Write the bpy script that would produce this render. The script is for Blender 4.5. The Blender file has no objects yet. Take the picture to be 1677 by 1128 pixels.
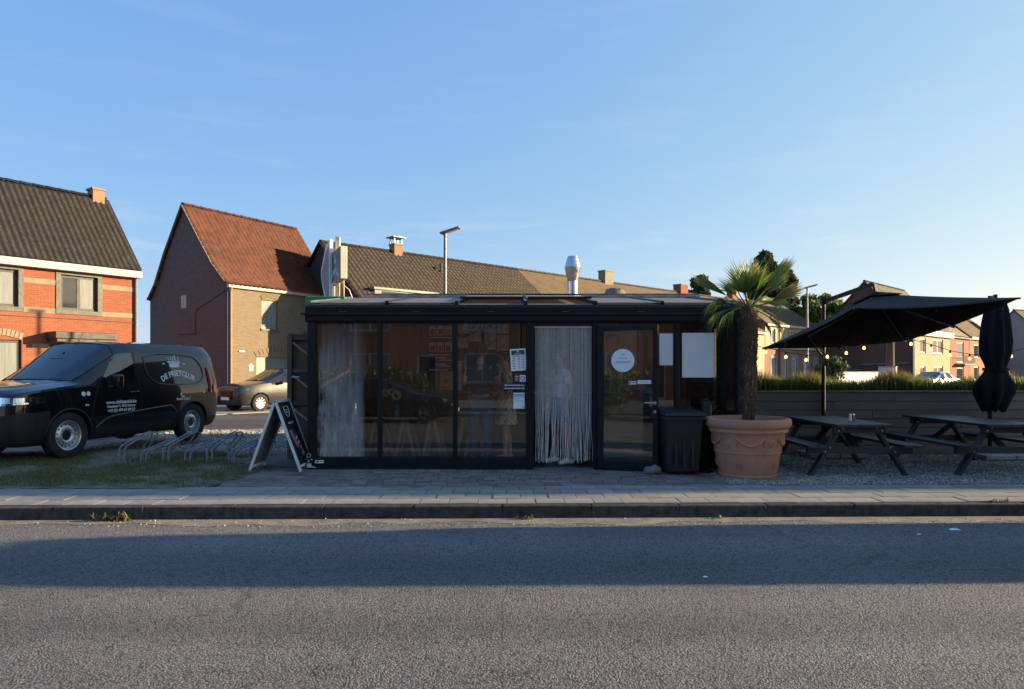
import bpy, bmesh, math, random
import numpy as np
from mathutils import Vector, Matrix
from mathutils.bvhtree import BVHTree

random.seed(7)
RNG = np.random.default_rng(11)
SC = bpy.context.scene
COL = SC.collection
R = math.radians
PI = math.pi

# ------------------------------------------------------------------ camera
FPX, CXP, HYP, CAMH = 1118.0, 838.5, 605.0, 1.68   # focal length, centre, horizon (photo pixels), eye height
cam_d = bpy.data.cameras.new('camera')
cam_d.sensor_fit = 'HORIZONTAL'
cam_d.sensor_width = 36.0
cam_d.lens = 36.0 * FPX / 1677.0
cam_d.shift_y = (HYP - 564.0) / 1677.0
cam_d.clip_start = 0.05
cam_d.clip_end = 4000.0
cam = bpy.data.objects.new('camera', cam_d)
COL.objects.link(cam)
cam.location = (0, 0, CAMH)
cam.rotation_euler = (R(90), 0, 0)
SC.camera = cam

# ------------------------------------------------------------------ sky, sun, exposure
SUN_EL, SUN_AZ = R(11.5), math.atan(0.045)          # azimuth measured from +X towards +Y
SUN_STRENGTH, SKY_STRENGTH, EXPOSURE = 4.8, 0.13, 1.5
w = bpy.data.worlds.new('World')
SC.world = w
w.use_nodes = True
nt = w.node_tree
nt.nodes.clear()
wo = nt.nodes.new('ShaderNodeOutputWorld')
bg = nt.nodes.new('ShaderNodeBackground')
sky = nt.nodes.new('ShaderNodeTexSky')
sky.sky_type = 'NISHITA'
sky.sun_disc = False
sky.sun_elevation = SUN_EL
sky.sun_rotation = R(90) - SUN_AZ
sky.altitude = 20
sky.air_density = 1.0
sky.dust_density = 0.1
sky.ozone_density = 3.0
bg.inputs['Strength'].default_value = SKY_STRENGTH
# thin cloud wisps lying low over the horizon, all the way round
tc = nt.nodes.new('ShaderNodeTexCoord')
mp = nt.nodes.new('ShaderNodeMapping')
mp.inputs['Scale'].default_value = (2.6, 2.6, 15.0)
mp.inputs['Location'].default_value = (0.35, 0.1, 0.4)
nz = nt.nodes.new('ShaderNodeTexNoise')
nz.inputs['Scale'].default_value = 1.9
nz.inputs['Detail'].default_value = 7
nz.inputs['Roughness'].default_value = 0.55
rp = nt.nodes.new('ShaderNodeValToRGB')
rp.color_ramp.elements[0].position = 0.54
rp.color_ramp.elements[1].position = 0.80
sx = nt.nodes.new('ShaderNodeSeparateXYZ')
band = nt.nodes.new('ShaderNodeValToRGB')
e = band.color_ramp.elements
e[0].position, e[0].color = 0.0, (0.6, 0.6, 0.6, 1)
e[1].position, e[1].color = 0.62, (0.025, 0.025, 0.025, 1)
e2 = e.new(0.15); e2.color = (0.55, 0.55, 0.55, 1)
e3 = e.new(0.22); e3.color = (0.12, 0.12, 0.12, 1)
mul = nt.nodes.new('ShaderNodeMath'); mul.operation = 'MULTIPLY'
cm = nt.nodes.new('ShaderNodeMixRGB')
cm.inputs['Color2'].default_value = (2.6, 2.45, 2.35, 1)
L = nt.links.new
L(tc.outputs['Generated'], mp.inputs['Vector']); L(mp.outputs['Vector'], nz.inputs['Vector'])
L(nz.outputs['Fac'], rp.inputs['Fac']); L(tc.outputs['Generated'], sx.inputs['Vector'])
L(sx.outputs['Z'], band.inputs['Fac']); L(rp.outputs['Color'], mul.inputs[0]); L(band.outputs['Color'], mul.inputs[1])
# tone of the evening sky: per channel  a * raw^g * exp(k * x), fitted to the photograph's sky
sp = nt.nodes.new('ShaderNodeSeparateColor'); cb = nt.nodes.new('ShaderNodeCombineColor')
L(sky.outputs['Color'], sp.inputs[0])
def mnode(op, a, b):
    nd = nt.nodes.new('ShaderNodeMath'); nd.operation = op
    for i_, v_ in enumerate((a, b)):
        if v_ is None: continue
        if hasattr(v_, 'links'): L(v_, nd.inputs[i_])
        else: nd.inputs[i_].default_value = v_
    return nd.outputs[0]
for ch, (a_, g_, k_) in enumerate(((-1.196, 0.647, 0.483), (-0.948, 0.453, 0.262), (-0.42, 0.18, 0.02))):
    amp = 1.07 * math.exp(a_) / (SKY_STRENGTH * 2 ** EXPOSURE)
    L(mnode('MULTIPLY', mnode('MULTIPLY', mnode('POWER', sp.outputs[ch], g_), mnode('EXPONENT', mnode('MULTIPLY', sx.outputs['X'], k_), None)), amp), cb.inputs[ch])
L(mul.outputs[0], cm.inputs['Fac']); L(cb.outputs[0], cm.inputs['Color1'])
L(cm.outputs['Color'], bg.inputs['Color']); L(bg.outputs['Background'], wo.inputs['Surface'])

sun_d = bpy.data.lights.new('sun', 'SUN')
sun_d.energy = SUN_STRENGTH
sun_d.angle = R(0.55)
sun_d.color = (1.0, 0.75, 0.43)
sun = bpy.data.objects.new('sun', sun_d)
COL.objects.link(sun)
sdir = Vector((math.cos(SUN_EL) * math.cos(SUN_AZ), math.cos(SUN_EL) * math.sin(SUN_AZ), math.sin(SUN_EL)))
sun.location = sdir * 60
sun.rotation_euler = sdir.to_track_quat('Z', 'Y').to_euler()

vs = SC.view_settings
vs.view_transform = 'Standard'
vs.look = 'None'
vs.gamma = 1.0
vs.exposure = EXPOSURE
vs.use_curve_mapping = False
SC.cycles.max_bounces = 8
SC.cycles.transparent_max_bounces = 24

# ------------------------------------------------------------------ photo pixel -> place
def P(px, py, Y):
    return Vector(((px - CXP) * Y / FPX, Y, CAMH - (py - HYP) * Y / FPX))
def XZ(px, py, Y):
    p = P(px, py, Y); return p.x, p.z

# ------------------------------------------------------------------ object helpers
def link(o):
    COL.objects.link(o); return o
def tag(o, label=None, cat=None, group=None, kind=None):
    if label: o['label'] = label
    if cat: o['category'] = cat
    if group: o['group'] = group
    if kind: o['kind'] = kind
    return o
def thing(name, label, cat, loc=(0, 0, 0), rz=0.0, group=None):
    o = bpy.data.objects.new(name, None)
    o.empty_display_size = 0.2
    link(o)
    o.location = loc; o.rotation_euler = (0, 0, rz)
    return tag(o, label, cat, group)
def kids(o):
    return [c for c in ALLKIDS.get(o.name, [])]
ALLKIDS = {}
def set_parent(c, p):
    c.parent = p
    ALLKIDS.setdefault(p.name, []).append(c)
def copy_tree(o, parent=None):
    c = o.copy()
    link(c)
    if parent: set_parent(c, parent)
    for ch in kids(o): copy_tree(ch, c)
    return c

class MB:
    """collects shapes; build() links them as ONE mesh object"""
    def __init__(s):
        s.v = []; s.f = []; s.mi = []; s.cur = 0; s.M = None; s.uvs = {}
    def add(s, vs, fs):
        b = len(s.v)
        if s.M is not None:
            vs = [s.M @ Vector(p) for p in vs]
        s.v.extend([tuple(p) for p in vs])
        for f in fs:
            s.f.append(tuple(i + b for i in f)); s.mi.append(s.cur)
        return s
    def box(s, c, d, rz=0.0, m=None):
        x, y, z = d[0] / 2, d[1] / 2, d[2] / 2
        vs = [(-x, -y, -z), (x, -y, -z), (x, y, -z), (-x, y, -z), (-x, -y, z), (x, -y, z), (x, y, z), (-x, y, z)]
        mm = Matrix.Translation(c) @ (m if m is not None else Matrix.Rotation(rz, 4, 'Z'))
        return s.add([mm @ Vector(p) for p in vs],
                     [(0, 3, 2, 1), (4, 5, 6, 7), (0, 1, 5, 4), (1, 2, 6, 5), (2, 3, 7, 6), (3, 0, 4, 7)])
    def bx(s, x0, x1, y0, y1, z0, z1):
        return s.box(((x0 + x1) / 2, (y0 + y1) / 2, (z0 + z1) / 2), (abs(x1 - x0), abs(y1 - y0), abs(z1 - z0)))
    def beam(s, a, b, w, h, up=(0, 0, 1)):
        a = Vector(a); b = Vector(b); d = b - a; ln = d.length
        zx = d.normalized(); u = Vector(up)
        yx = u.cross(zx)
        if yx.length < 1e-4: yx = Vector((1, 0, 0)).cross(zx)
        yx.normalize(); ux = zx.cross(yx)
        m = Matrix((( zx.x, yx.x, ux.x, 0), (zx.y, yx.y, ux.y, 0), (zx.z, yx.z, ux.z, 0), (0, 0, 0, 1)))
        return s.box((a + b) / 2, (ln, w, h), m=m)
    def tube(s, pts, r, n=8, caps=True, closed=False):
        pts = [Vector(p) for p in pts]; m = len(pts)
        rr = r if isinstance(r, (list, tuple)) else [r] * m
        vs = []; prev = None
        for i, p in enumerate(pts):
            if closed: t = pts[(i + 1) % m] - pts[i - 1]
            else: t = pts[min(i + 1, m - 1)] - pts[max(i - 1, 0)]
            if t.length < 1e-9: t = Vector((0, 0, 1))
            t.normalize()
            if prev is None:
                a = Vector((0, 0, 1)) if abs(t.z) < 0.9 else Vector((1, 0, 0))
                u = t.cross(a).normalized()
            else:
                u = prev - t * prev.dot(t)
                if u.length < 1e-6: u = t.orthogonal()
                u.normalize()
            prev = u; vv = t.cross(u)
            for k in range(n):
                an = 2 * PI * k / n
                vs.append(p + (u * math.cos(an) + vv * math.sin(an)) * rr[i])
        fs = []
        for i in range(m if closed else m - 1):
            j = (i + 1) % m
            for k in range(n):
                k2 = (k + 1) % n
                fs.append((i * n + k, i * n + k2, j * n + k2, j * n + k))
        if caps and not closed:
            fs.append(tuple(range(n - 1, -1, -1))); fs.append(tuple((m - 1) * n + k for k in range(n)))
        return s.add(vs, fs)
    def lathe(s, prof, n=24, c=(0, 0, 0), m=None, caps=True):
        vs = []; fs = []
        mm = Matrix.Translation(c) @ (m if m is not None else Matrix.Identity(4))
        for r, z in prof:
            for k in range(n):
                a = 2 * PI * k / n
                vs.append(mm @ Vector((r * math.cos(a), r * math.sin(a), z)))
        q = len(prof)
        for i in range(q - 1):
            for k in range(n):
                k2 = (k + 1) % n
                fs.append((i * n + k, i * n + k2, (i + 1) * n + k2, (i + 1) * n + k))
        if caps:
            if prof[0][0] > 1e-5: fs.append(tuple(range(n - 1, -1, -1)))
            if prof[-1][0] > 1e-5: fs.append(tuple((q - 1) * n + k for k in range(n)))
        return s.add(vs, fs)
    def prism(s, poly, h, m=None):
        """poly in local xy, extruded h along z"""
        m = m if m is not None else Matrix.Identity(4)
        n = len(poly)
        vs = [m @ Vector((x, y, 0)) for x, y in poly] + [m @ Vector((x, y, h)) for x, y in poly]
        fs = [tuple(range(n - 1, -1, -1)), tuple(range(n, 2 * n))]
        for i in range(n):
            j = (i + 1) % n
            fs.append((i, j, n + j, n + i))
        return s.add(vs, fs)
    def quad(s, a, b, c, d):
        return s.add([a, b, c, d], [(0, 1, 2, 3)])
    def sphere(s, c, r, n=12, m=8, sc=(1, 1, 1)):
        vs = []; fs = []
        for i in range(m + 1):
            th = PI * i / m
            for k in range(n):
                a = 2 * PI * k / n
                vs.append((c[0] + r * sc[0] * math.sin(th) * math.cos(a), c[1] + r * sc[1] * math.sin(th) * math.sin(a), c[2] + r * sc[2] * math.cos(th)))
        for i in range(m):
            for k in range(n):
                k2 = (k + 1) % n
                fs.append((i * n + k, (i + 1) * n + k, (i + 1) * n + k2, i * n + k2))
        return s.add(vs, fs)
    def mesh(s, name, mats, smooth=None):
        me = bpy.data.meshes.new(name)
        me.from_pydata(s.v, [], s.f)
        finish(me, mats, smooth, s.mi if any(s.mi) else None)
        return me
    def build(s, name, mats, parent=None, smooth=None, bevel=0.0, label=None, kind=None, seg=2):
        o = bpy.data.objects.new(name, s.mesh(name, mats, smooth))
        link(o)
        if parent: set_parent(o, parent)
        if bevel: bev(o, bevel, seg)
        if label: o['label'] = label
        if kind: o['kind'] = kind
        return o
def bev(o, wd, seg=2):
    b = o.modifiers.new('bevel', 'BEVEL'); b.width = wd; b.segments = seg; b.limit_method = 'ANGLE'; b.angle_limit = R(35)
    return o

def auto_uv(me):
    """box-projected UVs in metres"""
    n = len(me.loops)
    if n == 0: return
    lv = np.empty(n, np.int32); me.loops.foreach_get('vertex_index', lv)
    co = np.empty(len(me.vertices) * 3, np.float32); me.vertices.foreach_get('co', co); co = co.reshape(-1, 3)[lv]
    pn = np.empty(len(me.polygons) * 3, np.float32); me.polygons.foreach_get('normal', pn); pn = pn.reshape(-1, 3)
    lt = np.empty(len(me.polygons), np.int32); me.polygons.foreach_get('loop_total', lt)
    nn = np.repeat(pn, lt, axis=0)
    flat = np.abs(nn[:, 2]) > 0.8
    hl = np.sqrt(nn[:, 0] ** 2 + nn[:, 1] ** 2) + 1e-9
    u = (-nn[:, 1] * co[:, 0] + nn[:, 0] * co[:, 1]) / hl
    v = co[:, 2].copy()
    u[flat] = co[flat, 0]; v[flat] = co[flat, 1]
    uv = np.stack([u, v], 1).astype(np.float32).ravel()
    l = me.uv_layers.new(name='UVMap')
    l.data.foreach_set('uv', uv)
def finish(me, mats, smooth=None, mi=None):
    if not isinstance(mats, (list, tuple)): mats = [mats]
    for m in mats: me.materials.append(m)
    if mi is not None: me.polygons.foreach_set('material_index', np.array(mi, np.int32))
    me.update()
    auto_uv(me)
    if smooth is not None:
        me.polygons.foreach_set('use_smooth', np.ones(len(me.polygons), bool))
        if smooth < 179: me.set_sharp_from_angle(angle=R(smooth))
    me.update()
def np_mesh(name, V, Fq, mats, smooth=None):
    """fast mesh from numpy arrays (all faces same size)"""
    me = bpy.data.meshes.new(name)
    k = Fq.shape[1]; nf = len(Fq)
    me.vertices.add(len(V)); me.vertices.foreach_set('co', np.ascontiguousarray(V, np.float32).ravel())
    me.loops.add(nf * k); me.loops.foreach_set('vertex_index', np.ascontiguousarray(Fq, np.int32).ravel())
    me.polygons.add(nf); me.polygons.foreach_set('loop_start', np.arange(0, nf * k, k, dtype=np.int32))
    me.validate()
    finish(me, mats, smooth)
    return me
def np_obj(name, V, Fq, mats, parent=None, smooth=None, kind=None):
    o = link(bpy.data.objects.new(name, np_mesh(name, V, Fq, mats, smooth)))
    if parent: set_parent(o, parent)
    if kind: o['kind'] = kind
    return o
def baked(o, drop=True):
    """mesh of o with its modifiers applied"""
    bpy.context.view_layer.update()
    dg = bpy.context.evaluated_depsgraph_get()
    me = bpy.data.meshes.new_from_object(o.evaluated_get(dg), depsgraph=dg)
    if drop: bpy.data.objects.remove(o, do_unlink=True)
    return me

# ------------------------------------------------------------------ text meshes
def text_mesh(body, size=1.0, extrude=0.0, align='CENTER', shear=0.0, bold=0.0, spacing=1.0):
    cu = bpy.data.curves.new('txt', 'FONT')
    cu.body = body; cu.size = size; cu.extrude = extrude; cu.align_x = align; cu.align_y = 'CENTER'
    cu.shear = shear; cu.offset = bold; cu.space_character = spacing; cu.resolution_u = 3
    o = link(bpy.data.objects.new('txt', cu))
    me = baked(o, drop=True)
    bpy.data.curves.remove(cu)
    return me
def text_mb(mb, body, size, M, extrude=0.002, align='CENTER', shear=0.0, bold=0.0, arc=None, spacing=1.0, squash=1.0):
    """adds text to an MB; M maps text plane (x right, y up, z out) into place; arc = radius of a bow"""
    me = text_mesh(body, size, extrude, align, shear, bold, spacing)
    vs = [v.co.copy() for v in me.vertices]
    if arc:
        out = []
        for v in vs:
            a = v.x / arc; rr = arc + v.y
            out.append(Vector((rr * math.sin(a), rr * math.cos(a) - arc, v.z)))
        vs = out
    vs = [M @ Vector((v.x * squash, v.y, v.z)) for v in vs]
    fs = [tuple(p.vertices) for p in me.polygons]
    bpy.data.meshes.remove(me)
    mb.add(vs, fs)
    return mb
def facing(c, right=(1, 0, 0), up=(0, 0, 1)):
    """matrix: text plane at c with given right/up axes"""
    r = Vector(right).normalized(); u = Vector(up).normalized(); n = r.cross(u)
    return Matrix(((r.x, u.x, n.x, c[0]), (r.y, u.y, n.y, c[1]), (r.z, u.z, n.z, c[2]), (0, 0, 0, 1)))

# ------------------------------------------------------------------ materials
class NT:
    def __init__(s, name):
        s.m = bpy.data.materials.new(name); s.m.use_nodes = True
        s.t = s.m.node_tree; s.t.nodes.clear()
        s.out = s.t.nodes.new('ShaderNodeOutputMaterial')
    def n(s, typ, **kw):
        nd = s.t.nodes.new('ShaderNode' + typ)
        for k, v in kw.items():
            if k in nd.inputs: nd.inputs[k].default_value = v
            else: setattr(nd, k, v)
        return nd
    def set(s, nd, **kw):
        for k, v in kw.items(): nd.inputs[k.replace('_', ' ')].default_value = v
    def l(s, a, b): s.t.links.new(a, b)
    def coord(s, which='Object'):
        return s.n('TexCoord').outputs[which]
    def noise(s, vec, scale, detail=5, rough=0.55, sc=None):
        if sc is not None:
            mp = s.n('Mapping'); mp.inputs['Scale'].default_value = sc; s.l(vec, mp.inputs['Vector']); vec = mp.outputs[0]
        nd = s.n('TexNoise'); nd.inputs['Scale'].default_value = scale; nd.inputs['Detail'].default_value = detail
        nd.inputs['Roughness'].default_value = rough
        s.l(vec, nd.inputs['Vector']); return nd.outputs['Fac']
    def ramp(s, fac, p0, p1, c0=(0, 0, 0, 1), c1=(1, 1, 1, 1)):
        nd = s.n('ValToRGB'); el = nd.color_ramp.elements
        el[0].position = p0; el[1].position = p1; el[0].color = c4(c0); el[1].color = c4(c1)
        s.l(fac, nd.inputs['Fac']); return nd.outputs['Color']
    def mix(s, fac, a, b, mode='MIX'):
        nd = s.n('MixRGB'); nd.blend_type = mode
        for sock, v in ((nd.inputs['Fac'], fac), (nd.inputs['Color1'], a), (nd.inputs['Color2'], b)):
            if hasattr(v, 'is_linked') or hasattr(v, 'links'): s.l(v, sock)
            elif isinstance(v, (int, float)): sock.default_value = v
            else: sock.default_value = c4(v)
        return nd.outputs['Color']
    def bump(s, h, strength=0.3, dist=0.01, prev=None):
        nd = s.n('Bump'); nd.inputs['Strength'].default_value = strength; nd.inputs['Distance'].default_value = dist
        s.l(h, nd.inputs['Height'])
        if prev is not None: s.l(prev, nd.inputs['Normal'])
        return nd.outputs['Normal']
    def bsdf(s, col, rough=0.6, metal=0.0, spec=0.5, normal=None, coat=0.0, emit=None, estr=0.0, trans=0.0):
        b = s.n('BsdfPrincipled')
        for sock, v in ((b.inputs['Base Color'], col), (b.inputs['Roughness'], rough)):
            if hasattr(v, 'links'): s.l(v, sock)
            elif isinstance(v, (int, float)): sock.default_value = v
            else: sock.default_value = c4(v)
        b.inputs['Metallic'].default_value = metal
        b.inputs['Specular IOR Level'].default_value = spec
        b.inputs['Coat Weight'].default_value = coat
        b.inputs['Coat Roughness'].default_value = 0.03
        b.inputs['Transmission Weight'].default_value = trans
        if normal is not None: s.l(normal, b.inputs['Normal'])
        if emit is not None:
            b.inputs['Emission Color'].default_value = c4(emit); b.inputs['Emission Strength'].default_value = estr
        s.l(b.outputs[0], s.out.inputs['Surface'])
        return b
def c4(c):
    c = tuple(c); return c if len(c) == 4 else c + (1.0,)
def g3(v): return (v, v, v)
def pbr(name, col, col2=None, scale=4.0, rough=0.6, rvar=0.08, metal=0.0, spec=0.5, bump=0.0, bscale=60.0, bdist=0.01,
        coat=0.0, lo=0.35, hi=0.65, stretch=None, coord='Object', island=0.0):
    t = NT(name)
    v = t.coord(coord)
    if col2 is None: col2 = tuple(c * 0.78 for c in col)
    f = t.noise(v, scale, 6, 0.6, stretch)
    c = t.mix(t.ramp(f, lo, hi), col, col2)
    if island:
        oi = t.n('ObjectInfo'); geo = t.n('NewGeometry')
        ad = t.n('Math'); ad.operation = 'ADD'; t.l(oi.outputs['Random'], ad.inputs[0]); t.l(geo.outputs['Random Per Island'], ad.inputs[1])
        fr = t.n('Math'); fr.operation = 'FRACT'; t.l(ad.outputs[0], fr.inputs[0])
        c = t.mix(1.0, c, t.ramp(fr.outputs[0], 0.0, 1.0, g3(1 - island), g3(1 + island)), 'MULTIPLY')
    f2 = t.noise(v, scale * 3.1, 4, 0.6, stretch)
    r = t.ramp(f2, 0.3, 0.7, g3(max(rough - rvar, 0.02)), g3(min(rough + rvar, 1)))
    nrm = None
    if bump:
        nrm = t.bump(t.noise(v, bscale, 5, 0.65, stretch), bump, bdist)
    t.bsdf(c, r, metal, spec, nrm, coat)
    return t.m
def brick_mat(name, c1, c2, mortar, bw=0.21, bh=0.065, mort=0.011, rough=0.85, bump=0.6, dirt=0.25):
    t = NT(name)
    uv = t.coord('UV')
    b = t.n('TexBrick')
    b.inputs['Scale'].default_value = 1.0
    b.inputs['Brick Width'].default_value = bw; b.inputs['Row Height'].default_value = bh
    b.inputs['Mortar Size'].default_value = mort / 2; b.inputs['Mortar Smooth'].default_value = 0.25
    b.inputs['Bias'].default_value = 0.0
    b.inputs['Color1'].default_value = c4(c1); b.inputs['Color2'].default_value = c4(c2); b.inputs['Mortar'].default_value = c4(mortar)
    t.l(uv, b.inputs['Vector'])
    f = t.noise(uv, 1.3, 6, 0.65); g = t.noise(uv, 40, 4, 0.6)
    c = t.mix(t.ramp(f, 0.3, 0.75, g3(0), g3(dirt)), b.outputs['Color'], tuple(x * 0.55 for x in c1))
    c = t.mix(t.ramp(g, 0.2, 0.8, g3(0), g3(0.3)), c, c2)
    inv = t.n('Math'); inv.operation = 'SUBTRACT'; inv.inputs[0].default_value = 1.0; t.l(b.outputs['Fac'], inv.inputs[1])
    n1 = t.bump(inv.outputs[0], bump, 0.008)
    n2 = t.bump(g, 0.25, 0.004, n1)
    t.bsdf(c, rough, 0, 0.3, n2)
    return t.m
def wood_mat(name, c1, c2, rough=0.6, scale=3.0, axis=0, island=0.15, bump=0.15, spec=0.35):
    st = [14.0, 14.0, 14.0]; st[axis] = 1.0
    t = NT(name); v = t.coord('Object')
    oi = t.n('ObjectInfo'); ad = t.n('VectorMath'); ad.operation = 'ADD'
    t.l(v, ad.inputs[0]); t.l(oi.outputs['Random'], ad.inputs[1])
    f = t.noise(ad.outputs[0], scale, 6, 0.7, st)
    c = t.mix(t.ramp(f, 0.3, 0.7), c1, c2)
    c = t.mix(1.0, c, t.ramp(oi.outputs['Random'], 0, 1, g3(1 - island), g3(1 + island)), 'MULTIPLY')
    t.bsdf(c, rough, 0, spec, t.bump(f, bump, 0.004))
    return t.m
def glass_mat(name, tint=(0.92, 0.95, 0.94), film=None, ior=1.62, rough=0.0, film_amt=0.0):
    t = NT(name)
    tr = t.n('BsdfTransparent'); tr.inputs['Color'].default_value = c4(tint)
    gl = t.n('BsdfGlossy'); gl.inputs['Roughness'].default_value = rough; gl.inputs['Color'].default_value = (1, 1, 1, 1)
    fr = t.n('Fresnel'); fr.inputs['IOR'].default_value = ior
    mx = t.n('MixShader')
    t.l(fr.outputs[0], mx.inputs[0]); t.l(tr.outputs[0], mx.inputs[1]); t.l(gl.outputs[0], mx.inputs[2])
    last = mx.outputs[0]
    v = t.coord('Object')
    df = t.n('BsdfDiffuse'); df.inputs['Color'].default_value = (0.75, 0.76, 0.78, 1)
    m2 = t.n('MixShader')
    if film == 'wash':
        a = t.noise(v, 1.1, 5, 0.6, (1.6, 1.0, 0.55))
        b2 = t.noise(v, 5.0, 6, 0.7, (2.2, 1.0, 0.35))
        sp = t.n('SeparateXYZ'); t.l(v, sp.inputs[0])
        ed = t.ramp(sp.outputs['X'], 0.0, 0.62, g3(1), g3(1))
        el = ed.node.color_ramp.elements
        el[0].position = 0.04; el[0].color = (0, 0, 0, 1); el[1].position = 0.12; el[1].color = (1, 1, 1, 1)
        q = el.new(0.66); q.color = (0.8, 0.8, 0.8, 1); q = el.new(0.80); q.color = (0, 0, 0, 1)
        wob = t.n('Math'); wob.operation = 'ADD'
        wsc = t.n('Math'); wsc.operation = 'MULTIPLY_ADD'; wsc.inputs[1].default_value = 0.45; wsc.inputs[2].default_value = -0.22
        t.l(b2, wsc.inputs[0]); t.l(sp.outputs['X'], wob.inputs[0]); t.l(wsc.outputs[0], wob.inputs[1]); t.l(wob.outputs[0], ed.node.inputs['Fac'])
        top = t.ramp(sp.outputs['Z'], 0.05, 1.0, g3(1), g3(1))
        el = top.node.color_ramp.elements
        mr = t.n('MapRange'); mr.inputs['From Min'].default_value = 0.0; mr.inputs['From Max'].default_value = 2.1
        t.l(sp.outputs['Z'], mr.inputs['Value']); t.l(mr.outputs[0], top.node.inputs['Fac'])
        el[0].position = 0.0; el[0].color = (1, 1, 1, 1); el[1].position = 0.95; el[1].color = (0.12, 0.12, 0.12, 1)
        q = el.new(0.45); q.color = (0.75, 0.75, 0.75, 1)
        s1 = t.mix(1.0, ed, top, 'MULTIPLY')
        s2 = t.mix(1.0, s1, t.ramp(b2, 0.28, 0.72, g3(0.15), g3(1.0)), 'MULTIPLY')
        s3 = t.mix(1.0, s2, t.ramp(a, 0.25, 0.75, g3(0.3), g3(1.0)), 'MULTIPLY')
        fac = t.mix(1.0, s3, g3(film_amt), 'MULTIPLY')
        t.l(fac, m2.inputs[0])
    else:
        f = t.noise(v, 2.0, 7, 0.7)
        t.l(t.ramp(f, 0.4, 0.9, g3(film_amt * 0.3), g3(film_amt)), m2.inputs[0])
    t.l(last, m2.inputs[1]); t.l(df.outputs[0], m2.inputs[2])
    t.l(m2.outputs[0], t.out.inputs['Surface'])
    return t.m
def emit_mat(name, col, strength):
    t = NT(name); t.bsdf(col, 0.4, emit=col, estr=strength); return t.m

M = {}
M['black_metal'] = pbr('black_metal', (0.007, 0.0075, 0.010), (0.011, 0.0115, 0.015), 3, 0.42, 0.1, spec=0.28)
M['black_plastic'] = pbr('black_plastic', (0.008, 0.008, 0.009), (0.013, 0.013, 0.014), 6, 0.55, 0.1, bump=0.05, bscale=300, bdist=0.001)
M['dark_rubber'] = pbr('dark_rubber', (0.02, 0.02, 0.021), (0.034, 0.033, 0.032), 9, 0.8, 0.08, spec=0.3)
M['steel'] = pbr('steel', (0.62, 0.63, 0.65), (0.5, 0.51, 0.53), 6, 0.28, 0.1, metal=1.0)
M['galv'] = pbr('galvanised_steel', (0.22, 0.235, 0.24), (0.13, 0.14, 0.15), 14, 0.55, 0.12, metal=0.6)
M['white_paint'] = pbr('white_paint', (0.78, 0.78, 0.76), (0.66, 0.66, 0.64), 5, 0.5, 0.1)
M['white_plastic'] = pbr('white_plastic', (0.74, 0.75, 0.76), (0.66, 0.67, 0.69), 5, 0.4, 0.1)
M['white_print'] = pbr('white_print', (0.78, 0.80, 0.84), (0.72, 0.74, 0.78), 20, 0.55, 0.05)
M['paper'] = pbr('paper', (0.80, 0.82, 0.84), (0.76, 0.78, 0.80), 3, 0.7, 0.05)
M['ink'] = pbr('ink', (0.03, 0.035, 0.05), (0.04, 0.045, 0.06), 10, 0.6, 0.05)
M['glass'] = glass_mat('clear_glass', (0.97, 0.98, 0.975), film_amt=0.02)
M['glass_side'] = glass_mat('side_glass', (0.97, 0.98, 0.975), film_amt=0.01, ior=1.22)
M['glass_wash'] = glass_mat('smeared_glass', (0.90, 0.93, 0.92), 'wash', film_amt=0.85)
M['car_glass'] = glass_mat('car_glass', (0.55, 0.6, 0.58), film_amt=0.01, ior=1.9)
M['dark_pane'] = pbr('window_pane', (0.03, 0.035, 0.04), (0.05, 0.055, 0.06), 1.2, 0.05, 0.02, spec=0.9)
M['curtain_sky_pane'] = pbr('curtain_sky_pane', (0.24, 0.26, 0.27), (0.17, 0.19, 0.20), 1.6, 0.10, 0.05, spec=0.8, stretch=(8, 8, 0.6))  # pale curtains; also sky reflection put into the colour of plain panes
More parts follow.
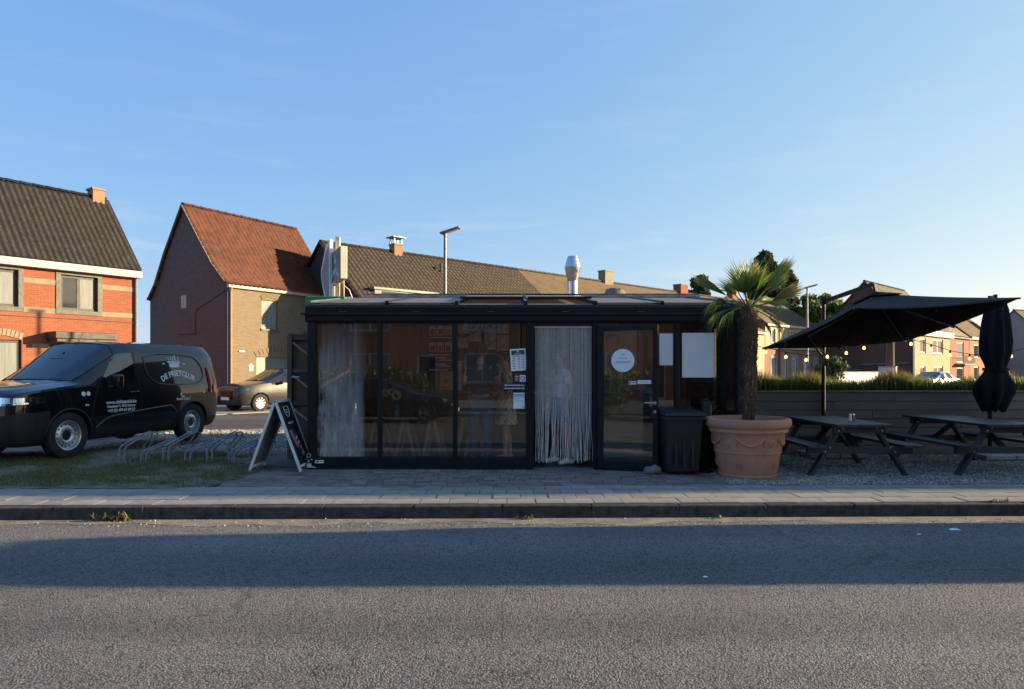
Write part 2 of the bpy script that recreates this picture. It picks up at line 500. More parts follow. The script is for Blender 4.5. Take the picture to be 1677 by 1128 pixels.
# ================================================================== THE SETTING: ground, road, kerb, pavement
def asphalt(name, base=0.075, warm=1.0, big=1.0):
    t = NT(name); v = t.coord('Object')
    def cells(sc, k):
        vo = t.n('TexVoronoi'); vo.inputs['Scale'].default_value = sc / big; vo.inputs['Randomness'].default_value = 1.0; t.l(v, vo.inputs['Vector'])
        c = t.n('SeparateColor'); t.l(vo.outputs['Color'], c.inputs[0]); return vo.outputs['Distance'], c.outputs[0], c.outputs[1]
    d1, r1, q1 = cells(62, 0); d2, r2, q2 = cells(120, 1)
    n1 = t.noise(v, 21 / big, 6, 0.75); n2 = t.noise(v, 0.55, 6, 0.65); n3 = t.noise(v, 2.2, 6, 0.7, (0.25, 1.4, 1)); n4 = t.noise(v, 8, 5, 0.7)
    stone = t.mix(r1, g3(base * 0.75), (base * 2.0, base * 1.88, base * 1.74))
    binder = g3(base * 0.30)
    edge = t.ramp(d1, 0.35, 0.62, g3(0), g3(1))
    c = t.mix(edge, stone, binder)
    fine = t.mix(r2, g3(base * 0.6), (base * 1.5, base * 1.44, base * 1.36))
    c = t.mix(t.ramp(q1, 0.45, 0.55), c, fine)
    c = t.mix(1.0, c, t.ramp(n2, 0.3, 0.7, g3(0.84), g3(1.16)), 'MULTIPLY')
    c = t.mix(t.ramp(n3, 0.52, 0.72, g3(0), g3(0.42)), c, g3(base * 0.55))
    c = t.mix(t.ramp(n4, 0.42, 0.75, g3(0), g3(0.30)), c, (base * 1.5 * warm, base * 1.42, base * 1.32))
    # thin cracks and dark scuffs
    wv = t.n('VectorMath'); wv.operation = 'MULTIPLY_ADD'; wn = t.n('TexNoise'); wn.inputs['Scale'].default_value = 1.6; wn.inputs['Detail'].default_value = 6; t.l(v, wn.inputs['Vector'])
    t.l(wn.outputs['Color'], wv.inputs[0]); wv.inputs[1].default_value = (0.7, 0.7, 0.0); t.l(v, wv.inputs[2])
    ck = t.n('TexVoronoi'); ck.feature = 'DISTANCE_TO_EDGE'; ck.inputs['Scale'].default_value = 0.42; t.l(wv.outputs[0], ck.inputs['Vector'])
    gate = t.ramp(t.noise(v, 0.5, 3, 0.5), 0.52, 0.60)
    cr = t.mix(1.0, t.ramp(ck.outputs['Distance'], 0.0015, 0.006, g3(0.45), g3(0)), gate, 'MULTIPLY')
    c = t.mix(cr, c, g3(base * 0.22))
    sc_ = t.ramp(t.noise(v, 1.2, 6, 0.7, (0.6, 9.0, 1)), 0.655, 0.70, g3(0), g3(0.55))
    c = t.mix(sc_, c, g3(base * 0.4))
    sp_ = t.ramp(t.noise(v, 3.3, 3, 0.5), 0.70, 0.76, g3(0), g3(0.5)); c = t.mix(sp_, c, g3(base * 0.35))
    # wheel-worn lanes running along the road, and broad repair patches
    lane = t.noise(v, 1.0, 2, 0.4, (0.04, 0.95, 1)); c = t.mix(1.0, c, t.ramp(lane, 0.32, 0.68, g3(0.78), g3(1.22)), 'MULTIPLY')
    pt_ = t.n('TexBrick'); pt_.inputs['Scale'].default_value = 1.0; pt_.inputs['Brick Width'].default_value = 7.3; pt_.inputs['Row Height'].default_value = 2.9; pt_.inputs['Mortar Size'].default_value = 0.006
    pt_.inputs['Color1'].default_value = (0.88, 0.88, 0.88, 1); pt_.inputs['Color2'].default_value = (1.08, 1.07, 1.06, 1); pt_.inputs['Mortar'].default_value = (0.55, 0.55, 0.55, 1)
    dv = t.n('VectorMath'); dv.operation = 'MULTIPLY_ADD'; t.l(wn.outputs['Color'], dv.inputs[0]); dv.inputs[1].default_value = (0.12, 0.12, 0); t.l(v, dv.inputs[2]); t.l(dv.outputs[0], pt_.inputs['Vector'])
    c = t.mix(0.75, c, t.mix(1.0, c, pt_.outputs['Color'], 'MULTIPLY'))
    h1 = t.ramp(d1, 0.0, 0.65, g3(1), g3(0)); hs = t.mix(1.0, h1, t.ramp(q1, 0.0, 1.0, g3(0.25), g3(1.0)), 'MULTIPLY')
    h2 = t.ramp(d2, 0.0, 0.65, g3(1), g3(0))
    h = t.mix(0.30, hs, h2); h = t.mix(0.22, h, n1)
    nrm = t.bump(h, 1.0, 0.02)
    t.bsdf(c, 0.82, 0, 0.35, nrm)
    return t.m
M['asphalt'] = asphalt('asphalt', 0.160, 1.02, 1.0)
M['asphalt_far'] = asphalt('street_asphalt', 0.10, 1.0, 1.4)
M['soil'] = pbr('dry_soil', (0.25, 0.21, 0.16), (0.15, 0.128, 0.10), 2.2, 0.95, 0.03, spec=0.15, bump=0.8, bscale=28, bdist=0.03)
M['sand'] = pbr('gutter_sand', (0.31, 0.26, 0.205), (0.20, 0.17, 0.14), 3.5, 0.95, 0.03, spec=0.15, bump=0.6, bscale=70, bdist=0.012)
M['gravel_bed'] = pbr('gravel_bed', (0.21, 0.20, 0.19), (0.14, 0.134, 0.128), 3.0, 0.95, 0.03, spec=0.2, bump=0.9, bscale=45, bdist=0.03)
M['stone_chip'] = pbr('stone_chips', (0.48, 0.445, 0.395), (0.30, 0.28, 0.255), 3.0, 0.85, 0.05, spec=0.3, island=0.45)
M['slab'] = pbr('paving_slab', (0.33, 0.305, 0.27), (0.225, 0.21, 0.192), 1.6, 0.9, 0.04, spec=0.25, bump=0.45, bscale=55, bdist=0.008, island=0.10)
M['kerb'] = pbr('kerb_concrete', (0.075, 0.073, 0.07), (0.032, 0.031, 0.031), 9.0, 0.92, 0.04, spec=0.2, bump=0.9, bscale=60, bdist=0.008, island=0.10)
M['joint'] = pbr('joint_soil', (0.055, 0.048, 0.04), (0.035, 0.03, 0.026), 6, 0.95, 0.03, spec=0.1)
M['paver'] = pbr('brick_paver', (0.25, 0.195, 0.17), (0.175, 0.145, 0.13), 3.0, 0.9, 0.04, spec=0.25, bump=0.4, bscale=60, bdist=0.006, island=0.28)
M['concrete'] = pbr('concrete', (0.30, 0.30, 0.29), (0.21, 0.21, 0.205), 2.5, 0.9, 0.04, bump=0.3, bscale=50, bdist=0.005)

gp = MB(); gp.quad((-1500, -1500, -0.03), (1500, -1500, -0.03), (1500, 1500, -0.03), (-1500, 1500, -0.03))
tag(gp.build('ground', M['soil']), kind='structure')
KA = math.atan(0.019)
def K(u, v, z=0.0):                       # kerb frame: u along the kerb, v away from the road
    return Vector((u * math.cos(KA) - v * math.sin(KA), 7.68 + u * math.sin(KA) + v * math.cos(KA), z))
KM = Matrix.Translation(K(0, 0)) @ Matrix.Rotation(KA, 4, 'Z')

# road sheet, from the far kerb behind the viewer to the kerb of the pavement
rd = MB(); n = 60
for i in range(n):
    u0, u1 = -80 + 160 * i / n, -80 + 160 * (i + 1) / n
    rd.quad(K(u0, -10.9), K(u1, -10.9), K(u1, 0), K(u0, 0))
tag(rd.build('road', M['asphalt']), kind='structure')
# sand blown into the gutter, with a ragged edge
gt = MB(); n = 260; prev = None
for i in range(n + 1):
    u = -13 + 26 * i / n
    wv = 0.24 + 0.07 * math.sin(u * 1.7) + 0.05 * math.sin(u * 5.3 + 1) + random.uniform(-0.03, 0.03)
    cur = (K(u, -wv, 0.003), K(u, -0.004, 0.010))
    if prev: gt.quad(prev[0], cur[0], cur[1], prev[1])
    prev = cur
tag(gt.build('gutter', M['sand']), kind='structure')

# plot of land behind the kerb
pl = MB(); pl.M = KM
pl.bx(-160, 160, 0.13, 400, -0.6, 0.118)
tag(pl.build('yard', M['gravel_bed']), kind='structure')

# kerb: mortar bed with separate stones
kb = MB(); kb.M = KM; kb.bx(-40, 40, 0.006, 0.128, -0.2, 0.10)
kerb = tag(kb.build('kerb', M['kerb']), kind='structure')
ks = MB(); ks.bx(-0.497, 0.497, 0.0, 0.125, -0.05, 0.148)
ks0 = ks.build('kerbstone', M['kerb'], kerb, bevel=0.014, seg=3)
u0 = (527 - CXP) * 7.57 / FPX
for i in range(-14, 16):
    o = ks0 if i == -14 else ks0.copy()
    if i != -14: link(o); o.parent = kerb
    o.matrix_world = KM @ Matrix.Translation((u0 + i * 1.0 + 0.5 + random.uniform(-.004, .004), random.uniform(-.004, .004), random.uniform(-.003, .003))) @ Matrix.Rotation(random.uniform(-.002, .002), 4, 'Z')

# pavement: bed and staggered concrete slabs, four courses
SW, SDP = 0.335, 0.29
pb = MB(); pb.M = KM; pb.bx(-40, 40, 0.13, 0.13 + 4 * SDP, 0.0, 0.134)
pav = tag(pb.build('pavement', M['joint']), kind='structure')
sm = MB(); sm.bx(-SW / 2 + .004, SW / 2 - .004, -SDP / 2 + .004, SDP / 2 - .004, -0.03, 0.0)
slab_mesh = sm.mesh('slab', M['slab'])
cnt = 0
for r in range(4):
    u = -9.6 + (SW / 2 if r % 2 else 0.0)
    while u < 9.9:
        o = link(bpy.data.objects.new('slab', slab_mesh)); o.parent = pav
        o.matrix_world = KM @ Matrix.Translation((u, 0.13 + SDP * (r + .5), 0.1505 + random.uniform(-.003, .003))) @ Matrix.Rotation(random.uniform(-.006, .006), 4, 'Z') @ Matrix.Rotation(random.uniform(-.006, .006), 4, 'X')
        if cnt < 2: bev(o, 0.004, 1)
        u += SW; cnt += 1

# brick paving before the pavilion
GZ = 0.15
fb = MB(); fb.bx(-4.6, 4.0, 8.86, 11.0, 0.0, 0.132)
forecourt = tag(fb.build('forecourt', M['joint']), kind='structure')
BW, BD = 0.215, 0.125
pm = MB(); pm.bx(-BW / 2 + .005, BW / 2 - .005, -BD / 2 + .005, BD / 2 - .005, -0.02, 0.0)
pv_mesh = pm.mesh('paver', M['paver'])
rest = MB(); cnt = 0
row = 0; y = 8.87 + BD / 2
while y < 10.95:
    xl = -3.74 - 0.12 * (y - 8.86) + random.uniform(-.12, .06); x = xl + (BW / 2 if row % 2 else 0)
    while x < 3.95:
        yb = y + 0.019 * x
        if yb < 10.52 or x < -3.0:
            z = 0.150 + random.uniform(-.003, .003) + 0.004 * math.sin(x * 1.3 + y)
            if cnt < 300 and yb > 8.9:
                o = link(bpy.data.objects.new('paver', pv_mesh)); o.parent = forecourt
                o.location = (x, yb, z); o.rotation_euler = (random.uniform(-.01, .01), random.uniform(-.01, .01), KA + random.uniform(-.012, .012)); cnt += 1
            elif yb > 8.9:
                rest.box((x, yb, z - .01), (BW - .010, BD - .010, .02), KA)
        x += BW
    y += BD; row += 1
rest.build('paver_rows', M['paver'], forecourt, kind='stuff')

# ------------------------------------------------------------------ verge with patchy grass
def vnoise(x, y, s, seed=0):
    rs = np.random.default_rng(seed); g = rs.random((64, 64))
    fx, fy = (x * s) % 63, (y * s) % 63
    i, j = fx.astype(int), fy.astype(int); a, b = fx - i, fy - j
    a = a * a * (3 - 2 * a); b = b * b * (3 - 2 * b)
    return (g[i, j] * (1 - a) * (1 - b) + g[i + 1, j] * a * (1 - b) + g[i, j + 1] * (1 - a) * b + g[i + 1, j + 1] * a * b)
nx, ny = 120, 50
V = []; 
xs = np.linspace(-16, -3.3, nx); ys = np.linspace(8.86, 12.6, ny)
XX, YY = np.meshgrid(xs, ys, indexing='ij')
ZZ = 0.122 + 0.055 * vnoise(XX + 30, YY, 1.2, 1) + 0.02 * vnoise(XX + 30, YY, 5, 2) + 0.05 * np.clip((YY - 8.9) / 1.5, 0, 1)
ZZ -= 0.09 * np.clip((XX + 4.3) / 0.8, 0, 1)
YY2 = YY + 0.019 * XX + np.where(YY < 8.9, 0.05 * (vnoise(XX + 30, YY, 3.0, 9) - 0.5), 0)
V = np.stack([XX, YY2, ZZ], -1).reshape(-1, 3)
I = np.arange(nx * ny).reshape(nx, ny)
Fq = np.stack([I[:-1, :-1], I[1:, :-1], I[1:, 1:], I[:-1, 1:]], -1).reshape(-1, 4)
tag(np_obj('verge', V, Fq, M['soil'], smooth=180), kind='structure')
def blades(n, xr, yr, hmin, hmax, wd, mask, zf, lean=0.5, seed=3):
    g = np.random.default_rng(seed)
    x = g.uniform(*xr, n); y = g.uniform(*yr, n)
    keep = g.random(n) < mask(x, y); x, y = x[keep], y[keep]; n = len(x)
    h = g.uniform(hmin, hmax, n) * (0.6 + 0.8 * vnoise(x + 40, y + 40, 2.0, 5)); a = g.uniform(0, 2 * PI, n); z = zf(x, y)
    dx, dy = np.cos(a) * wd / 2, np.sin(a) * wd / 2
    lx, ly = g.normal(0, lean, n) * h, g.normal(0, lean, n) * h
    v = np.stack([np.stack([x - dx, y - dy, z - .01], 1), np.stack([x + dx, y + dy, z - .01], 1),
                  np.stack([x + dx * .7 + lx * .4, y + dy * .7 + ly * .4, z + h * .6], 1), np.stack([x - dx * .7 + lx * .4, y - dy * .7 + ly * .4, z + h * .6], 1),
                  np.stack([x + lx, y + ly, z + h], 1)], 1).reshape(-1, 3)
    b = np.arange(n)[:, None] * 5
    f = np.concatenate([b + np.array([0, 1, 2]), b + np.array([0, 2, 3]), b + np.array([3, 2, 4])], 0)
    return v, f
def leaf_mat(name, c1, c2, c3, trans=0.35, rough=0.5):
    t = NT(name); geo = t.n('NewGeometry')
    r = t.n('ValToRGB'); el = r.color_ramp.elements
    el[0].position = 0; el[0].color = c4(c1); el[1].position = 1; el[1].color = c4(c3)
    q = el.new(0.55); q.color = c4(c2)
    t.l(geo.outputs['Random Per Island'], r.inputs['Fac'])
    b = t.n('BsdfPrincipled'); t.l(r.outputs[0], b.inputs['Base Color']); b.inputs['Roughness'].default_value = rough
    b.inputs['Specular IOR Level'].default_value = 0.35
    tl = t.n('BsdfTranslucent'); t.l(r.outputs[0], tl.inputs['Color'])
    mx = t.n('MixShader'); mx.inputs[0].default_value = trans
    t.l(b.outputs[0], mx.inputs[1]); t.l(tl.outputs[0], mx.inputs[2]); t.l(mx.outputs[0], t.out.inputs['Surface'])
    return t.m
M['grass'] = leaf_mat('grass_blades', (0.07, 0.105, 0.03), (0.14, 0.145, 0.045), (0.32, 0.26, 0.11))
M['dry_grass'] = leaf_mat('dry_grass_blades', (0.16, 0.13, 0.06), (0.20, 0.16, 0.075), (0.10, 0.11, 0.035))
def vz(x, y):
    return 0.122 + 0.055 * vnoise(x + 30, y - 0.019 * x, 1.2, 1) + 0.02 * vnoise(x + 30, y - 0.019 * x, 5, 2) + 0.05 * np.clip((y - 8.9) / 1.5, 0, 1) - 0.09 * np.clip((x + 4.3) / 0.8, 0, 1)
v1, f1 = blades(95000, (-11.5, -3.75), (8.84, 12.2), 0.015, 0.06, 0.0065,
    lambda x, y: np.clip((vnoise(x + 40, y + 10, 1.5, 21) * .75 + vnoise(x + 40, y + 10, 4.5, 22) * .45 - 0.56) * 4.2, 0.05, 1) * (y < 12.0 - 0.05 * (x + 6)) * (x < -3.70 - 0.12 * (y - 8.86) + .12 * (vnoise(x + 40, y * 3, 3.0, 77) - .3)), vz)
tag(np_obj('grass', v1, f1, M['grass']), kind='stuff')
v1, f1 = blades(26000, (-11.5, -3.7), (8.80, 10.6), 0.02, 0.06, 0.007,
    lambda x, y: np.clip((vnoise(x + 40, y + 10, 2.2, 31) - 0.5 - .12 * (y > 9.2)) * 5, 0.03, 1) * (y > 8.84 + 0.019 * x) * (x < -3.72 - 0.42 * (y - 8.86)), vz, 0.9, 5)
tag(np_obj('dry_grass', v1, f1, M['dry_grass']), kind='stuff')

# ------------------------------------------------------------------ loose stone chips
def chips(n, xr, yr, z, smin, smax, mask=None, seed=4):
    g = np.random.default_rng(seed)
    x = g.uniform(*xr, n); y = g.uniform(*yr, n)
    if mask is not None:
        k = g.random(n) < mask(x, y); x, y = x[k], y[k]; n = len(x)
    s = g.uniform(smin, smax, n)[:, None, None]
    base = np.array([[1, 0, 0], [0, 1, 0], [-1, 0, 0], [0, -1, 0], [0, 0, .75], [0, 0, -.75]], float)
    v = base[None] * (0.6 + 0.8 * g.random((n, 6, 1))) * s
    a = g.uniform(0, 2 * PI, n); ca, sa = np.cos(a)[:, None], np.sin(a)[:, None]
    vx = v[:, :, 0] * ca - v[:, :, 1] * sa + x[:, None]; vy = v[:, :, 0] * sa + v[:, :, 1] * ca + y[:, None]
    vzz = v[:, :, 2] + z + g.uniform(-.004, .012, n)[:, None]
    V = np.stack([vx, vy, vzz], -1).reshape(-1, 3)
    fb = np.array([[0, 1, 4], [1, 2, 4], [2, 3, 4], [3, 0, 4], [1, 0, 5], [2, 1, 5], [3, 2, 5], [0, 3, 5]])
    return V, (np.arange(n)[:, None, None] * 6 + fb[None]).reshape(-1, 3)
gb = MB(); gb.bx(2.9, 16, 8.90, 12.35, 0.05, 0.146)
tag(gb.build('gravel_terrace', M['gravel_bed']), kind='structure')
v1, f1 = chips(42000, (2.9, 10.6), (8.95, 12.3), 0.148, 0.006, 0.017, lambda x, y: (y > 9.0 + 0.019 * x) * (0.45 + 0.55 * (y < 10.6)))
tag(np_obj('gravel', v1, f1, M['stone_chip']), kind='stuff')
v1, f1 = chips(16000, (-8.5, -2.9), (11.6, 17.5), 0.128, 0.012, 0.032, lambda x, y: np.clip(vnoise(x + 40, y, 0.9, 8) * 2.2 - .35, 0.05, 1), 9)
tag(np_obj('parking_gravel', v1, f1, M['stone_chip']), kind='stuff')
v1, f1 = chips(900, (-9, 9), (7.25, 7.66), 0.004, 0.004, 0.011, lambda x, y: (y < 7.66 + 0.019 * x) * 1.0, 14)
tag(np_obj('gutter_grit', v1, f1, M['stone_chip']), kind='stuff')

# ------------------------------------------------------------------ side street running off behind the pavilion
SD = Vector((0.66, 0.751, 0)); SN = Vector((-0.751, 0.66, 0))
def strip(name, base, w0, w1, z, mat, l0=-40, l1=160, thick=0.3):
    mb = MB(); b = Vector((base[0], base[1], 0))
    a0, a1 = b + SD * l0 + SN * w0, b + SD * l1 + SN * w0
    c1, c0 = b + SD * l1 + SN * w1, b + SD * l0 + SN * w1
    vs = [p + Vector((0, 0, z)) for p in (a0, a1, c1, c0)] + [p + Vector((0, 0, z - thick)) for p in (a0, a1, c1, c0)]
    mb.add(vs, [(0, 1, 2, 3), (0, 4, 5, 1), (1, 5, 6, 2), (2, 6, 7, 3), (3, 7, 4, 0)])
    return tag(mb.build(name, mat), kind='structure')
strip('side_street', (-7.0, 17.6), 0, 6.1, 0.126, M['asphalt_far'])
strip('far_pavement', (-7.0, 17.6), 6.1, 8.4, 0.155, M['slab'])
# other side of the main road, behind the viewer
bm = MB(); bm.bx(-90, 90, -60, -3.05, -0.2, 0.13)
tag(bm.build('opposite_pavement', M['slab']), kind='structure')
# ================================================================== THE GLASS PAVILION
def WB(t):
    """MB whose shapes are given in place coordinates and stored relative to thing t"""
    mb = MB(); mb.M = (Matrix.Translation(t.location) @ Matrix.Rotation(t.rotation_euler.z, 4, 'Z')).inverted(); return mb
FY = 10.5; SCF = FPX / FY
def fx(px): return (px - CXP) / SCF
def fz(py): return CAMH - (py - HYP) / SCF
M['wall_board'] = wood_mat('stained_boards', (0.23, 0.115, 0.055), (0.14, 0.068, 0.034), 0.55, 2.0, 2, 0.18)
M['pale_wood'] = wood_mat('pale_wood', (0.40, 0.27, 0.14), (0.30, 0.19, 0.095), 0.55, 3.0, 2, 0.12)
M['dark_wood'] = wood_mat('dark_wood', (0.05, 0.035, 0.025), (0.03, 0.022, 0.018), 0.5, 3.0, 0, 0.12)
def translucent(name, c1, c2, tr, rough, spec):
    t = NT(name); v = t.coord('Object'); c = t.mix(t.noise(v, 2.0, 5, .6, (6, .6, 1)), c1, c2)
    b = t.bsdf(c, rough, 0, spec); tl = t.n('BsdfTranslucent'); t.l(c, tl.inputs['Color']); mx = t.n('MixShader'); mx.inputs[0].default_value = tr
    t.l(b.outputs[0], mx.inputs[1]); t.l(tl.outputs[0], mx.inputs[2]); t.l(mx.outputs[0], t.out.inputs['Surface']); return t.m
M['polycarbonate'] = translucent('opal_polycarbonate', (0.66, 0.60, 0.57), (0.56, 0.51, 0.49), .68, .35, .5)
M['blind'] = translucent('roof_blind', (0.66, 0.57, 0.50), (0.60, 0.52, 0.46), .75, .85, .2)
M['floor_tile'] = pbr('dark_floor', (0.045, 0.042, 0.04), (0.03, 0.03, 0.03), 2, 0.45, 0.1)
M['bitumen'] = pbr('roof_bitumen', (0.06, 0.06, 0.062), (0.035, 0.035, 0.037), 4, 0.7, 0.1, bump=0.3, bscale=40)
M['zinc'] = pbr('weathered_zinc', (0.22, 0.23, 0.25), (0.09, 0.095, 0.10), 5, 0.5, 0.15, metal=0.6, stretch=(1, 4, 4), bump=0.15, bscale=20)
M['dark_board'] = pbr('blackboard', (0.014, 0.014, 0.016), (0.02, 0.02, 0.022), 3, 0.55, 0.08)

pavn = thing('snack_pavilion', 'black framed glass pavilion of a chip shop with a sloping panelled roof', 'pavilion', (0.2, FY, 0.15))
XL, XR = fx(505), 3.55
ZB, ZT = 0.15, fz(514)
def post(x0, x1, y0=FY - .035, y1=FY + .06, z0=.15, z1=None):
    mb = WB(pavn); mb.bx(x0, x1, y0, y1, z0, z1 or ZT); return mb.build('post', M['black_metal'], pavn, bevel=.006)
post(XL, fx(517), FY - .05, FY + .08); post(fx(620), fx(625)); post(fx(743), fx(748)); post(fx(863), fx(873.5), FY - .045)
post(fx(971), fx(980), FY - .045); post(fx(1105), fx(1112)); post(XR - .1, XR, FY - .05, FY + .08)
for yy in (11.4, 12.3, 13.12):
    post(XR - .06, XR, yy - .03, yy + .03)
bays = [(fx(517), fx(620)), (fx(625), fx(743)), (fx(748), fx(863)), (fx(980), fx(1105)), (fx(1112), XR - .1)]
for i, (a, b) in enumerate(bays):
    mb = WB(pavn); mb.bx(a, b, FY - .03, FY + .05, .15, fz(749)); mb.bx(a, b, FY - .045, FY + .05, .15, .19)
    mb.build('base_rail', M['black_metal'], pavn, bevel=.005)
    gm = MB(); gm.box(((b - a) / 2, 0, (fz(528) - fz(749)) / 2), (b - a, .006, fz(528) - fz(749)))
    g = gm.build('pane', M['glass_wash'] if i == 0 else M['glass_side'] if i == 4 else M['glass'], pavn)
    g.location = Vector((a, FY + .012, fz(749))) - pavn.location
    if i == 0: g['label'] = 'pane smeared with whitish dried cleaning film'
    fm = WB(pavn)      # thin gasket round the pane
    z0, z1 = fz(749), fz(528)
    for bxs in ((a, a + .014, z0, z1), (b - .014, b, z0, z1), (a + .014, b - .014, z0, z0 + .014), (a + .014, b - .014, z1 - .014, z1)):
        fm.bx(bxs[0], bxs[1], FY - .012, FY + .004, bxs[2], bxs[3])
    fm.build('gasket', M['dark_rubber'], pavn)
mb = WB(pavn); mb.bx(XR - .045, XR - .02, 11.90, 13.44, .30, 2.53); mb.bx(XR - .042, XR - .018, 13.185, 13.446, 2.535, 3.09); mb.build('side_wall', M['black_metal'], pavn)  # opaque panels added to keep the sun off the inner left wall
for y0, y1 in ((FY + .08, 11.37), (11.43, 11.87)):
    gm = MB(); gm.box((0, (y1 - y0) / 2, 1.1), (.006, y1 - y0, 2.1)); g = gm.build('pane', M['glass_side'], pavn)
    g.location = Vector((XR - .03, y0, .30)) - pavn.location
mb = WB(pavn); mb.bx(XR - .07, XR - .002, FY + .08, 13.1, .15, .30); mb.build('base_rail', M['black_metal'], pavn, bevel=.005)
mb = WB(pavn); mb.bx(XR - .07, XR - .002, FY + .08, 13.1, 2.38, ZT); mb.build('head_rail', M['black_metal'], pavn, bevel=.005)
# fascia in two tiers with a lip
fa = WB(pavn)
prof = [(0.10, fz(528) + .0), (-.055, fz(528)), (-.075, fz(525)), (-.075, fz(516)), (-.10, fz(514.5)), (-.10, fz(513.5)), (-.055, fz(512.5)), (-.062, fz(503)), (-.045, fz(500)), (0.10, fz(500))]
vs = []
xl, xr = XL - .03, XR + .02
nP = len(prof)
for x in (xl, xr):
    for (yy, zz) in prof: vs.append((x, FY + yy, zz))
fs = [tuple(range(nP)), tuple(range(2 * nP - 1, nP - 1, -1))] + [(i, nP + i, nP + (i + 1) % nP, (i + 1) % nP) for i in range(nP)]
fa.add(vs, fs); fa.build('fascia', M['black_metal'], pavn)
gl = WB(pavn); gl.bx(XL - .09, XR + .06, FY - .118, FY - .078, fz(516.5), fz(513)); gl.build('gutter_lip', M['black_metal'], pavn, bevel=.008)
M['mark_grey'] = pbr('fascia_mark', (0.10, 0.10, 0.11), (0.07, 0.07, 0.08), 8, 0.35, 0.1)
for px in (562, 682, 804, 926, 1048, 1165):
    mb = WB(pavn); mb.bx(fx(px - 6), fx(px + 6), FY - .0665, FY - .05, fz(511.2), fz(510.2)); mb.build('fascia_mark', M['mark_grey'], pavn)  # small grey strips along the upper fascia
# roof: rafters, glazed panels, blinds
RZ0, RZ1, RY0, RY1 = fz(500) + .004, 3.02, FY - .02, 13.18
def rpt(x, t, dz=0): return Vector((x, RY0 + (RY1 - RY0) * t, RZ0 + (RZ1 - RZ0) * t + dz))
rx = [XL + .02, -1.92, -.85, .215, 1.285, 2.31, 3.38, XR - .01]
for x in rx:
    mb = WB(pavn); mb.beam(rpt(x, 0, .03), rpt(x, 1, .03), .055, .07); mb.build('rafter', M['zinc'] if x in (rx[0], rx[-1]) else M['black_metal'], pavn, bevel=.006)
for i in range(len(rx) - 1):
    a, b = rx[i] + .03, rx[i + 1] - .03
    op = .055 if i in (2, 3) else 0
    t0 = .12 if op else .0
    mb = WB(pavn)
    for (p, q) in ((0, 1),):
        A, B2, C2, D2 = rpt(a, t0, .045 + op), rpt(b, t0, .045 + op), rpt(b, .97, .045 + op), rpt(a, .97, .045 + op)
        A1, B1, C1, D1 = [v - Vector((0, 0, .012)) for v in (A, B2, C2, D2)]
        mb.add([A, B2, C2, D2, A1, B1, C1, D1], [(0, 1, 2, 3), (7, 6, 5, 4), (0, 4, 5, 1), (1, 5, 6, 2), (2, 6, 7, 3), (3, 7, 4, 0)])
    pn = mb.build('roof_panel', M['polycarbonate'], pavn)
    if op:
        for tt in (t0, .97): fr = WB(pavn); fr.beam(rpt(a, tt, .05 + op), rpt(b, tt, .05 + op), .05, .035); fr.build('vent_frame', M['black_metal'], pavn)
    bl = WB(pavn)
    A, B2, C2, D2 = rpt(a, .0, .012), rpt(b, .0, .012), rpt(b, .985, .012), rpt(a, .985, .012)
    A1, B1, C1, D1 = [v - Vector((0, 0, .006)) for v in (A, B2, C2, D2)]
    bl.add([A, B2, C2, D2, A1, B1, C1, D1], [(0, 1, 2, 3), (7, 6, 5, 4), (0, 4, 5, 1), (1, 5, 6, 2), (2, 6, 7, 3), (3, 7, 4, 0)])
    bl.build('roof_blind', M['blind'], pavn)
fl = WB(pavn); fl.tube([(-2.82, 13.16, 3.06), (3.62, 13.16, 3.06)], .05, 8); fl.bx(-2.82, 3.62, 13.2, 13.32, 3.0, 3.15); fl.build('roof_flashing', M['zinc'], pavn)
# closed gables under the roof slope
for x in (XR - .03, XL + .02):
    mb = WB(pavn)
    vs = [(x + dx, y_, z_) for dx in (-.012, .012) for (y_, z_) in ((FY + .1, ZT + .001), (13.18, ZT + .001), (13.18, RZ1 - .03), (FY + .1, RZ0 + .0))]
    mb.add(vs, [(0, 1, 2, 3), (7, 6, 5, 4), (0, 4, 5, 1), (1, 5, 6, 2), (2, 6, 7, 3), (3, 7, 4, 0)]); mb.build('gable_panel', M['black_metal'], pavn)
# kitchen box behind
bk = WB(pavn)
bk.bx(-2.8, 3.55, 13.45, 16.6, .15, 3.10); bk.build('kitchen_block', M['dark_board'], pavn)
rf = WB(pavn); rf.bx(-2.85, 3.6, 13.33, 16.65, 3.101, 3.14); rf.build('flat_roof', M['bitumen'], pavn)
# floor and lining boards
mb = WB(pavn); mb.bx(XL + .06, XR - .08, FY + .06, 13.4, .10, .165); mb.build('floor', M['floor_tile'], pavn)
bw = .158; x = XL + .08; bmsh = None
while x < 3.42:
    if bmsh is None:
        b0 = MB(); b0.bx(-bw / 2 + .003, bw / 2 - .003, -.012, .012, 0, 2.84); bmsh = b0.mesh('board', M['wall_board'])
    o = link(bpy.data.objects.new('board', bmsh)); o.parent = pavn
    o.location = Vector((x + bw / 2, 13.41 + random.uniform(-.002, .002), .165)) - pavn.location
    x += bw
mb = WB(pavn); mb.bx(-2.95, 3.45, 13.428, 13.449, .16, 3.0); mb.build('wall_lining', M['dark_board'], pavn)
y = FY + .12; bm2 = None
while y < 13.3:
    if bm2 is None:
        b0 = MB(); b0.bx(-.012, .012, -bw / 2 + .003, bw / 2 - .003, 0, 2.4); bm2 = b0.mesh('board', M['wall_board'])
    o = link(bpy.data.objects.new('board', bm2)); o.parent = pavn
    o.location = Vector((XL + .06, y + bw / 2, .165)) - pavn.location
    y += bw
mb = WB(pavn); mb.bx(XL, XL + .04, FY + .085, 13.3, .15, 2.62); mb.build('side_wall', M['black_metal'], pavn)
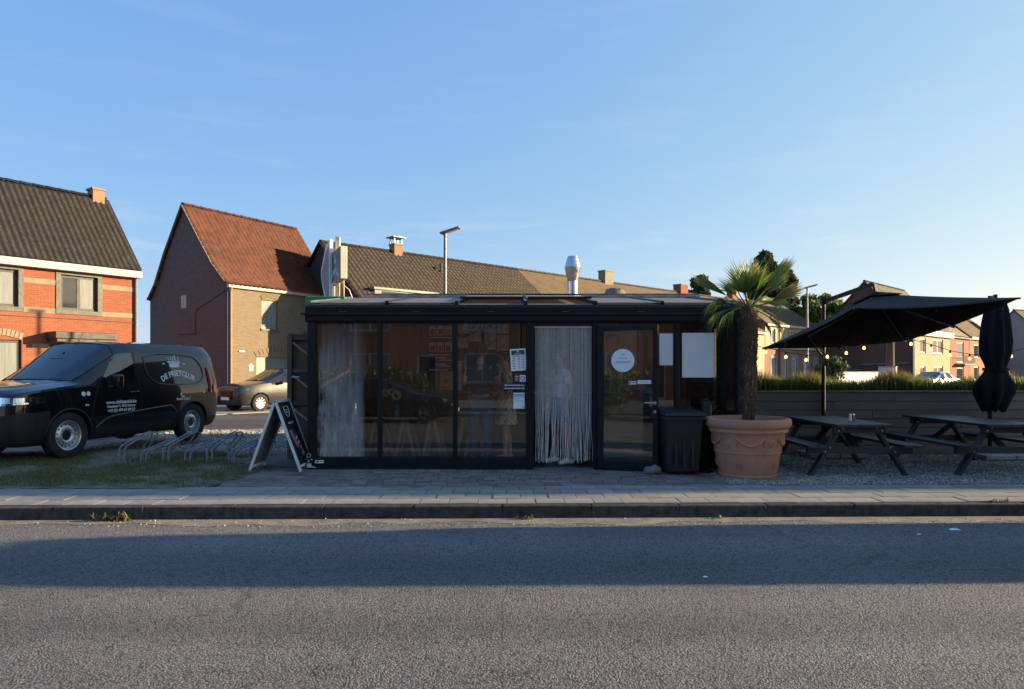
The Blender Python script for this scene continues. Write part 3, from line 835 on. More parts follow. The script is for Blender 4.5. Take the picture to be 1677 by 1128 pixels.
mb = WB(pavn); mb.bx(fx(873.5), fx(971), FY - .09, FY + .1, .15, .168); mb.build('threshold', M['galv'], pavn, bevel=.004)
mb = WB(pavn); mb.bx(fx(873.5), fx(971), FY - .03, FY + .06, fz(534), fz(528)); mb.build('door_head', M['black_metal'], pavn, bevel=.004)
# the open door leaf
hx, hy = 1.315, 10.43; ang = math.atan2(10.14 - hy, 2.175 - hx); DW, DH = .905, 2.20
dr = MB(); s = .082
dr.bx(0, s, -.03, .03, .015, DH); dr.bx(DW - s, DW, -.03, .03, .015, DH); dr.bx(s, DW - s, -.03, .03, .015, .15); dr.bx(s, DW - s, -.03, .03, DH - s, DH)
door = dr.build('door', M['black_metal'], pavn, bevel=.006, label='open glazed door leaf swung out against the front')
door.location = Vector((hx, hy, .155)) - pavn.location; door.rotation_euler = (0, 0, ang)
DM = Matrix.Translation((hx, hy, .155)) @ Matrix.Rotation(ang, 4, 'Z')
dp = MB(); dp.box((DW / 2, 0, (DH - s + .15) / 2), (DW - 2 * s + .01, .008, DH - s - .15 + .01)); dp.build('door_pane', M['glass'], door)
hd = MB(); hd.tube([(DW - .045, -.03, 1.03), (DW - .045, -.075, 1.03), (DW - .06, -.08, 1.03), (DW - .20, -.08, 1.03)], .0105, 8)
hd.lathe([(.0, 0), (.027, 0), (.027, .008), (.0, .008)], 14, (DW - .045, -.03, 1.03), Matrix.Rotation(R(90), 4, 'X')); hd.build('handle', M['steel'], door, smooth=40)
lk = MB(); lk.lathe([(.0, 0), (.022, 0), (.022, .01), (.0, .01)], 14, (DW - .045, -.03, .90), Matrix.Rotation(R(90), 4, 'X')); lk.bx(DW - .05, DW - .04, -.045, -.03, .87, .90); lk.build('lock', M['steel'], door)
hg = MB()
for z in (.25, 1.1, 1.95): hg.tube([(-.008, -.02, z - .05), (-.008, -.02, z + .05)], .012, 8)
hg.build('hinge', M['black_metal'], door)

# string curtain
cur = thing('string_curtain', 'cream string curtain hanging in the open doorway of the pavilion', 'curtain', (fx(922), FY + .02, .17))
M['string'] = pbr('curtain_string', (0.80, 0.76, 0.71), (0.66, 0.61, 0.57), 12, 0.9, 0.05, spec=0.2, bump=0.5, bscale=400, bdist=.002)
mb = WB(cur); mb.bx(fx(875), fx(970), FY + .01, FY + .035, fz(536.5), fz(534)); mb.build('curtain_rail', M['white_plastic'], cur)
ns = 60; g = random.Random(5)
for i in range(ns):
    x0 = fx(876) + (fx(969) - fx(876)) * (i + .5) / ns
    pts = []; top = fz(536); bot = fz(759) + g.uniform(0, .055); ph = g.uniform(0, 6.28); am = g.uniform(.004, .016); dr_ = g.gauss(0, .012); yy = FY + .022 + g.uniform(-.012, .012)
    if g.random() < .12: dr_ += g.uniform(-.06, .06)
    m = 15
    for k in range(m):
        t = k / (m - 1); f = max(0, (t - .45) / .55)
        pts.append((x0 + am * f * math.sin(ph + t * 13) + dr_ * f * f * 1.6 + g.uniform(-.003, .003) * f, yy + .012 * f * math.sin(ph * 2 + t * 9), top + (bot - top) * t))
    sb = WB(cur); sb.tube(pts, g.uniform(.0030, .0042), 5, caps=False); sb.build('strand', M['string'], cur, smooth=180)

# flue and exhaust hood on the roof
flu = thing('metal_flue', 'shiny stainless steel flue with a double cone cap on the pavilion roof', 'chimney flue', (1.245, 14.0, 3.14))
q = MB(); q.lathe([(.104, 0), (.104, .33), (.108, .33), (.108, .35), (.104, .35), (.104, .36)], 28); q.build('pipe', M['steel'], flu, smooth=30)
q = MB(); q.lathe([(.106, .34), (.112, .36), (.165, .62), (.168, .63)], 28, caps=False); q.lathe([(.168, .63), (.166, .64), (.105, .86), (.103, .86), (.103, .84)], 28, caps=True); q.build('cone_cap', M['steel'], flu, smooth=30)
q = MB(); q.lathe([(.115, .0), (.15, .0), (.13, .03), (.107, .05)], 24); q.build('collar', M['zinc'], flu, smooth=40)
hood = thing('exhaust_hood', 'weathered brown dome of an exhaust fan on the pavilion roof', 'exhaust fan', (2.26, 15.0, 3.14))
M['hood_brown'] = pbr('weathered_polyester', (0.21, 0.17, 0.125), (0.13, 0.11, 0.085), 7, 0.7, 0.1, bump=0.2, bscale=30)
q = MB(); q.lathe([(.32, .04), (.325, .055), (.27, .16), (.20, .27), (.12, .325), (.0, .335)], 24); q.build('dome', M['hood_brown'], hood, smooth=35)
q = MB(); q.lathe([(.24, 0), (.24, .06), (.0, .06)], 20); q.build('base_ring', M['zinc'], hood)
for a in range(4):
    q = MB(); q.box((.2 * math.cos(a * 1.57 + .4), .2 * math.sin(a * 1.57 + .4), .285), (.03, .03, .03)); q.build('bolt', M['zinc'], hood)

# ------------------------------------------------------------------ notices on the glass and menus on the wall inside
def sheet(name, label, cat, px0, px1, py0, py1, Y, mat, tilt=0.0, lines=(), group=None, inkmat=None, extras=None, thick=.002, M0=None):
    """a printed sheet facing the street; lines = list of (x0,x1,y0,y1 in 0..1) print bars"""
    x0, z1 = XZ(px0, py0, Y); x1, z0 = XZ(px1, py1, Y); wd, ht = x1 - x0, z1 - z0
    t = thing(name, label, cat, ((x0 + x1) / 2, Y, z0), 0, group)
    Mx = Matrix.Translation((0, 0, ht / 2)) @ Matrix.Rotation(tilt, 4, 'Y') @ Matrix.Translation((0, 0, -ht / 2))
    mb = MB(); mb.M = Mx; mb.bx(-wd / 2, wd / 2, -thick / 2, thick / 2, 0, ht); mb.build('sheet', mat, t)
    if lines:
        lb = MB(); lb.M = Mx
        for a, b, c, d in lines: lb.bx(-wd / 2 + a * wd, -wd / 2 + b * wd, -thick / 2 - .0015, -thick / 2 - .0002, ht * (1 - d), ht * (1 - c))
        lb.build('print', inkmat or M['ink'], t)
    if extras: extras(t, Mx, wd, ht, -thick / 2 - .0015)
    return t
def rows(n, y0, y1, x0=.1, x1=.9, seed=0, fill=.35):
    g = random.Random(seed); out = []
    for i in range(n):
        y = y0 + (y1 - y0) * i / n; out.append((x0, x0 + (x1 - x0) * g.uniform(.35, .65), y, y + (y1 - y0) / n * fill)); out.append((x1 - .12, x1, y, y + (y1 - y0) / n * fill))
    return out
GW = 'menu sheets on the back wall of the pavilion'
MY = 13.385
specs = [(747.7, 767, 530, 546, 7, 'short menu sheet at the top left of the wall seen in the third pane'),
         (768.7, 787, 530, 542, 5, 'small menu sheet above the head of the man in the cap'),
         (794, 812, 530, 572, 15, 'tall narrow menu sheet right of the head of the man in the cap'),
         (814, 833, 530, 546, 7, 'short menu sheet in the upper right corner above the sheet over the woman'),
         (814, 833, 549, 574, 10, 'menu sheet just above the head of the woman in the dress'),
         (747.7, 766.5, 552.6, 569, 7, 'menu sheet left of the neck of the man in the cap'),
         (768.7, 787, 544, 559, 6, 'menu sheet half hidden behind the cap of the standing man'),
         (747, 757, 591, 638, 16, 'long thin price strip hanging left of the man in dark clothes'),
         (813, 828, 594, 624, 11, 'price strip hanging between the man in dark clothes and the woman')]
M['menu'] = pbr('menu_paper', (0.80, 0.79, 0.75), (0.72, 0.71, 0.67), 3, 0.6, 0.05)
for i, (a, b, c, d, n, lab) in enumerate(specs):
    sheet('menu_sheet', lab, 'menu sheet', a, b, c, d, MY, M['menu'], 0, [(.1, .6, .04, .09)] + rows(n, .14, .96, seed=i), GW)
# big blackboard with pictures
def board_extra(t, Mx, wd, ht, y):
    for r, zt in ((0, .04), (1, .38)):
        for c in range(3):
            mb = MB(); mb.M = Mx; x0 = -wd / 2 + wd * (.05 + .315 * c); mb.bx(x0, x0 + wd * .27, y - .002, y, ht * (1 - zt - .2), ht * (1 - zt)); mb.build('picture_frame', M['menu'], t)
            mb = MB(); mb.M = Mx; x0 += wd * .03
            mb.bx(x0, x0 + wd * .21, y - .004, y - .002, ht * (1 - zt - .18), ht * (1 - zt - .07))
            mb.build('picture', [M['snack_brown'], M['ketchup'], M['curry']][(c + r) % 3], t)
M['snack_brown'] = pbr('snack_brown', (0.16, 0.08, 0.03), (0.25, 0.14, 0.05), 30, 0.6)
M['ketchup'] = pbr('ketchup_red', (0.40, 0.035, 0.02), (0.30, 0.05, 0.03), 30, 0.5)
M['curry'] = pbr('curry_yellow', (0.55, 0.33, 0.06), (0.45, 0.22, 0.05), 30, 0.5)
bl_lines = [(.05, .95, .27, .295), (.05, .9, .62, .65), (.3, .75, .68, .71), (.45, .95, .73, .76), (.3, .7, .81, .84), (.4, .9, .855, .885), (.05, .8, .93, .96)]
sheet('picture_menu', 'black menu board with two rows of snack pictures and white writing', 'menu board', 701, 742, 530, 610, MY, M['dark_board'], 0, bl_lines, None, M['menu'], board_extra, .012)
def yel_extra(t, Mx, wd, ht, y):
    mb = MB(); mb.M = Mx; mb.lathe([(0, 0), (wd * .26, 0), (wd * .26, .002), (0, .002)], 18, (0, y, ht * .5), Matrix.Rotation(R(90), 4, 'X') @ Matrix.Scale(.7, 4, (0, 1, 0))); mb.build('picture', M['ketchup'], t)
M['poster_yellow'] = pbr('poster_yellow', (0.72, 0.45, 0.04), (0.66, 0.40, 0.04), 4, 0.5)
sheet('yellow_poster', 'yellow poster with a red snack picture below the black menu board', 'poster', 721, 741.5, 609, 638, MY - .03, M['poster_yellow'], 0, [(.12, .88, .08, .13), (.2, .8, .16, .2), (.15, .55, .8, .84), (.15, .85, .88, .92)], None, M['ketchup'], yel_extra)
GY = FY - .004
def hours_extra(t, Mx, wd, ht, y):
    mb = MB(); mb.M = Mx; mb.bx(-wd * .42, wd * .42, y - .001, y, ht * .72, ht * .93); mb.build('header', M['ink'], t)
    mb = MB(); mb.M = Mx; text_mb(mb, 'DE FRIETCLUB', wd * .13, facing((0, y - .0015, ht * .79)), .0004, arc=wd * .5); mb.bx(-wd * .06, wd * .06, y - .0016, y - .001, ht * .86, ht * .90); mb.build('header_print', M['white_print'], t)
    mb = MB(); mb.M = Mx; text_mb(mb, 'Openingsuren', wd * .14, facing((0, y - .001, ht * .66)), .0004, shear=.2); mb.build('title_print', M['ink'], t)
hl = []
for i in range(7): hl += [(.12, .30, .42 + i * .075, .445 + i * .075), (.48, .62, .42 + i * .075, .445 + i * .075), (.70, .86, .42 + i * .075, .445 + i * .075)]
sheet('opening_hours_sheet', 'white sheet of opening hours with a black header taped to the glass beside the doorway', 'notice', 836, 861.5, 571, 607, GY, M['paper'], R(-3.5), hl, None, None, hours_extra)
M['pink'] = pbr('sticker_pink', (0.45, 0.08, 0.16), (0.38, 0.07, 0.13), 6, 0.5)
sheet('pink_sticker', 'small dark pink sticker left of the no smoking sign', 'sticker', 843, 849, 613.5, 625, GY, M['pink'], 0, [(.2, .8, .2, .3), (.2, .8, .6, .68)], None, M['white_print'])
def nosmoke(t, Mx, wd, ht, y):
    m = Matrix.Rotation(R(90), 4, 'X')
    mb = MB(); mb.M = Mx; pts = [(wd * .34 * math.cos(a), y, ht * .5 + wd * .34 * math.sin(a)) for a in [2 * PI * k / 20 for k in range(20)]]
    mb.tube(pts, wd * .05, 5, closed=True); mb.beam((-wd * .24, y, ht * .5 + wd * .24), (wd * .24, y, ht * .5 - wd * .24), wd * .09, .002); mb.beam((-wd * .2, y, ht * .48), (wd * .2, y, ht * .5), wd * .1, .001)
    mb.build('prohibition_ring', M['ink'], t)
sheet('no_smoking_sign', 'small white no smoking sign on the glass above the black strip', 'sign', 851, 861, 614, 625, GY, M['paper'], 0, (), None, None, nosmoke)
def strip_extra(t, Mx, wd, ht, y):
    mb = MB(); mb.M = Mx
    for zc, sgn in ((.72, 1), (.28, -1)):
        mb.bx(-wd * .44, wd * .44, y - .001, y, ht * (zc - .05), ht * (zc + .05))
        mb.lathe([(0, 0), (ht * .15, 0), (ht * .15, .001), (0, .001)], 12, (-sgn * wd * .40, y, ht * zc), Matrix.Rotation(R(90), 4, 'X'))
    mb.build('key_marks', M['white_print'], t)
sheet('black_strip_sticker', 'black strip with two white key shaped marks on the glass', 'sticker', 824, 861, 627.5, 639, GY, M['ink'], 0, (), None, None, strip_extra)
M['sky_print'] = pbr('blue_print', (0.20, 0.42, 0.68), (0.28, 0.50, 0.74), 5, 0.5)
def blue_extra(t, Mx, wd, ht, y):
    for nm, (a, b_, c, d), m_ in (('blue_band', (.04, .96, .06, .28), 'sky_print'), ('corner_mark', (.8, .92, .86, .94), 'ink')):
        mb = MB(); mb.M = Mx; mb.bx(-wd / 2 + a * wd, -wd / 2 + b_ * wd, y, y + .001, ht * (1 - d), ht * (1 - c)); mb.build(nm, M[m_], t)
sheet('blue_notice', 'white notice with a blue band on top low on the glass beside the doorway', 'notice', 841, 859, 643, 669, GY, M['paper'], 0, [(.12, .6, .36, .39), (.12, .85, .44, .46), (.12, .85, .5, .52), (.12, .7, .56, .58)], None, M['sky_print'], blue_extra)
# posters seen from their white backs
sheet('white_poster', 'narrow plain white poster on the pane right of the open door', 'poster', 1080, 1102, 546, 598, FY - .004, M['paper'], 0, ())
sheet('wide_poster', 'wide plain white poster on the right hand pane beside the palm', 'poster', 1117, 1169, 545, 618, FY - .004, M['paper'], 0, ())
# round sign on the door glass
rs_ = thing('round_door_sign', 'round pale sign hanging on the glass of the open door', 'sign', (0, 0, 0))
rs_.matrix_world = DM
rs_.location = DM @ Vector((.38, -.012, 1.66)); rs_.rotation_euler = (0, 0, ang)
q = MB(); q.lathe([(0, 0), (.17, 0), (.175, .003), (.17, .006), (0, .006)], 40, (0, 0, 0), Matrix.Rotation(R(90), 4, 'X')); q.build('disc', M['paper'], rs_)
M['pale_ink'] = pbr('pale_ink', (0.45, 0.50, 0.58), (0.42, 0.46, 0.54), 10, 0.6)
q = MB(); q.bx(-.07, .07, -.0075, -.0062, .03, .045); q.bx(-.10, .12, -.0075, -.0062, -.035, -.012); q.bx(-.03, .03, -.0078, -.0065, .085, .1); q.build('print', M['pale_ink'], rs_)
q = MB(); q.tube([(-.02, -.004, -.17), (-.028, -.004, -.25)], .006, 6); q.build('stick', M['pale_wood'], rs_)
for (name, lab, x0, x1, z0, z1, m) in (('pull_label', 'small grey label with a black square on the door glass', .47, .58, 1.30, 1.35, 'menu'), ('push_label', 'pale blue strip label on the door glass above the handle', .60, .80, 1.31, 1.365, 'paper')):
    t = thing(name, lab, 'label', DM @ Vector((x0, -.009, z0)), ang)
    q = MB(); q.bx(0, x1 - x0, -.001, .001, 0, z1 - z0); q.build('strip', M[m], t)
    if m == 'menu': q = MB(); q.bx(.008, .03, -.0025, -.001, .012, .04); q.build('square_mark', M['ink'], t)
    q = MB()
    q.bx(.045 if m == 'menu' else .03, .10 if m == 'menu' else .17, -.0022, -.001, .02, .034); q.build('print', M['ink'] if m == 'menu' else M['pale_ink'], t)
# stickers low on the corner post
t = thing('brand_sticker', 'small pale sticker with a dark square low on the base rail at the left corner', 'sticker', (fx(516), FY - .032, fz(758)))
q = MB(); q.bx(0, .14, -.0015, 0, 0, .048); q.build('strip', M['paper'], t); q = MB(); q.bx(.035, .065, -.003, -.0015, .012, .038); q.bx(.08, .13, -.003, -.0015, .02, .03); q.build('print', M['ink'], t)
t = thing('peeled_sticker', 'torn remains of a white lettered sticker at the foot of the corner post', 'sticker', (fx(504), FY - .053, .165))
q = MB(); text_mb(q, 'BL', .085, facing((.05, -.002, .045)), .001, bold=.004); q.box((.115, 0, .02), (.05, .002, .012), m=Matrix.Rotation(.3, 4, 'Y')); q.box((.03, 0, .115), (.02, .002, .025)); q.box((.075, 0, .14), (.03, .002, .01)); q.build('scraps', M['white_print'], t)
q = MB(); q.tube([(.03 + .03 * math.cos(a), -.001, .20 + .03 * math.sin(a)) for a in [2 * PI * k / 18 for k in range(18)]], .004, 5, closed=True); q.build('ring_mark', M['white_print'], t)

# ------------------------------------------------------------------ furniture behind the glass
def trestle(x, y, wd, lab):
    t = thing('trestle_table', lab, 'table', (x, y, .165), 0, 'trestle tables behind the glass')
    q = MB(); q.bx(-wd / 2, wd / 2, -.35, .35, .70, .74); q.build('tabletop', M['dark_wood'], t, bevel=.006)
    for sx in (-wd / 2 + .22, wd / 2 - .22):
        for sy in (-.28, .28):
            for d in (-1, 1):
                q = MB(); q.beam((sx + d * .03, sy, .70), (sx + d * .17, sy, .0), .05, .028, (0, 1, 0)); q.build('leg', M['pale_wood'], t)
        q = MB(); q.bx(sx - .03, sx + .03, -.3, .3, .655, .70); q.build('crossbar', M['pale_wood'], t)
    return t
trestle(-2.46, 11.35, 0.98, 'dark topped table on pale A shaped legs behind the smeared pane')
trestle(-1.50, 11.25, .88, 'dark topped table on pale A shaped legs carrying the sunflower vase')
trestle(-.72, 11.85, .60, 'small dark topped table on pale A shaped legs left of the man in dark clothes')
cn = thing('serving_counter', 'dark serving counter along the back wall of the pavilion', 'counter', (.6, 13.05, .165))
q = MB(); q.bx(-1.6, 2.2, -.28, .3, 0, 1.02); q.build('counter_body', M['dark_wood'], cn, bevel=.01)
q = MB(); q.bx(-1.65, 2.25, -.33, .32, 1.021, 1.06); q.build('worktop', M['black_plastic'], cn, bevel=.006)
hb = thing('service_hatch', 'dark service hatch panel behind the counter with menus around it', 'hatch', (.75, 13.39, 1.25))
q = MB(); q.bx(-1.7, -.3, -.006, .006, 0, 1.6); q.bx(-.3, .3, -.006, .006, 0, 1.6); q.build('panel', M['dark_board'], hb)
q = MB(); q.bx(-1.72, .32, -.02, .004, -.03, -.002); q.build('shelf', M['pale_wood'], hb)
# sunflowers in a vase
sf = thing('sunflower_vase', 'glass vase with three yellow sunflowers on the table behind the second pane', 'flowers', (-1.86, 11.05, .905))
M['petal'] = leaf_mat('sunflower_petals', (0.75, 0.42, 0.02), (0.80, 0.50, 0.03), (0.70, 0.36, 0.02), .3)
M['stem_green'] = pbr('stem_green', (0.07, 0.12, 0.03), (0.05, 0.09, 0.025), 10, 0.6)
M['seed_brown'] = pbr('seed_brown', (0.06, 0.03, 0.012), (0.10, 0.05, 0.02), 60, 0.8, bump=.5, bscale=300)
q = MB(); q.lathe([(.045, 0), (.055, .08), (.04, .16), (.05, .2)], 16); q.build('vase', M['galv'], sf, smooth=60)
for (dx, dy, dz, s) in ((.0, -.05, .36, 1.0), (-.18, -.02, .40, .7), (-.09, .03, .41, .75)):
    q = MB(); q.tube([(0, 0, .12), (dx * .5, dy * .3, .26), (dx, dy + .02, dz)], .006, 5); q.build('stem', M['stem_green'], sf)
    q = MB(); c = Vector((dx, dy, dz))
    for ring, n in ((0, 17), (1, 17)):
        for k in range(n):
            a = 2 * PI * (k + .5 * ring) / n; ra, rb = .035 * s, (.085 - .01 * ring) * s; wd = .014 * s
            u = Vector((math.cos(a), 0, math.sin(a))); v = Vector((-math.sin(a), 0, math.cos(a))); o = Vector((0, -.006 * ring, 0))
            q.add([c + u * ra + o, c + u * (ra + rb) * .55 + v * wd + o, c + u * rb + o + Vector((0, -.012, 0)), c + u * (ra + rb) * .55 - v * wd + o], [(0, 1, 2, 3)])
    h = q.build('flower_head', M['petal'], sf)
    q = MB(); q.sphere((dx, dy - .01, dz), .038 * s, 12, 8, (1, .4, 1)); q.build('seed_disc', M['seed_brown'], h, smooth=180)
# ================================================================== VEHICLES
def car_paint(name, col, rough=0.25, metal=0.0):
    t = NT(name); v = t.coord('Object')
    f = t.noise(v, 3.0, 6, 0.7); d = t.noise(v, 60, 4, 0.6)
    c = t.mix(t.ramp(f, 0.45, 0.8, g3(0), g3(0.02)), col, (0.16, 0.14, 0.12))
    r = t.ramp(d, 0.3, 0.75, g3(rough - .04), g3(rough + .10))
    t.bsdf(c, r, metal, 0.12, None, 1.0); return t.m
M['van_black'] = car_paint('black_paint', (0.006, 0.006, 0.008), 0.2)
M['suv_grey'] = car_paint('grey_paint', (0.028, 0.030, 0.033), 0.3, 0.1)
M['sedan_black'] = car_paint('dark_blue_black_paint', (0.010, 0.011, 0.015), 0.2)
M['silver_paint'] = car_paint('silver_paint', (0.50, 0.51, 0.53), 0.3, 0.5)
M['white_van'] = car_paint('white_car_paint', (0.70, 0.70, 0.68), 0.3)
M['lamp_glass'] = glass_mat('lamp_glass', (0.95, 0.96, 0.97))
M['chrome'] = pbr('chrome', (0.75, 0.76, 0.78), (0.68, 0.69, 0.71), 5, 0.12, 0.04, metal=1.0)
M['rim_silver'] = pbr('rim_silver', (0.60, 0.61, 0.63), (0.50, 0.51, 0.53), 8, 0.35, 0.08, metal=0.75)
M['tail_red'] = pbr('tail_lamp_red', (0.45, 0.02, 0.015), (0.35, 0.02, 0.015), 5, 0.12, 0.04, coat=.8)
M['seat_cloth'] = pbr('seat_cloth', (0.035, 0.035, 0.038), (0.05, 0.05, 0.052), 30, 0.9, 0.05)
M['amber'] = pbr('amber_lens', (0.55, 0.22, 0.04), (0.5, 0.18, 0.03), 5, 0.15, 0.04)

def car_shell(name, root, cols, cells, mats, axles, wr, zc, part_names, crease_rows=(), crease_cols=()):
    nrow = len(cols[0]); ring = 2 * nrow - 1; vs = []; fs = []; mi = []
    for c in cols:
        for j in range(nrow): vs.append((c[j][0], c[j][1], c[j][2]))
        for j in range(nrow - 2, -1, -1): vs.append((c[j][0], -c[j][1], c[j][2]))
    for i in range(len(cols) - 1):
        for k in range(ring):
            k2 = (k + 1) % ring; row = k if k < nrow - 1 else ring - 2 - k
            fs.append((i * ring + k, (i + 1) * ring + k, (i + 1) * ring + k2, i * ring + k2)); mi.append(cells.get((i, row), 0) if k < ring - 1 else 2)
    fs.append(tuple(range(ring))); mi.append(cells.get('front', 0))
    q = (len(cols) - 1) * ring
    fs.append(tuple(q + k for k in range(ring - 1, -1, -1))); mi.append(cells.get('rear', 0))
    me = bpy.data.meshes.new(name); me.from_pydata(vs, [], fs)
    for m in mats: me.materials.append(m)
    me.polygons.foreach_set('material_index', np.array(mi, np.int32))
    me.update(calc_edges=True)
    cra = me.attributes.new('crease_edge', 'FLOAT', 'EDGE')
    for ed in me.edges:
        a_, b_ = ed.vertices; ia, ka = divmod(a_, ring); ib, kb_ = divmod(b_, ring); ra = ka if ka < nrow else ring - 1 - ka
        if ka == kb_ and ia != ib and ra in crease_rows: cra.data[ed.index].value = .62
        elif ia == ib and ia in crease_cols: cra.data[ed.index].value = .62
    o = link(bpy.data.objects.new('shell', me))
    sb = o.modifiers.new('s', 'SUBSURF'); sb.levels = 2; sb.render_levels = 2
    cuts = []
    for ax in axles:
        c = MB(); c.cur = 2; c.lathe([(wr + .045, -1.2), (wr + .045, 1.2)], 40, (ax, 0, zc), Matrix.Rotation(R(90), 4, 'X'))
        co = c.build('cutter', mats); bo = o.modifiers.new('b', 'BOOLEAN'); bo.object = co; bo.operation = 'DIFFERENCE'; bo.solver = 'EXACT'; cuts.append(co)
    bm_ = baked(o)
    for c in cuts: bpy.data.objects.remove(c, do_unlink=True)
    V = np.array([v.co for v in bm_.vertices]); polys = [tuple(p.vertices) for p in bm_.polygons]; pm_ = [p.material_index for p in bm_.polygons]
    bvh = BVHTree.FromPolygons([Vector(v) for v in V], polys)
    out = {}
    for k in sorted(set(pm_)):
        fsel = [p for p, m in zip(polys, pm_) if m == k]
        used = sorted({i for f in fsel for i in f}); mp_ = {a: b for b, a in enumerate(used)}
        # islands become separate parts for glass
        groups = [fsel]
        if k == 1:
            par = {i: i for i in used}
            def find(a):
                while par[a] != a: par[a] = par[par[a]]; a = par[a]
                return a
            for f in fsel:
                for i in f[1:]: par[find(i)] = find(f[0])
            d = {}
            for f in fsel: d.setdefault(find(f[0]), []).append(f)
            groups = list(d.values())
        for gi, gf in enumerate(groups):
            used = sorted({i for f in gf for i in f}); mp_ = {a: b for b, a in enumerate(used)}
            m2 = bpy.data.meshes.new(part_names[k]); m2.from_pydata([tuple(V[i]) for i in used], [], [tuple(mp_[i] for i in f) for f in gf])
            finish(m2, mats[k], 32)
            po = link(bpy.data.objects.new(part_names[k], m2)); set_parent(po, root); out.setdefault(k, []).append(po)
            if k == 1:      # rubber seal round each glass
                cnt = {}
                for f in gf:
                    for a, b in zip(f, f[1:] + f[:1]): cnt[(min(a, b), max(a, b))] = cnt.get((min(a, b), max(a, b)), 0) + 1
                adj = {}
                for (a, b), c_ in cnt.items():
                    if c_ == 1: adj.setdefault(a, []).append(b); adj.setdefault(b, []).append(a)
                if adj:
                    st = next(iter(adj)); loop = [st]; pr = None; cu_ = st
                    while True:
                        nx_ = [x for x in adj[cu_] if x != pr]
                        if not nx_ or nx_[0] == st: break
                        pr, cu_ = cu_, nx_[0]; loop.append(cu_)
                        if len(loop) > 4000: break
                    tb = MB(); tb.tube([V[i] for i in loop], .011, 6, closed=True); tb.build('seal', M['dark_rubber'], po, smooth=180)
    bpy.data.meshes.remove(bm_)
    return out, bvh
def on_side(bvh, x, z, s, off=.004):
    h = bvh.ray_cast(Vector((x, s * 3, z)), Vector((0, -s, 0)))
    return Vector((x, h[0].y + s * off, z)) if h[0] is not None else Vector((x, s * .8, z))
def vside(x, z, s, off=.004): return on_side(vb, x * KX, z * KZ, s, off)
def project_side(bvh, mb, s, off=.004):
    for i, v in enumerate(mb.v):
        p = vside(v[0], v[2], s, off + v[1]); mb.v[i] = tuple(p)
    return mb
def wheel(root, x, y, zc, r, wd, style, s):
    """s = +1/-1: side the face looks to"""
    Mx = Matrix.Translation((x, y, zc)) @ Matrix.Rotation(R(-90) * s, 4, 'X')   # local z -> outward
    h = wd / 2; ri = r * .64
    q = MB(); q.M = Mx
    q.lathe([(ri, -h * .8), (r * .86, -h), (r * .965, -h * .85), (r, -h * .55), (r, h * .55), (r * .965, h * .85), (r * .86, h), (ri * 1.04, h * .92), (ri, h * .8), (ri, -h * .8)], 40, caps=False)
    for k in range(3): 
        zz = -h * .4 + k * h * .4
        q.lathe([(r + .0012, zz - .006), (r + .0012, zz + .006)], 40, caps=False)
    w_ = q.build('wheel', M['dark_rubber'], root, smooth=35)
    q = MB(); q.M = Mx
    if style == 'steel':
        q.lathe([(ri, h * .80), (ri * .97, h * .86), (ri * .92, h * .80), (ri * .88, h * .30), (ri * .80, h * .22), (ri * .62, h * .52), (ri * .46, h * .60), (ri * .36, h * .50), (ri * .30, h * .30), (0, h * .30)], 40, caps=False)
        rm = q.build('rim', M['rim_silver'], w_, smooth=35)
        q = MB(); q.M = Mx
        for k in range(15):
            a = 2 * PI * k / 15; c = Vector((ri * .725 * math.cos(a), ri * .725 * math.sin(a), h * .39))
            q.sphere(c, ri * .068, 10, 6, (1, 1, .55))
        q.lathe([(ri * .33, h * .34), (ri * .30, h * .46), (0, h * .5)], 24, caps=False); q.build('rim_hole', M['black_plastic'], w_)
    else:
        q.lathe([(ri, h * .80), (ri * .97, h * .86), (ri * .90, h * .80), (ri * .88, h * .1), (0, h * .1)], 40, caps=False)
        q.build('rim', M['black_plastic'], w_, smooth=35)
        q = MB(); q.M = Mx; n = 10 if style == 'ten' else 5
        for k in range(n):
            a = 2 * PI * k / n; u = Vector((math.cos(a), math.sin(a), 0)); v = Vector((-math.sin(a), math.cos(a), 0)); z = Vector((0, 0, 1))
            wa, wb = (.10, .055) if style == 'ten' else (.10, .10)
            pts = [u * ri * .16 - v * ri * wb, u * ri * .93 - v * ri * wa, u * ri * .93 + v * ri * wa, u * ri * .16 + v * ri * wb]
            q.add([p + z * h * (.66 if i in (0, 3) else .78) for i, p in enumerate(pts)] + [p + z * h * .45 for p in pts], [(0, 1, 2, 3), (0, 4, 5, 1), (1, 5, 6, 2), (2, 6, 7, 3), (3, 7, 4, 0)])
        q.lathe([(ri * .97, h * .7), (ri * .96, h * .86), (ri * .88, h * .80), (ri * .87, h * .6)], 40, caps=False)
        q.lathe([(ri * .25, h * .5), (ri * .24, h * .70), (0, h * .74)], 20, caps=False)
        q.build('spokes', M['rim_silver'], w_, smooth=30)
    return w_

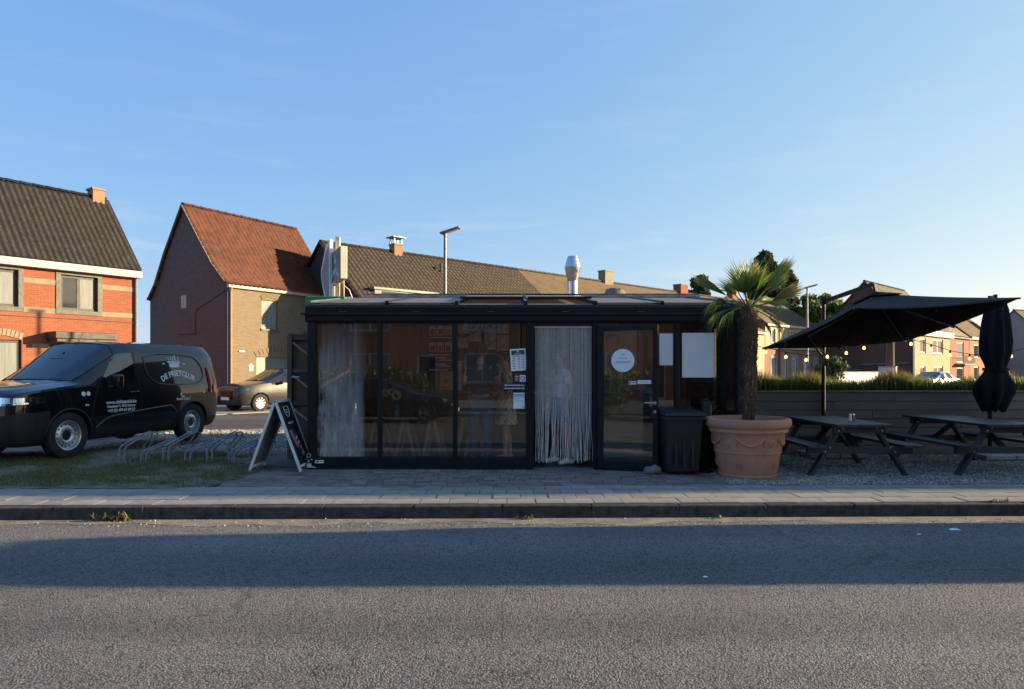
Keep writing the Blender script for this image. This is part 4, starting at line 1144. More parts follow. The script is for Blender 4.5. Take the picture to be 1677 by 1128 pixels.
# ------------------------------------------------------------------ the black delivery van
SXV, SZV = 1.13, 1.075
def vcol(*rows): return [(a * SXV, b, c * SZV) for a, b, c in rows]
van_cols = [
 vcol((.075, .50, .26), (.0, .54, .42), (.0, .56, .72), (.03, .55, .96), (.05, .42, 1.01), (.05, .25, 1.025), (.05, 0, 1.03)),
 vcol((.09, .70, .25), (.03, .74, .42), (.02, .76, .74), (.06, .745, 1.00), (.09, .54, 1.05), (.09, .30, 1.065), (.09, 0, 1.07)),
 vcol((.22, .82, .24), (.17, .875, .42), (.15, .885, .76), (.19, .87, 1.035), (.21, .64, 1.09), (.20, .35, 1.105), (.19, 0, 1.11)),
 vcol((.52, .82, .24), (.52, .90, .42), (.52, .915, .77), (.58, .885, 1.085), (.60, .66, 1.14), (.58, .37, 1.155), (.56, 0, 1.16)),
 vcol((1.02, .82, .24), (1.02, .90, .42), (1.02, .92, .79), (1.13, .875, 1.135), (1.03, .735, 1.175), (.93, .42, 1.195), (.90, 0, 1.20)),
 vcol((1.36, .82, .24), (1.36, .90, .42), (1.36, .92, .79), (1.40, .895, 1.125), (1.77, .775, 1.62), (1.80, .64, 1.785), (1.76, 0, 1.845)),
 vcol((1.75, .82, .24), (1.75, .90, .42), (1.75, .92, .79), (1.75, .895, 1.115), (1.93, .775, 1.645), (1.92, .65, 1.80), (1.9, 0, 1.87)),
 vcol((2.14, .82, .24), (2.14, .90, .42), (2.14, .92, .79), (2.16, .895, 1.11), (2.10, .785, 1.66), (2.10, .665, 1.815), (2.10, 0, 1.89)),
 vcol((2.28, .82, .24), (2.28, .90, .42), (2.28, .92, .79), (2.28, .895, 1.11), (2.24, .785, 1.665), (2.24, .668, 1.82), (2.24, 0, 1.895)),
 vcol((3.00, .82, .24), (3.00, .90, .42), (3.00, .92, .79), (3.00, .895, 1.11), (3.00, .785, 1.665), (3.00, .668, 1.82), (3.0, 0, 1.895)),
 vcol((3.75, .82, .24), (3.75, .90, .42), (3.75, .915, .79), (3.75, .893, 1.11), (3.75, .785, 1.665), (3.73, .668, 1.82), (3.73, 0, 1.895)),
 vcol((4.03, .80, .25), (4.05, .88, .42), (4.05, .895, .79), (4.06, .88, 1.11), (4.02, .765, 1.655), (3.98, .645, 1.81), (3.97, 0, 1.885)),
 vcol((4.15, .75, .27), (4.20, .83, .43), (4.20, .84, .79), (4.18, .835, 1.11), (4.12, .725, 1.645), (4.07, .60, 1.79), (4.06, 0, 1.86)),
 vcol((4.16, .60, .28), (4.22, .68, .43), (4.22, .70, .79), (4.21, .70, 1.11), (4.14, .60, 1.63), (4.09, .48, 1.765), (4.08, 0, 1.83)),
]
def add_row(cols):
    o = []
    for c in cols:
        a, b = c[2], c[3]; o.append(c[:3] + [(a[0] * .28 + b[0] * .72, max(a[1] * .25 + b[1] * .75 + .012, 0), a[2] * .28 + b[2] * .72)] + c[3:])
    return o
van_cols = add_row(van_cols)
van_cells = {}
van_cells[(4, 5)] = 1; van_cells[(4, 6)] = 1
for c in (5, 6): van_cells[(c, 4)] = 1
for c in (0, 1, 2): van_cells[(c, 0)] = 2; van_cells[(c, 1)] = 2
for c in (12,): van_cells[(c, 0)] = 2; van_cells[(c, 1)] = 2
for c in range(3, 12): van_cells[(c, 0)] = 2
vf = P(113, 755, 11.2); vr = P(318, 729, 14.1)
vd = Vector((vr.x - vf.x, vr.y - vf.y, 0)).normalized()
AXF, AXR_ = .87 * SXV, 3.47 * SXV
WR = .385
KX, KZ = 1.13 / 1.072, 1.075 / 1.035      # lettering and trim are drawn on the unscaled body
van = thing('delivery_van', 'glossy black delivery van with white chip shop lettering parked on the grass', 'van',
            (vf.x - vd.x * AXF - vd.y * .88, vf.y - vd.y * AXF + vd.x * .88, 0.215), math.atan2(vd.y, vd.x))
out, vb = car_shell('delivery_van', van, van_cols, van_cells, [M['van_black'], M['car_glass'], M['black_plastic']], (AXF, AXR_), WR, WR, {0: 'body', 1: 'window', 2: 'lower_bumper'}, (0, 4, 5, 6), (0, 4, 5, 7, 12))
for ax in (AXF, AXR_):
    for s in (-1, 1): wheel(van, ax, s * .79, WR, WR, .21, 'steel', s)
# cab interior
q = MB(); q.bx(1.30, 1.62, -.78, .78, .95, 1.10); q.build('dashboard', M['black_plastic'], van, bevel=.04)
for s in (-1, 1):
    q = MB(); q.box((2.05, s * .38, .75), (.5, .5, .16)); q.box((2.28, s * .38, 1.08), (.14, .48, .66), m=Matrix.Rotation(.2, 4, 'Y')); q.box((2.36, s * .38, 1.50), (.10, .24, .18), m=Matrix.Rotation(.15, 4, 'Y')); q.build('seat', M['seat_cloth'], van, bevel=.04)
q = MB(); q.tube([(1.78 + .05 * math.sin(a), -.38 + .18 * math.cos(a), 1.10 + .17 * math.sin(a)) for a in [2 * PI * k / 20 for k in range(20)]], .014, 6, closed=True); q.build('steering_wheel', M['black_plastic'], van)
q = MB(); q.bx(2.46, 2.48, -.72, .72, .4, 1.82); q.build('bulkhead', M['black_plastic'], van)
q = MB(); q.box((1.60, 0, 1.62), (.08, .26, .09)); q.tube([(1.62, 0, 1.66), (1.72, 0, 1.78)], .012, 6); q.build('rear_view_mirror', M['black_plastic'], van, bevel=.02)
# doors mirrors
for s in (-1, 1):
    q = MB(); q.box((1.78, s * 1.05, 1.26), (.13, .22, .24)); q.beam((1.72, s * .90, 1.14), (1.76, s * 1.03, 1.18), .12, .06); q.build('wing_mirror', M['van_black'], van, smooth=60, bevel=.045, seg=3)
# seams and mouldings on the visible sides
def side_line(pts, s, r, n=6, sub=10, close=False):
    P2 = []
    m = len(pts)
    for i in range(m if close else m - 1):
        a, b = pts[i], pts[(i + 1) % m]
        for k in range(sub): P2.append((a[0] + (b[0] - a[0]) * k / sub, a[1] + (b[1] - a[1]) * k / sub))
    if not close: P2.append(pts[-1])
    return [vside(x, z, s, r * .25) for x, z in P2]
def smooth_poly(pts, it=2, close=False):
    for _ in range(it):
        o = [] if close else [pts[0]]
        m = len(pts)
        for i in range(m if close else m - 1):
            a, b = pts[i], pts[(i + 1) % m]
            o += [(a[0] * .75 + b[0] * .25, a[1] * .75 + b[1] * .25), (a[0] * .25 + b[0] * .75, a[1] * .25 + b[1] * .75)]
        if not close: o.append(pts[-1])
        pts = o
    return pts
M['moulding'] = pbr('glossy_moulding', (0.035, 0.036, 0.04), (0.045, 0.046, 0.05), 6, 0.2, 0.05, spec=.8)
for s in (-1, 1):
    q = MB()
    q.tube(side_line([(1.33, .40), (1.36, .8), (1.47, 1.14)], s, .005), .005, 5); q.tube(side_line([(2.37, .36), (2.38, .8), (2.36, 1.15), (2.30, 1.72)], s, .005), .005, 5)
    q.tube(side_line([(1.33, .40), (2.37, .38)], s, .005), .005, 5)
    q.build('door_seam', M['dark_rubber'], van)
    q = MB(); ol = smooth_poly([(2.52, 1.70), (3.72, 1.70), (3.98, 1.55), (4.05, 1.30), (3.95, 1.17), (3.70, 1.13), (2.85, 1.12), (2.62, 1.24), (2.53, 1.42)], 1, True)
    q.tube(side_line(ol, s, .014, sub=4, close=True), .014, 6, closed=True); q.build('panel_moulding', M['moulding'], van, smooth=180)
    q = MB(); ol = smooth_poly([(1.42, .44), (1.62, .60), (1.9, .645), (3.05, .74), (3.12, .73), (3.26, .60)], 2); q.tube(side_line(ol, s, .018, sub=2), .018, 6); q.build('sill_moulding', M['moulding'], van, smooth=180)
    # arch lips
    for ax in (AXF, AXR_):
        q = MB(); rr = WR + .05
        q.tube([on_side(vb, ax + rr * math.cos(a), WR + rr * math.sin(a), s, .004) for a in [PI * (.0 + 1.0 * k / 24) for k in range(25)]], .016, 6); q.build('arch_lip', M['black_plastic'], van, smooth=180)
    q = MB(); h0 = vside(2.12, 1.02, s, .0); q.tube([h0, h0 + Vector((.03, s * .035, .0)), h0 + Vector((.18, s * .035, .005)), h0 + Vector((.21, 0, .005))], .013, 8); q.build('door_handle', M['moulding'], van, smooth=60)
    q = MB(); 
    pts = [vside(4.20, .96, s, .0), vside(4.20, 1.2, s, .0), vside(4.17, 1.45, s, .0)]
    q.tube(pts, [.035, .045, .03], 8); q.build('tail_lamp', M['tail_red'], van, smooth=60)
# front end
def on_front(phi, z, s, off):
    """point of the shell seen from outside at angle phi from straight ahead"""
    d = Vector((-math.cos(phi), s * math.sin(phi), 0)); o = Vector((.75, s * .30, z)) + d * 3
    h = vb.ray_cast(o, -d)
    return h[0] + d * off if h[0] is not None else o - d * 2.4
for s in (-1, 1):
    nph = 14; zz = lambda f: (.90 + .035 * f, 1.03 + .035 * f - .03 * f * f)
    def cell(q, f0, f1, v0, v1, off):
        p = []
        for f, v in ((f0, v0), (f1, v0), (f1, v1), (f0, v1)):
            lo, hi = zz(f); p.append(on_front(R(8 + 62 * f), lo + (hi - lo) * v, s, off))
        q.add(p, [(0, 1, 2, 3) if s > 0 else (3, 2, 1, 0)])
    q = MB()
    for i in range(nph):
        for v in range(3): cell(q, i / nph, (i + 1) / nph, v / 3, (v + 1) / 3, .006)
    hl_ = q.build('headlight', M['black_plastic'], van)
    for f0, f1, v0, v1 in ((.08, .22, .25, .9), (.26, .42, .25, .95), (.46, .62, .3, .9), (.66, .97, .35, .95), (.46, .9, .08, .25)):
        q = MB(); n_ = 4
        for i in range(n_): cell(q, f0 + (f1 - f0) * i / n_, f0 + (f1 - f0) * (i + 1) / n_, v0, v1, .010 + .006 * (i % 2))
        q.build('reflector', M['chrome'], hl_)
    q = MB()
    for i in range(nph): cell(q, i / nph, (i + 1) / nph, 0, 1, .022)
    q.build('headlight_lens', M['lamp_glass'], hl_)
q = MB()
for k in range(4): q.box((.045, 0, .60 + k * .07), (.06, .9, .028))
q.build('grille', M['black_plastic'], van, bevel=.006)
q = MB(); q.bx(-.0, .02, -.26, .26, .42, .53); q.build('licence_plate', M['white_plastic'], van)
q = MB(); q.tube([(2.0, 0, 1.93), (2.10, 0, 2.14)], [.008, .003], 6); q.box((1.99, 0, 1.935), (.07, .04, .02)); q.build('antenna', M['black_plastic'], van)
for (y0, y1, x0) in ((-.55, .05, 1.06), (.05, .6, 1.06)):
    q = MB(); q.beam((1.00, y0, 1.255), (1.10, y1, 1.29), .03, .015); q.build('wiper', M['black_plastic'], van)
# white lettering on the visible side (local -y); text x runs to the rear
def van_text(name, fn, off=.0025):
    mb = MB(); fn(mb); project_side(vb, mb, -1, off); return mb.build(name, M['white_print'], van)
def TX(x, z): return Matrix(((1, 0, 0, x), (0, 0, 1, 0), (0, 1, 0, z), (0, 0, 0, 1)))
def tfn(body, size, x, z, **kw):
    def f(mb): text_mb(mb, body, size, TX(x, z), .0008, **kw)
    return f
van_text('lettering', tfn('DE FRIETCLUB', .145, 3.33, 1.335, arc=.9, bold=.004, squash=.98))
van_text('lettering', tfn('www.defrietclub.be', .082, 1.93, .855, shear=.25, bold=.002))
van_text('lettering', tfn('Steenkaai 4 | 9220 Hamme', .055, 1.93, .785, shear=.2, bold=.0014))
van_text('lettering', tfn('+32 (0) 494 65 89 22', .068, 1.93, .715, shear=.2, bold=.0016))
van_text('lettering', tfn('Bestel online!', .068, 3.42, .845, shear=.3, bold=.0016))
def logo(mb):
    def poly(pts): mb.add([(x, 0.0008, z) for x, z in pts], [tuple(range(len(pts)))])
    def sub(x0, x1, z0, z1, w_=0): poly([(x0, z0), (x1, z0), (x1 + w_, z1), (x0 - w_, z1)])
    sub(3.15, 3.39, 1.455, 1.53, .015); sub(3.10, 3.44, 1.54, 1.565)
    for k, (dx, h, ln) in enumerate(((-.11, .07, -.03), (-.06, .10, -.01), (-.02, .08, .0), (.02, .13, .015), (.06, .10, -.01), (.11, .075, .03))):
        poly([(3.27 + dx - .008, 1.575), (3.27 + dx + .008, 1.575), (3.27 + dx + ln + .008, 1.575 + h), (3.27 + dx + ln - .008, 1.575 + h)])
    sub(2.97, 3.03, 1.51, 1.53); sub(3.51, 3.57, 1.51, 1.53)
van_text('fries_emblem', logo)
def phone(mb):
    pts = [(3.42 + .055 * math.cos(a), 0, .94 + .055 * math.sin(a)) for a in [PI * 1.0 + .55 * PI * k / 8 for k in range(9)]]
    for i in range(8):
        a, b = Vector(pts[i]), Vector(pts[i + 1]); d = (b - a); n_ = Vector((-d.z, 0, d.x)).normalized() * .012
        mb.add([a - n_, b - n_, b + n_, a + n_], [(0, 1, 2, 3)])
    for c in (pts[0], pts[-1]): mb.add([(c[0] - .02, 0, c[2] - .02), (c[0] + .022, 0, c[2] - .02), (c[0] + .022, 0, c[2] + .02), (c[0] - .02, 0, c[2] + .02)], [(0, 1, 2, 3)])
van_text('phone_emblem', phone)
def badges(mb):
    for cx in (1.18, 1.27): mb.add([(cx + .038 * math.cos(a), 0, 1.02 + .038 * math.sin(a)) for a in [2 * PI * k / 14 for k in range(14)]], [tuple(range(14))])
van_text('round_badge', badges)
q = MB(); c = vside(1.24, .83, -1, .0); q.sphere(c, .03, 10, 6, (1.3, .5, .7)); q.build('indicator', M['chrome'], van, smooth=180)

# ------------------------------------------------------------------ ordinary cars
def car(name, label, loc, rz, kind, paint, group=None, style='ten', detail=True):
    if kind == 'suv':
        cols = [
         [(.10, .50, .27), (.02, .54, .42), (.0, .56, .66), (.05, .55, .86), (.09, .42, .90), (.10, .25, .92), (.10, 0, .92)],
         [(.14, .74, .25), (.07, .78, .42), (.06, .79, .68), (.14, .76, .91), (.18, .56, .955), (.18, .3, .97), (.18, 0, .975)],
         [(.45, .82, .23), (.42, .88, .42), (.42, .90, .70), (.46, .85, .98), (.48, .62, 1.02), (.48, .34, 1.04), (.48, 0, 1.045)],
         [(1.18, .82, .23), (1.18, .90, .42), (1.18, .915, .72), (1.32, .865, 1.06), (1.25, .73, 1.10), (1.12, .42, 1.12), (1.08, 0, 1.125)],
         [(1.45, .82, .23), (1.45, .90, .42), (1.45, .915, .72), (1.55, .875, 1.05), (2.02, .72, 1.43), (2.05, .60, 1.545), (2.0, 0, 1.595)],
         [(2.42, .82, .23), (2.42, .90, .42), (2.42, .915, .72), (2.42, .88, 1.04), (2.42, .72, 1.475), (2.4, .61, 1.58), (2.4, 0, 1.63)],
         [(2.52, .82, .23), (2.52, .90, .42), (2.52, .915, .72), (2.52, .88, 1.04), (2.52, .72, 1.475), (2.5, .61, 1.585), (2.5, 0, 1.632)],
         [(3.25, .82, .23), (3.25, .90, .42), (3.25, .915, .74), (3.35, .875, 1.05), (3.25, .71, 1.47), (3.2, .60, 1.57), (3.2, 0, 1.62)],
         [(3.40, .82, .24), (3.40, .90, .43), (3.40, .915, .74), (3.52, .87, 1.06), (3.38, .70, 1.46), (3.35, .59, 1.56), (3.35, 0, 1.61)],
         [(4.05, .80, .26), (4.10, .88, .45), (4.10, .89, .76), (4.05, .84, 1.06), (3.85, .66, 1.42), (3.80, .54, 1.52), (3.80, 0, 1.57)],
         [(4.25, .70, .28), (4.32, .76, .46), (4.32, .78, .76), (4.26, .74, 1.03), (4.10, .60, 1.25), (4.05, .46, 1.36), (4.02, 0, 1.42)],
         [(4.27, .5, .30), (4.35, .55, .46), (4.35, .56, .76), (4.30, .53, 1.0), (4.2, .43, 1.1), (4.18, .3, 1.15), (4.17, 0, 1.18)]]
        axles, wr, L_ = (.86, 3.48), .335, 4.35
    else:
        cols = [
         [(.12, .50, .24), (.03, .54, .38), (.0, .56, .56), (.06, .55, .70), (.12, .42, .735), (.13, .25, .75), (.13, 0, .755)],
         [(.16, .74, .22), (.08, .78, .38), (.06, .79, .58), (.16, .76, .75), (.22, .56, .79), (.22, .3, .81), (.22, 0, .815)],
         [(.50, .82, .20), (.46, .88, .38), (.46, .90, .62), (.52, .85, .84), (.55, .62, .875), (.55, .34, .89), (.55, 0, .895)],
         [(1.28, .82, .20), (1.28, .90, .38), (1.28, .915, .66), (1.45, .865, .945), (1.38, .72, .975), (1.25, .42, .99), (1.22, 0, .995)],
         [(1.60, .82, .20), (1.60, .90, .38), (1.60, .915, .66), (1.70, .87, .95), (2.18, .67, 1.27), (2.25, .56, 1.37), (2.2, 0, 1.41)],
         [(2.45, .82, .20), (2.45, .90, .38), (2.45, .915, .66), (2.45, .875, .95), (2.50, .67, 1.32), (2.5, .56, 1.41), (2.5, 0, 1.445)],
         [(2.56, .82, .20), (2.56, .90, .38), (2.56, .915, .66), (2.56, .875, .95), (2.6, .67, 1.325), (2.6, .56, 1.412), (2.6, 0, 1.448)],
         [(3.30, .82, .20), (3.30, .90, .38), (3.30, .915, .67), (3.35, .87, .96), (3.2, .66, 1.30), (3.2, .55, 1.39), (3.2, 0, 1.425)],
         [(3.50, .82, .21), (3.50, .90, .39), (3.50, .915, .68), (3.72, .865, .965), (3.42, .65, 1.26), (3.4, .54, 1.35), (3.4, 0, 1.385)],
         [(4.10, .82, .22), (4.10, .90, .40), (4.10, .90, .69), (4.12, .83, .955), (4.08, .66, 1.0), (4.1, .42, 1.02), (4.12, 0, 1.03)],
         [(4.50, .74, .25), (4.58, .80, .42), (4.58, .81, .69), (4.54, .76, .91), (4.52, .6, .955), (4.52, .35, .965), (4.52, 0, .97)],
         [(4.54, .5, .27), (4.64, .55, .43), (4.64, .56, .68), (4.60, .53, .85), (4.58, .43, .89), (4.58, .28, .9), (4.58, 0, .905)]]
        axles, wr, L_ = (.92, 3.76), .335, 4.64
    cells = {(3, 4): 1, (3, 5): 1, (4, 3): 1, (6, 3): 1, (8, 3): 1 if kind == 'suv' else 0, (9, 4): 1 if kind == 'suv' else 0, (9, 5): 1 if kind == 'suv' else 0}
    if kind != 'suv': cells.update({(8, 4): 1, (8, 5): 1})
    for c in range(11): cells[(c, 0)] = 2
    t = thing(name, label, 'car', loc, rz, group)
    out, bv = car_shell(name, t, cols, cells, [paint, M['car_glass'], M['black_plastic']], axles, wr, wr, {0: 'body', 1: 'window', 2: 'sill'}, (0, 3, 4, 5), (0, 3, 4, 10))
    for ax in axles:
        for s in (-1, 1): wheel(t, ax, s * .80, wr, wr, .21, style, s)
    zb = cols[2][3][2]
    for s in (-1, 1):
        xm = cols[4][3][0] + .12; q = MB(); q.sphere((xm, s * 1.0, zb + .08), .10, 14, 8, (.7, 1, .7)); q.beam((xm + .03, s * .86, zb + .03), (xm, s * .98, zb + .05), .08, .05); q.build('wing_mirror', M['black_plastic'], t, smooth=60)
        q = MB()
        for (xx) in (cols[5][2][0] - .25, cols[7][2][0] - .25):
            h = on_side(bv, xx, zb - .12, s, .01); q.tube([h, h + Vector((.02, s * .03, 0)), h + Vector((.14, s * .03, 0)), h + Vector((.16, 0, 0))], .011, 6)
        q.build('door_handle', M['moulding'], t)
        q = MB()
        for xx in (cols[4][2][0] - .06, cols[5][2][0] + .05, cols[8][2][0] - .12): q.tube([on_side(bv, xx, .36, s, .001), on_side(bv, xx, .6, s, .001), on_side(bv, xx + (.03 if xx < 2 else 0), zb - .03, s, .001)], .0045, 5)
        q.build('door_seam', M['dark_rubber'], t)
        z0 = cols[1][2][2]
        q = MB(); pts = [(.085, s * .52, z0 + .02), (.085, s * .52, z0 + .12), (.20, s * .72, z0 + .18), (.42, s * .86, z0 + .21), (.36, s * .90, z0 + .10), (.16, s * .80, z0 + .02)]
        pts = [Vector(p) for p in pts]
        q.add(pts, [(0, 1, 2, 3, 4, 5) if s > 0 else (5, 4, 3, 2, 1, 0)]); q.build('headlight', M['chrome'], t)
        q = MB(); q.add([(L_ - .10, s * .80, z0 + .08), (L_ - .10, s * .80, z0 + .24), (L_ - .01, s * .50, z0 + .22), (L_ + .01, s * .50, z0 + .09)], [(0, 1, 2, 3) if s > 0 else (3, 2, 1, 0)]); q.build('tail_lamp', M['tail_red'], t)
    q = MB(); q.bx(-.012, .05, -.36, .36, z0 - .12, z0 + .10)
    q.build('grille', M['black_plastic'], t, bevel=.02)
    q = MB(); q.bx(-.03, -.012, -.26, .26, z0 - .24, z0 - .13); q.build('licence_plate', M['white_plastic'], t)
    q = MB()
    for s in (-1, 1): q.box((2.15, s * .36, .95), (.14, .48, .6), m=Matrix.Rotation(.2, 4, 'Y')); q.box((3.1, s * .36, .95), (.14, .5, .6), m=Matrix.Rotation(.2, 4, 'Y'))
    q.box((1.55, 0, zb - .06), (.3, 1.4, .1)); q.build('interior', M['seat_cloth'], t, bevel=.03)
    return t
sf_ = P(404, 673, 25.6)
suv = car('grey_suv', 'dark grey sport utility car with bright ten spoke wheels parked along the side street', (sf_.x - .86 * .587, sf_.y - .86 * .81, .126), math.atan2(.81, .587), 'suv', M['suv_grey'])
# a car and a van standing outside the frame: the one shows in the window glass, the other throws the long shadow on the road
sedan = car('dark_sedan', 'dark sedan parked across the road and mirrored in the pavilion windows', (-1.75, -1.05, 0.0), R(180), 'sedan', M['sedan_black'], style='five')
pvan = copy_tree(van); pv_kids = kids(pvan); pvan.name = 'parked_van'
tag(pvan, 'white panel van parked at the kerb outside the frame', 'van')
pvan.scale = (1.25, 1.06, 1.50)
pvan.location = (6.75, 6.62, 0.0); pvan.rotation_euler = (0, 0, KA)
for ch in list(pv_kids):
    if ch.name.startswith(('lettering', 'fries_emblem', 'phone_emblem', 'round_badge', 'wing_mirror')):
        bpy.data.objects.remove(ch, do_unlink=True); continue
    for sl in ch.material_slots:
        if sl.material == M['van_black']: sl.link = 'OBJECT'; sl.material = M['white_van']
far_car = car('silver_car', 'silver car parked beyond the planter grasses before the cream house', (0, 0, 0), 0, 'sedan', M['silver_paint'])
fc = P(1530, 640, 46); far_car.location = (fc.x - 2.2, fc.y - 1.2, .13); far_car.rotation_euler = (0, 0, math.atan2(.5, .86))
# ================================================================== HOUSES, TREES, STREET FURNITURE BEHIND
M['brick_red'] = brick_mat('red_brick', (0.30, 0.088, 0.042), (0.22, 0.062, 0.032), (0.27, 0.20, 0.155), rough=.85, bump=.5)
M['brick_tan'] = brick_mat('tan_brick', (0.215, 0.165, 0.110), (0.16, 0.126, 0.09), (0.24, 0.215, 0.18), bw=.22, bh=.075, mort=.013)
M['brick_tan_shade'] = brick_mat('tan_brick_gable_shade', (0.125, 0.122, 0.115), (0.095, 0.094, 0.09), (0.15, 0.148, 0.142), bw=.22, bh=.075, mort=.013)  # tan brick made greyer and darker for the gable in shade
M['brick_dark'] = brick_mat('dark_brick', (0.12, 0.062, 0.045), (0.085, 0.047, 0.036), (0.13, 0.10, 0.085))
M['brick_pink'] = brick_mat('pink_brick', (0.32, 0.16, 0.105), (0.27, 0.135, 0.085), (0.30, 0.21, 0.16))
M['brick_old'] = brick_mat('chimney_brick', (0.36, 0.21, 0.12), (0.27, 0.15, 0.09), (0.30, 0.24, 0.19), mort=.014)
M['stone_band'] = pbr('stone_band', (0.26, 0.22, 0.165), (0.19, 0.165, 0.125), 2.0, 0.85, 0.05, bump=.2)
M['render_cream'] = pbr('cream_render', (0.46, 0.39, 0.27), (0.40, 0.33, 0.23), .8, 0.9, 0.04, bump=.2, bscale=30)
M['render_ochre'] = pbr('ochre_render', (0.36, 0.28, 0.175), (0.32, 0.25, 0.155), .7, 0.9, 0.04, bump=.2, bscale=30)
M['render_red'] = pbr('red_render', (0.30, 0.11, 0.07), (0.25, 0.09, 0.06), .8, 0.9, 0.04, bump=.2, bscale=30)
M['render_grey'] = pbr('grey_render', (0.33, 0.31, 0.29), (0.27, 0.255, 0.24), .8, 0.9, 0.04, bump=.2, bscale=30)
M['slate_clad'] = pbr('slate_cladding', (0.040, 0.042, 0.050), (0.028, 0.03, 0.036), 3, 0.7, 0.1, stretch=(1, 1, 6))
M['tile_black'] = pbr('black_roof_tile', (0.024, 0.0245, 0.029), (0.013, 0.0135, 0.017), 2.5, 0.6, 0.12, spec=.12, bump=.25, bscale=20, bdist=.006)
M['tile_red'] = pbr('red_roof_tile', (0.118, 0.044, 0.030), (0.062, 0.027, 0.022), 2.8, 0.7, 0.1, spec=.15, bump=.25, bscale=20, bdist=.006)
M['tile_brown'] = pbr('brown_roof_tile', (0.058, 0.045, 0.040), (0.032, 0.027, 0.027), 2.2, 0.6, 0.1, spec=.12, bump=.25, bscale=20, bdist=.006)
M['tile_tan'] = pbr('tan_flat_tile', (0.125, 0.096, 0.066), (0.085, 0.068, 0.05), 1.6, 0.85, 0.05, spec=.25, bump=.25, bscale=20, bdist=.006)
M['cream_wood'] = pbr('cream_painted_wood', (0.56, 0.52, 0.42), (0.48, 0.44, 0.36), 1.6, 0.6, 0.08)
M['timber_grey'] = pbr('grey_green_timber', (0.105, 0.11, 0.095), (0.075, 0.078, 0.07), 3, 0.6, 0.1)
M['dark_frame'] = pbr('dark_window_frame', (0.05, 0.043, 0.037), (0.035, 0.03, 0.027), 4, 0.55, 0.1)
M['green_grey'] = pbr('green_grey_paint', (0.20, 0.235, 0.215), (0.16, 0.19, 0.175), 1.5, 0.5, 0.08)
M['pipe_tan'] = pbr('tan_downpipe', (0.40, 0.25, 0.15), (0.33, 0.2, 0.12), 4, .5)
M['shade_pane'] = pbr('blind_pane', (0.33, 0.33, 0.32), (0.26, 0.26, 0.25), 1.5, .1, .03, spec=.7)

def tile_surface(L, prof, tw, ch, wave, step, x_over=.12, seed=0, flat=False):
    """tiled slope along local x; prof = [(y,z)..] from eave to ridge"""
    g = np.random.default_rng(seed)
    prof = np.array(prof, float); seg = np.linalg.norm(np.diff(prof, axis=0), axis=1); cum = np.concatenate([[0], np.cumsum(seg)])
    tot = cum[-1]; nc = max(3, int(round(tot / ch))); nt = max(3, int(round((L + 2 * x_over) / tw)))
    sub = 4 if not flat else 2
    xs = np.linspace(-x_over, L + x_over, nt * sub + 1); ph = (np.arange(nt * sub + 1) % sub) / sub
    wv = wave * (0.5 - 0.5 * np.cos(2 * PI * ph)) if not flat else wave * (ph > .4) * 0
    ts = []; up = []
    for c in range(nc): ts += [c / nc * tot + 1e-4, (c + 1) / nc * tot]; up += [step, 0.0]
    ts = np.array(ts); up = np.array(up)
    y = np.interp(ts, cum, prof[:, 0]); z = np.interp(ts, cum, prof[:, 1])
    k = np.clip(np.searchsorted(cum, ts - 1e-6) - 1, 0, len(seg) - 1)
    dy = (prof[k + 1, 0] - prof[k, 0]) / seg[k]; dz = (prof[k + 1, 1] - prof[k, 1]) / seg[k]
    ny, nz_ = -dz, dy
    jit = g.normal(0, .0035, (nc, nt)); jj = np.repeat(np.repeat(jit, 2, 0), sub, 1); jj = np.concatenate([jj, jj[:, -1:]], 1)
    off = up[:, None] + wv[None, :] + jj + .02
    X = np.broadcast_to(xs[None, :], off.shape)
    V = np.stack([X, y[:, None] + ny[:, None] * off, z[:, None] + nz_[:, None] * off], -1)
    r, c = off.shape; I = np.arange(r * c).reshape(r, c)
    F_ = np.stack([I[:-1, :-1], I[:-1, 1:], I[1:, 1:], I[1:, :-1]], -1).reshape(-1, 4)
    return V.reshape(-1, 3), F_
def wall_grid(mb, W, z0, z1, holes, p, depth=.14):
    xs = sorted({0, W, *[h[0] for h in holes], *[h[1] for h in holes]}); zs = sorted({z0, z1, *[h[2] for h in holes], *[h[3] for h in holes]})
    for a, b in zip(xs, xs[1:]):
        for c, d in zip(zs, zs[1:]):
            mx_, mz = (a + b) / 2, (c + d) / 2
            if any(h[0] < mx_ < h[1] and h[2] < mz < h[3] for h in holes): continue
            mb.add([p(a, c, 0), p(b, c, 0), p(b, d, 0), p(a, d, 0)], [(0, 1, 2, 3)])
    for h in holes:
        a, b, c, d = h[:4]
        for q in (((a, c), (b, c)), ((b, c), (b, d)), ((b, d), (a, d)), ((a, d), (a, c))):
            (x0, y0), (x1, y1) = q
            mb.add([p(x0, y0, 0), p(x0, y0, depth), p(x1, y1, depth), p(x1, y1, 0)], [(0, 1, 2, 3)])
def pbar(mb, p, a, b, c, d, y0, y1):
    v = [p(x, z, y) for y in (y0, y1) for (x, z) in ((a, c), (b, c), (b, d), (a, d))]
    mb.add(v, [(0, 1, 2, 3), (7, 6, 5, 4), (0, 4, 5, 1), (1, 5, 6, 2), (2, 6, 7, 3), (3, 7, 4, 0)])
